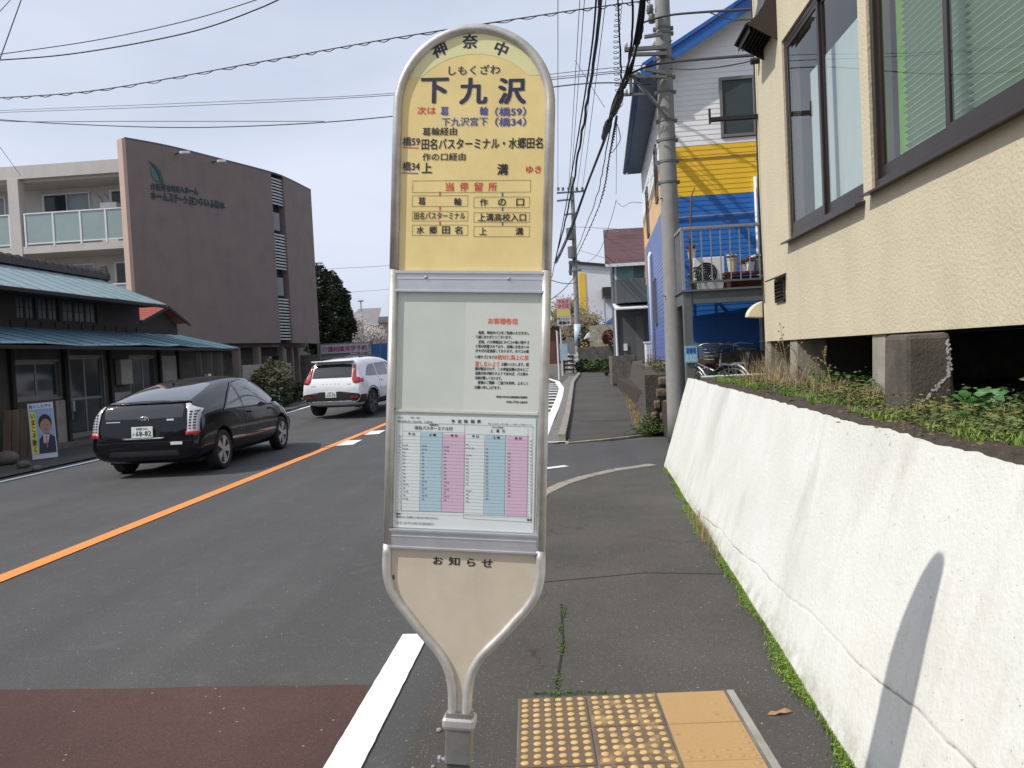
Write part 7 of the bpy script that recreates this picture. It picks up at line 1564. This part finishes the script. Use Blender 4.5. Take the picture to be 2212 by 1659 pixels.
def car_body(name, st, paint, wheels, wr, parent, lower=None):
    """st: stations (s, zbot, w_low, w_mid, z_mid, w_belt, z_belt, w_roof, z_roof); s runs from tail to nose"""
    rings = []
    for s, zb, wl, wm, zm, wb, zb2, wr_, zr in st:
        half = [(0, zb), (wl * .6, zb), (wl, zb + .03), (wm * .995, zb + (zm - zb) * .45), (wm, zm), (wb + (wm - wb) * .25, zm + (zb2 - zm) * .75), (wb, zb2), (wb + (wr_ - wb) * .55, zb2 + (zr - zb2) * .62), (wr_, zr - (zr - zb2) * .10), (wr_ * .72, zr - .006), (wr_ * .35, zr + .008), (0, zr + .012)]
        rings.append([(x, s, z) for x, z in half] + [(-x, s, z) for x, z in half[-2:0:-1]])
    mb = MB().loft(rings); me = bpy.data.meshes.new('b'); me.from_pydata(mb.v, [], mb.f); bm = bmesh.new(); bm.from_mesh(me); bmesh.ops.recalc_face_normals(bm, faces=bm.faces); bm.to_mesh(me); bm.free()
    o = bpy.data.objects.new('b', me); C.objects.link(o); ss = o.modifiers.new('s', 'SUBSURF'); ss.levels = ss.render_levels = 2
    cuts = []
    for (wx, wy) in wheels:
        c = MB().lathe([(wr + .055, -.34), (wr + .055, .34)], 40, TR(wx * 1.12, wy, wr + .01) @ Matrix.Rotation(R_(90), 4, 'Y')); cm_ = bpy.data.meshes.new('c'); cm_.from_pydata(c.v, [], c.f); bm = bmesh.new(); bm.from_mesh(cm_); bmesh.ops.recalc_face_normals(bm, faces=bm.faces); bm.to_mesh(cm_); bm.free(); co = bpy.data.objects.new('c', cm_); C.objects.link(co); cuts.append(co)
        b = o.modifiers.new('x', 'BOOLEAN'); b.object = co; b.operation = 'DIFFERENCE'; b.solver = 'EXACT'
    dg = bpy.context.evaluated_depsgraph_get(); dg.update(); e = bpy.data.meshes.new_from_object(o.evaluated_get(dg))
    bpy.data.objects.remove(o)
    for c in cuts: bpy.data.objects.remove(c)
    e.materials.clear(); e.materials.append(paint); e.materials.append(M_UND)
    for p in e.polygons:
        p.use_smooth = True; cx_ = p.center
        p.material_index = 1 if any(abs(abs(cx_.x) - abs(wx)) < .30 and abs(((cx_.y - wy) ** 2 + (cx_.z - wr - .01) ** 2) ** .5 - (wr + .055)) < .012 for wx, wy in wheels) else 0
    e.name = 'body'; o = bpy.data.objects.new('body', e); C.objects.link(o); o.parent = parent; WM[o] = WM[parent]
    es = o.modifiers.new('e', 'EDGE_SPLIT'); es.split_angle = R_(38)
    bm = bmesh.new(); bm.from_mesh(e); bvh = BVHTree.FromBMesh(bm); bm.free(); return o, bvh
def patch(bvh, poly, mapf, name, m, parent, off=.004, div=2, t=.0, arc_=0):
    """a thin piece that follows the body: poly in 2D, mapf(u,v)->(origin, direction)"""
    bm = bmesh.new(); vs_ = [bm.verts.new((u, v, 0)) for u, v in poly]; f = bm.faces.new(vs_)
    L = max(max(u for u, v in poly) - min(u for u, v in poly), max(v for u, v in poly) - min(v for u, v in poly))
    bmesh.ops.triangulate(bm, faces=bm.faces[:])
    for _ in range(5):
        ed = [e for e in bm.edges if e.calc_length() > max(.06, L / 14)]
        if not ed: break
        bmesh.ops.subdivide_edges(bm, edges=ed, cuts=1); bmesh.ops.triangulate(bm, faces=bm.faces[:])
    for v in list(bm.verts):
        o_, d = mapf(v.co.x, v.co.y); d = Vector(d).normalized(); h = bvh.ray_cast(Vector(o_), d)
        if h[0] is None: bm.verts.remove(v); continue
        n = h[1] if h[1].dot(d) < 0 else -h[1]; v.co = h[0] - d * off * .3 + n * off
    me = bpy.data.meshes.new(name); bm.normal_update(); bm.to_mesh(me); bm.free(); me.materials.append(m)
    for p in me.polygons: p.use_smooth = True
    o = bpy.data.objects.new(name, me); C.objects.link(o); o.parent = parent; WM[o] = WM[parent]
    if t: s = o.modifiers.new('s', 'SOLIDIFY'); s.thickness = t; s.offset = 0
    return o
rear = lambda u, v: ((u, -2, v), (0, 1, 0)); side = lambda u, v: ((3, u, v), (-1, 0, 0)); sideL = lambda u, v: ((-3, u, v), (1, 0, 0)); topm = lambda u, v: ((u, v, 4), (0, 0, -1)); front = lambda u, v: ((u, 8, v), (0, -1, 0))
def mir(p): return [(-u, v) for u, v in reversed(p)]
def wheel(par, x, y, r, w, rim, spokes=5, twist=.0, rr=.72):
    s = 1 if x > 0 else -1; M = TR(x, y, r) @ Matrix.Rotation(R_(90) * s, 4, 'Y')
    ty = MB().lathe([(r * .66, -w / 2), (r * .90, -w / 2), (r * .985, -w / 2 + .02), (r, -w / 4), (r, w / 4), (r * .985, w / 2 - .02), (r * .90, w / 2), (r * rr, w / 2 - .012), (r * .66, w / 2 - .03)], 36, M).build('wheel', M_CTY, par, world=False, smooth=True)
    MB().lathe([(r * rr, w / 2 - .014), (r * rr * .93, w / 2 - .018), (r * rr * .9, 0), (.001, 0)], 36, M, cap=False).build('rim', rim, ty, world=False, smooth=False)
    MB().lathe([(r * rr * .9, .004), (.001, .006)], 24, M, cap=False).build('brake', M_UND, ty, world=False)
    for k in range(spokes):
        a = k * 2 * math.pi / spokes + .3; e = .17 if spokes == 5 else .05; R1 = r * rr * .93; hubr = r * .14
        pts = [(hubr * math.cos(a - .6), hubr * math.sin(a - .6)), (R1 * math.cos(a - e * 1.6), R1 * math.sin(a - e * 1.6)), (R1 * math.cos(a + e * 1.6), R1 * math.sin(a + e * 1.6)), (hubr * math.cos(a + .6), hubr * math.sin(a + .6))]
        MB().prism([M @ Vector((p[0], p[1], w / 2 - .035)) for p in pts], tuple(M.to_3x3() @ Vector((0, 0, .02)))).build('spoke', rim, ty, world=False, bevel=.003)
    MB().lathe([(r * .17, w / 2 - .04), (r * .16, w / 2 - .008), (.001, w / 2 - .005)], 16, M, cap=False).build('hub_cap', rim, ty, world=False)
def plate_(par, x, y, z, big, small, tilt=0, kana='さ', bvh=None):
    ys_ = [bvh.ray_cast(Vector((xx, -2, zz)), Vector((0, 1, 0)))[0].y for xx in (-.16, 0, .16) for zz in (z - .08, z, z + .08)]; y = min(ys_) - .012
    M = TR(x, y, z) @ Matrix.Rotation(R_(tilt), 4, 'X')
    mb = MB().box(-.165, .165, -.004, .004, -.0825, .0825); mb.v = [tuple(M @ Vector(v)) for v in mb.v]; p = mb.build('number_plate', M_PLATE, par, world=False, bevel=.004)
    text('lettering', big, (-.10, -.062, .145, .022), M @ TR(0, -.0055, 0), M_PGR, p, .03, res=1); text('lettering', small, (-.09, .032, .09, .070), M @ TR(0, -.0055, 0), M_PGR, p, .02, res=1); text('lettering', kana, (-.152, -.05, -.115, -.01), M @ TR(0, -.0055, 0), M_PGR, p, .02, res=1)
# ---- black hatchback
r1_, r2_, r3_ = G(252, 1037), G(467, 1017), G(600, 972)
PC = Vector((-6.44, 11.45, 0)); PM = Matrix.Translation(PC) @ Matrix.Rotation(R_(.8), 4, 'Z')
hb = thing('black_hatchback', 'glossy black hatchback driving away in the far lane', 'car', M=PM)
M_BLK2 = mat('black_paint', (.004, .0042, .008), .12, .0, var=0, bump=0, spec=.25, coat=.4)
stp = [(0.00, .36, .60, .70, .52, .66, .60, .60, .66), (.03, .30, .70, .80, .52, .76, .70, .68, .80), (.09, .25, .74, .845, .55, .80, .84, .66, 1.00), (.15, .23, .76, .855, .58, .815, .92, .64, 1.115), (.19, .22, .76, .86, .60, .82, .93, .635, 1.13), (.32, .21, .77, .865, .62, .83, .95, .63, 1.175), (.62, .20, .78, .87, .64, .835, .965, .615, 1.265), (.95, .19, .78, .8725, .64, .838, .965, .60, 1.345), (1.4, .18, .78, .8725, .64, .838, .95, .59, 1.425), (1.95, .17, .78, .8725, .63, .836, .93, .585, 1.475), (2.35, .17, .78, .8725, .62, .834, .92, .585, 1.482), (2.75, .17, .78, .87, .62, .832, .91, .58, 1.44), (3.15, .17, .78, .87, .62, .826, .90, .585, 1.29), (3.5, .17, .78, .868, .62, .815, .885, .60, 1.09), (3.72, .18, .77, .865, .61, .79, .865, .62, .965), (3.95, .18, .76, .855, .59, .76, .81, .60, .885), (4.2, .19, .73, .82, .56, .70, .72, .54, .78), (4.37, .21, .66, .73, .50, .62, .62, .46, .66), (4.46, .26, .55, .60, .46, .52, .53, .38, .56)]
hw_ = [(sx * .765, y) for sx in (-1, 1) for y in (.88, 3.58)]
body, bv = car_body('body', stp, M_BLK2, hw_, .315, hb)
for x, y in hw_: wheel(hb, x, y, .315, .20, M_RIM)
patch(bv, [(-.60, .42), (.60, .42), (.585, .95), (.52, 1.30), (.46, 1.47), (.38, 1.62), (-.38, 1.62), (-.46, 1.47), (-.52, 1.30), (-.585, .95)][:10] and [(-.62, .24), (.62, .24), (.60, .70), (.53, 1.25), (-.53, 1.25), (-.60, .70)], topm, 'rear_window', mat('sky_glass', (.02, .022, .03), .05, var=0, bump=0, spec=1.2, coat=1), hb, .003)
patch(bv, [(-.62, 1.10), (-.60, .90), (.60, .90), (.62, 1.10)], rear, 'rear_panel_glass', M_CARG, hb, .003)
patch(bv, [(-.66, 1.112), (.66, 1.112), (.64, 1.135), (-.64, 1.135)], rear, 'spoiler_lip', M_BLK2, hb, .014, t=.008)
wp = [(1.02, .955), (1.16, 1.02), (1.45, 1.19), (1.72, 1.33), (1.78, .955)]; wp2 = [(1.84, .95), (1.82, 1.345), (2.1, 1.385), (2.35, 1.39), (2.68, 1.34), (2.95, 1.22), (3.18, 1.07), (3.30, .925)]; wp0 = [(.72, 1.00), (.98, .965), (1.10, 1.01), (1.25, 1.10), (1.05, 1.09)]
for sd in (side, sideL):
    f = patch(bv, wp, sd, 'side_window', M_CARG2, hb, .003); f2_ = patch(bv, wp2, sd, 'side_window', M_CARG2, hb, .003)
    for q in ([(1.0, .93), (3.32, .90), (3.33, .918), (1.0, .95)],): patch(bv, q, sd, 'window_trim', M_CLAD, hb, .005)
    patch(bv, [(.98, .94), (1.45, 1.215), (1.8, 1.375), (2.1, 1.41), (2.4, 1.415), (2.75, 1.36), (3.05, 1.21), (3.3, 1.04), (3.28, 1.025), (3.03, 1.19), (2.73, 1.34), (2.4, 1.395), (2.1, 1.39), (1.82, 1.355), (1.47, 1.19), (1.0, .93)], sd, 'window_trim', M_BLK2, hb, .012)
    for s0 in (1.80, 2.92 + .25): patch(bv, [(s0, .30), (s0 + .008, .30), (s0 + .012, .93), (s0 + .004, .93)], sd, 'door_gap', M_UND, hb, .002)
    for s0 in (1.98, 2.95): patch(bv, [(s0, .83), (s0 + .19, .825), (s0 + .19, .85), (s0, .855)], sd, 'door_handle', M_BLK2, hb, .025, t=.012)
    patch(bv, [(1.2, .24), (3.25, .22), (3.25, .25), (1.2, .27)], sd, 'sill_trim', M_CLAD, hb, .006)
patch(bv, [(-.62, 3.05), (.62, 3.05), (.66, 3.55), (-.66, 3.55)], topm, 'windscreen', M_CARG, hb, .003)
for p_ in ([(.66, 1.095), (.70, 1.06), (.79, 1.00), (.82, .90), (.825, .66), (.80, .63), (.68, .64), (.685, .80), (.665, 1.0), (.62, 1.09)],):
    for q in (p_, mir(p_)):
        patch(bv, q, rear, 'tail_light', M_CLRL, hb, .012, t=.008)
    b_ = [(.66, .635), (.82, .635), (.83, .69), (.665, .69)]
    for q in (b_, mir(b_)): patch(bv, q, rear, 'red_reflector', M_REDL, hb, .019, t=.004)
    for zz in (.72, .76, .80, .84, .88, .92, .96):
        b_ = [(.70, zz), (.735, zz), (.735, zz + .022), (.70, zz + .022)]; c_ = [(.755, zz), (.79, zz), (.79, zz + .022), (.755, zz + .022)]
        for q in (b_, mir(b_), c_, mir(c_)): patch(bv, q, rear, 'lamp_cell', M_UND if zz > .74 else M_REDL, hb, .018)
patch(bv, [(-.26, .62), (.26, .62), (.28, .80), (-.28, .80)], rear, 'plate_recess', M_UND, hb, .002)
plate_(hb, 0, 0, .705, '68-82', '相模 502', -4, bvh=bv)
patch(bv, [(-.30, .598), (.30, .598), (.34, .617), (-.34, .617)], rear, 'chrome_strip', M_CHR, hb, .008, t=.006)
em_ = MB()
for rx, rz, oz in ((.078, .052, 0), (.030, .050, 0), (.052, .022, .022)): em_.tube([(rx * math.cos(k * math.pi / 12), .055, .885 + oz + rz * math.sin(k * math.pi / 12)) for k in range(25)], .0055, 6)
em_.build('emblem', M_CHR, hb, world=False, smooth=True)
patch(bv, [(.36, .86), (.47, .86), (.47, .885), (.36, .885)], rear, 'badge', M_CHR, hb, .004); patch(bv, [(-.58, .86), (-.36, .86), (-.36, .872), (-.58, .872)], rear, 'badge', M_CHR, hb, .004)
patch(bv, [(.42, .50), (.60, .50), (.60, .545), (.42, .545)], rear, 'sticker', M_PLATE, hb, .004)
patch(bv, [(-.72, .545), (.74, .545), (.74, .558), (-.72, .558)], rear, 'bumper_crease', M_UND, hb, .002); patch(bv, [(-.55, .335), (.55, .335), (.52, .42), (-.52, .42)], rear, 'lower_grille', M_CLAD, hb, .003)
for s in (-1, 1):
    MB().loft([[(s * .84, 3.02, .94), (s * .87, 3.02, .98), (s * .87, 3.10, .98), (s * .84, 3.10, .94)], [(s * .90, 3.0, .95), (s * .90, 3.0, 1.06), (s * .90, 3.12, 1.06), (s * .90, 3.12, .95)], [(s * 1.02, 3.02, .97), (s * 1.02, 3.02, 1.05), (s * 1.02, 3.10, 1.05), (s * 1.02, 3.10, .97)]]).build('wing_mirror', M_BLK2, hb, world=False, bevel=.015)
MB().obox(TR(0, 1.1, 1.415) @ Matrix.Rotation(R_(25), 4, 'X'), .03, .12, .05).build('roof_fin', M_BLK2, hb, world=False, bevel=.01)
MB().box(-.7, .7, .3, 4.1, .2, .3).build('underbody', M_UND, hb, world=False)
# ---- white suv
sr = G(686, 900); SM = Matrix.Translation((-6.72, sr.y - 1.15, gz(sr.y + .3) - .0)) @ Matrix.Rotation(R_(-9), 4, 'Z') @ Matrix.Rotation(R_(1.5), 4, 'X')
sv = thing('white_suv', 'white sport utility vehicle with dark cladding and tall red tail lights', 'car', M=SM)
M_WHT = mat('white_car_paint', (.78, .79, .81), .25, var=0, bump=0, coat=1)
sts = [(0.00, .44, .66, .80, .66, .76, .74, .70, .80), (.04, .38, .74, .88, .68, .85, .86, .76, .96), (.10, .35, .78, .905, .72, .86, 1.00, .74, 1.10), (.18, .33, .80, .91, .74, .85, 1.06, .71, 1.26), (.30, .30, .82, .92, .76, .85, 1.09, .67, 1.50), (.40, .28, .83, .925, .78, .85, 1.10, .64, 1.60), (.70, .26, .84, .93, .78, .855, 1.10, .635, 1.635), (1.3, .25, .84, .932, .77, .86, 1.07, .64, 1.652), (2.0, .25, .84, .932, .77, .86, 1.05, .64, 1.65), (2.5, .25, .84, .932, .77, .86, 1.04, .635, 1.61), (2.9, .25, .84, .93, .77, .855, 1.03, .64, 1.46), (3.25, .25, .84, .93, .77, .85, 1.02, .66, 1.20), (3.42, .26, .83, .93, .77, .84, 1.00, .68, 1.07), (3.7, .27, .82, .92, .75, .81, .96, .66, 1.02), (4.1, .29, .78, .88, .72, .77, .90, .62, .96), (4.33, .32, .70, .80, .66, .70, .80, .56, .86), (4.42, .38, .62, .70, .60, .62, .70, .50, .74)]
sw_ = [(sx * .80, y) for sx in (-1, 1) for y in (.82, 3.52)]
sbody, sv_b = car_body('body', sts, M_WHT, sw_, .36, sv)
for x, y in sw_: wheel(sv, x, y, .36, .235, M_RIMD, 5, rr=.74)
patch(sv_b, [(-.60, 1.12), (.60, 1.12), (.585, 1.30), (.56, 1.475), (.3, 1.50), (-.3, 1.50), (-.56, 1.475), (-.585, 1.30)], rear, 'rear_window', M_CARG, sv, .005)
MB().obox(TR(0, .27, 1.575) @ Matrix.Rotation(R_(-6), 4, 'X'), 1.22, .26, .035).build('roof_spoiler', M_WHT, sv, world=False, bevel=.012)
tl = [(.66, 1.46), (.70, 1.30), (.735, 1.13), (.90, 1.09), (.90, .98), (.70, .96), (.635, 1.04), (.625, 1.25), (.61, 1.46)]
for q in (tl, mir(tl)): patch(sv_b, q, rear, 'tail_light', M_REDL, sv, .014, t=.010)
sl2 = [(.02, 1.09), (.30, 1.07), (.30, .99), (.02, .97)]
for sd in (side, sideL):
    patch(sv_b, sl2, sd, 'tail_light', M_REDL, sv, .010)
    patch(sv_b, [(.55, 1.14), (.80, 1.36), (1.0, 1.43), (1.35, 1.45), (1.35, 1.10), (.75, 1.12)], sd, 'side_window', M_CARG, sv, .004); patch(sv_b, [(1.42, 1.10), (1.42, 1.455), (2.25, 1.47), (2.25, 1.08)], sd, 'side_window', M_CARG, sv, .004); patch(sv_b, [(2.32, 1.08), (2.32, 1.47), (2.55, 1.44), (2.95, 1.28), (3.2, 1.08)], sd, 'side_window', M_CARG, sv, .004)
    patch(sv_b, [(1.25, .30), (3.1, .30), (3.1, .46), (1.25, .46)], sd, 'sill_cladding', M_CLAD, sv, .010)
    for y in (.82, 3.52):
        ar = [(y + .47 * math.cos(R_(a)), .37 + .47 * math.sin(R_(a))) for a in range(0, 181, 12)] + [(y + .41 * math.cos(R_(a)), .37 + .41 * math.sin(R_(a))) for a in range(180, -1, -12)]; patch(sv_b, ar, sd, 'arch_cladding', M_CLAD, sv, .010)
    for s0 in (1.38, 2.29): patch(sv_b, [(s0, .48), (s0 + .01, .48), (s0 + .01, 1.08), (s0, 1.08)], sd, 'door_gap', M_UND, sv, .003)
    for s0 in (1.50, 2.42): patch(sv_b, [(s0, .94), (s0 + .2, .94), (s0 + .2, .97), (s0, .97)], sd, 'door_handle', M_WHT, sv, .025, t=.012)
    patch(sv_b, [(.0, .42), (.36, .42), (.36, .64), (.0, .64)], sd, 'bumper_cladding', M_CLAD, sv, .008)
patch(sv_b, [(-.84, .47), (.84, .47), (.86, .60), (.84, .67), (.36, .67), (.32, .74), (-.32, .74), (-.36, .67), (-.84, .67), (-.86, .60)], rear, 'bumper_cladding', M_CLAD, sv, .009)
patch(sv_b, [(-.62, .44), (.62, .44), (.66, .475), (-.66, .475)], rear, 'silver_skid', M_CHR, sv, .016, t=.008)
for q in ([(.58, .56), (.80, .56), (.80, .60), (.58, .60)],): patch(sv_b, q, rear, 'red_reflector', M_REDL, sv, .016); patch(sv_b, mir(q), rear, 'red_reflector', M_REDL, sv, .016)
plate_(sv, 0, 0, .66, '10-75', '相模 330', -3, 'み', bvh=sv_b)
for i, chx in enumerate('VOLVO'): text('lettering', chx, (-.26 + i * .12, .93, -.22 + i * .12, .965), TR(0, .035, 0), M_UND, sv, .03, res=1)
patch(sv_b, [(.48, .93), (.60, .93), (.60, .955), (.48, .955)], rear, 'badge', M_CHR, sv, .006); patch(sv_b, [(-.62, .90), (-.46, .90), (-.46, .925), (-.62, .925)], rear, 'badge', M_CHR, sv, .006)
for s in (-1, 1): MB().loft([[(s * .86, 2.95, 1.04), (s * .86, 3.08, 1.04), (s * .86, 3.08, 1.12), (s * .86, 2.95, 1.12)], [(s * 1.06, 2.96, 1.05), (s * 1.06, 3.08, 1.05), (s * 1.06, 3.08, 1.17), (s * 1.06, 2.96, 1.17)]]).build('wing_mirror', M_WHT, sv, world=False, bevel=.015)
for s in (-1, 1): MB().tube([(s * .60, .7, 1.66), (s * .61, 1.4, 1.685), (s * .61, 2.3, 1.67)], .015, 6).build('roof_rail', M_CLAD, sv, world=False)
MB().box(-.75, .75, .3, 4.1, .28, .36).build('underbody', M_UND, sv, world=False)
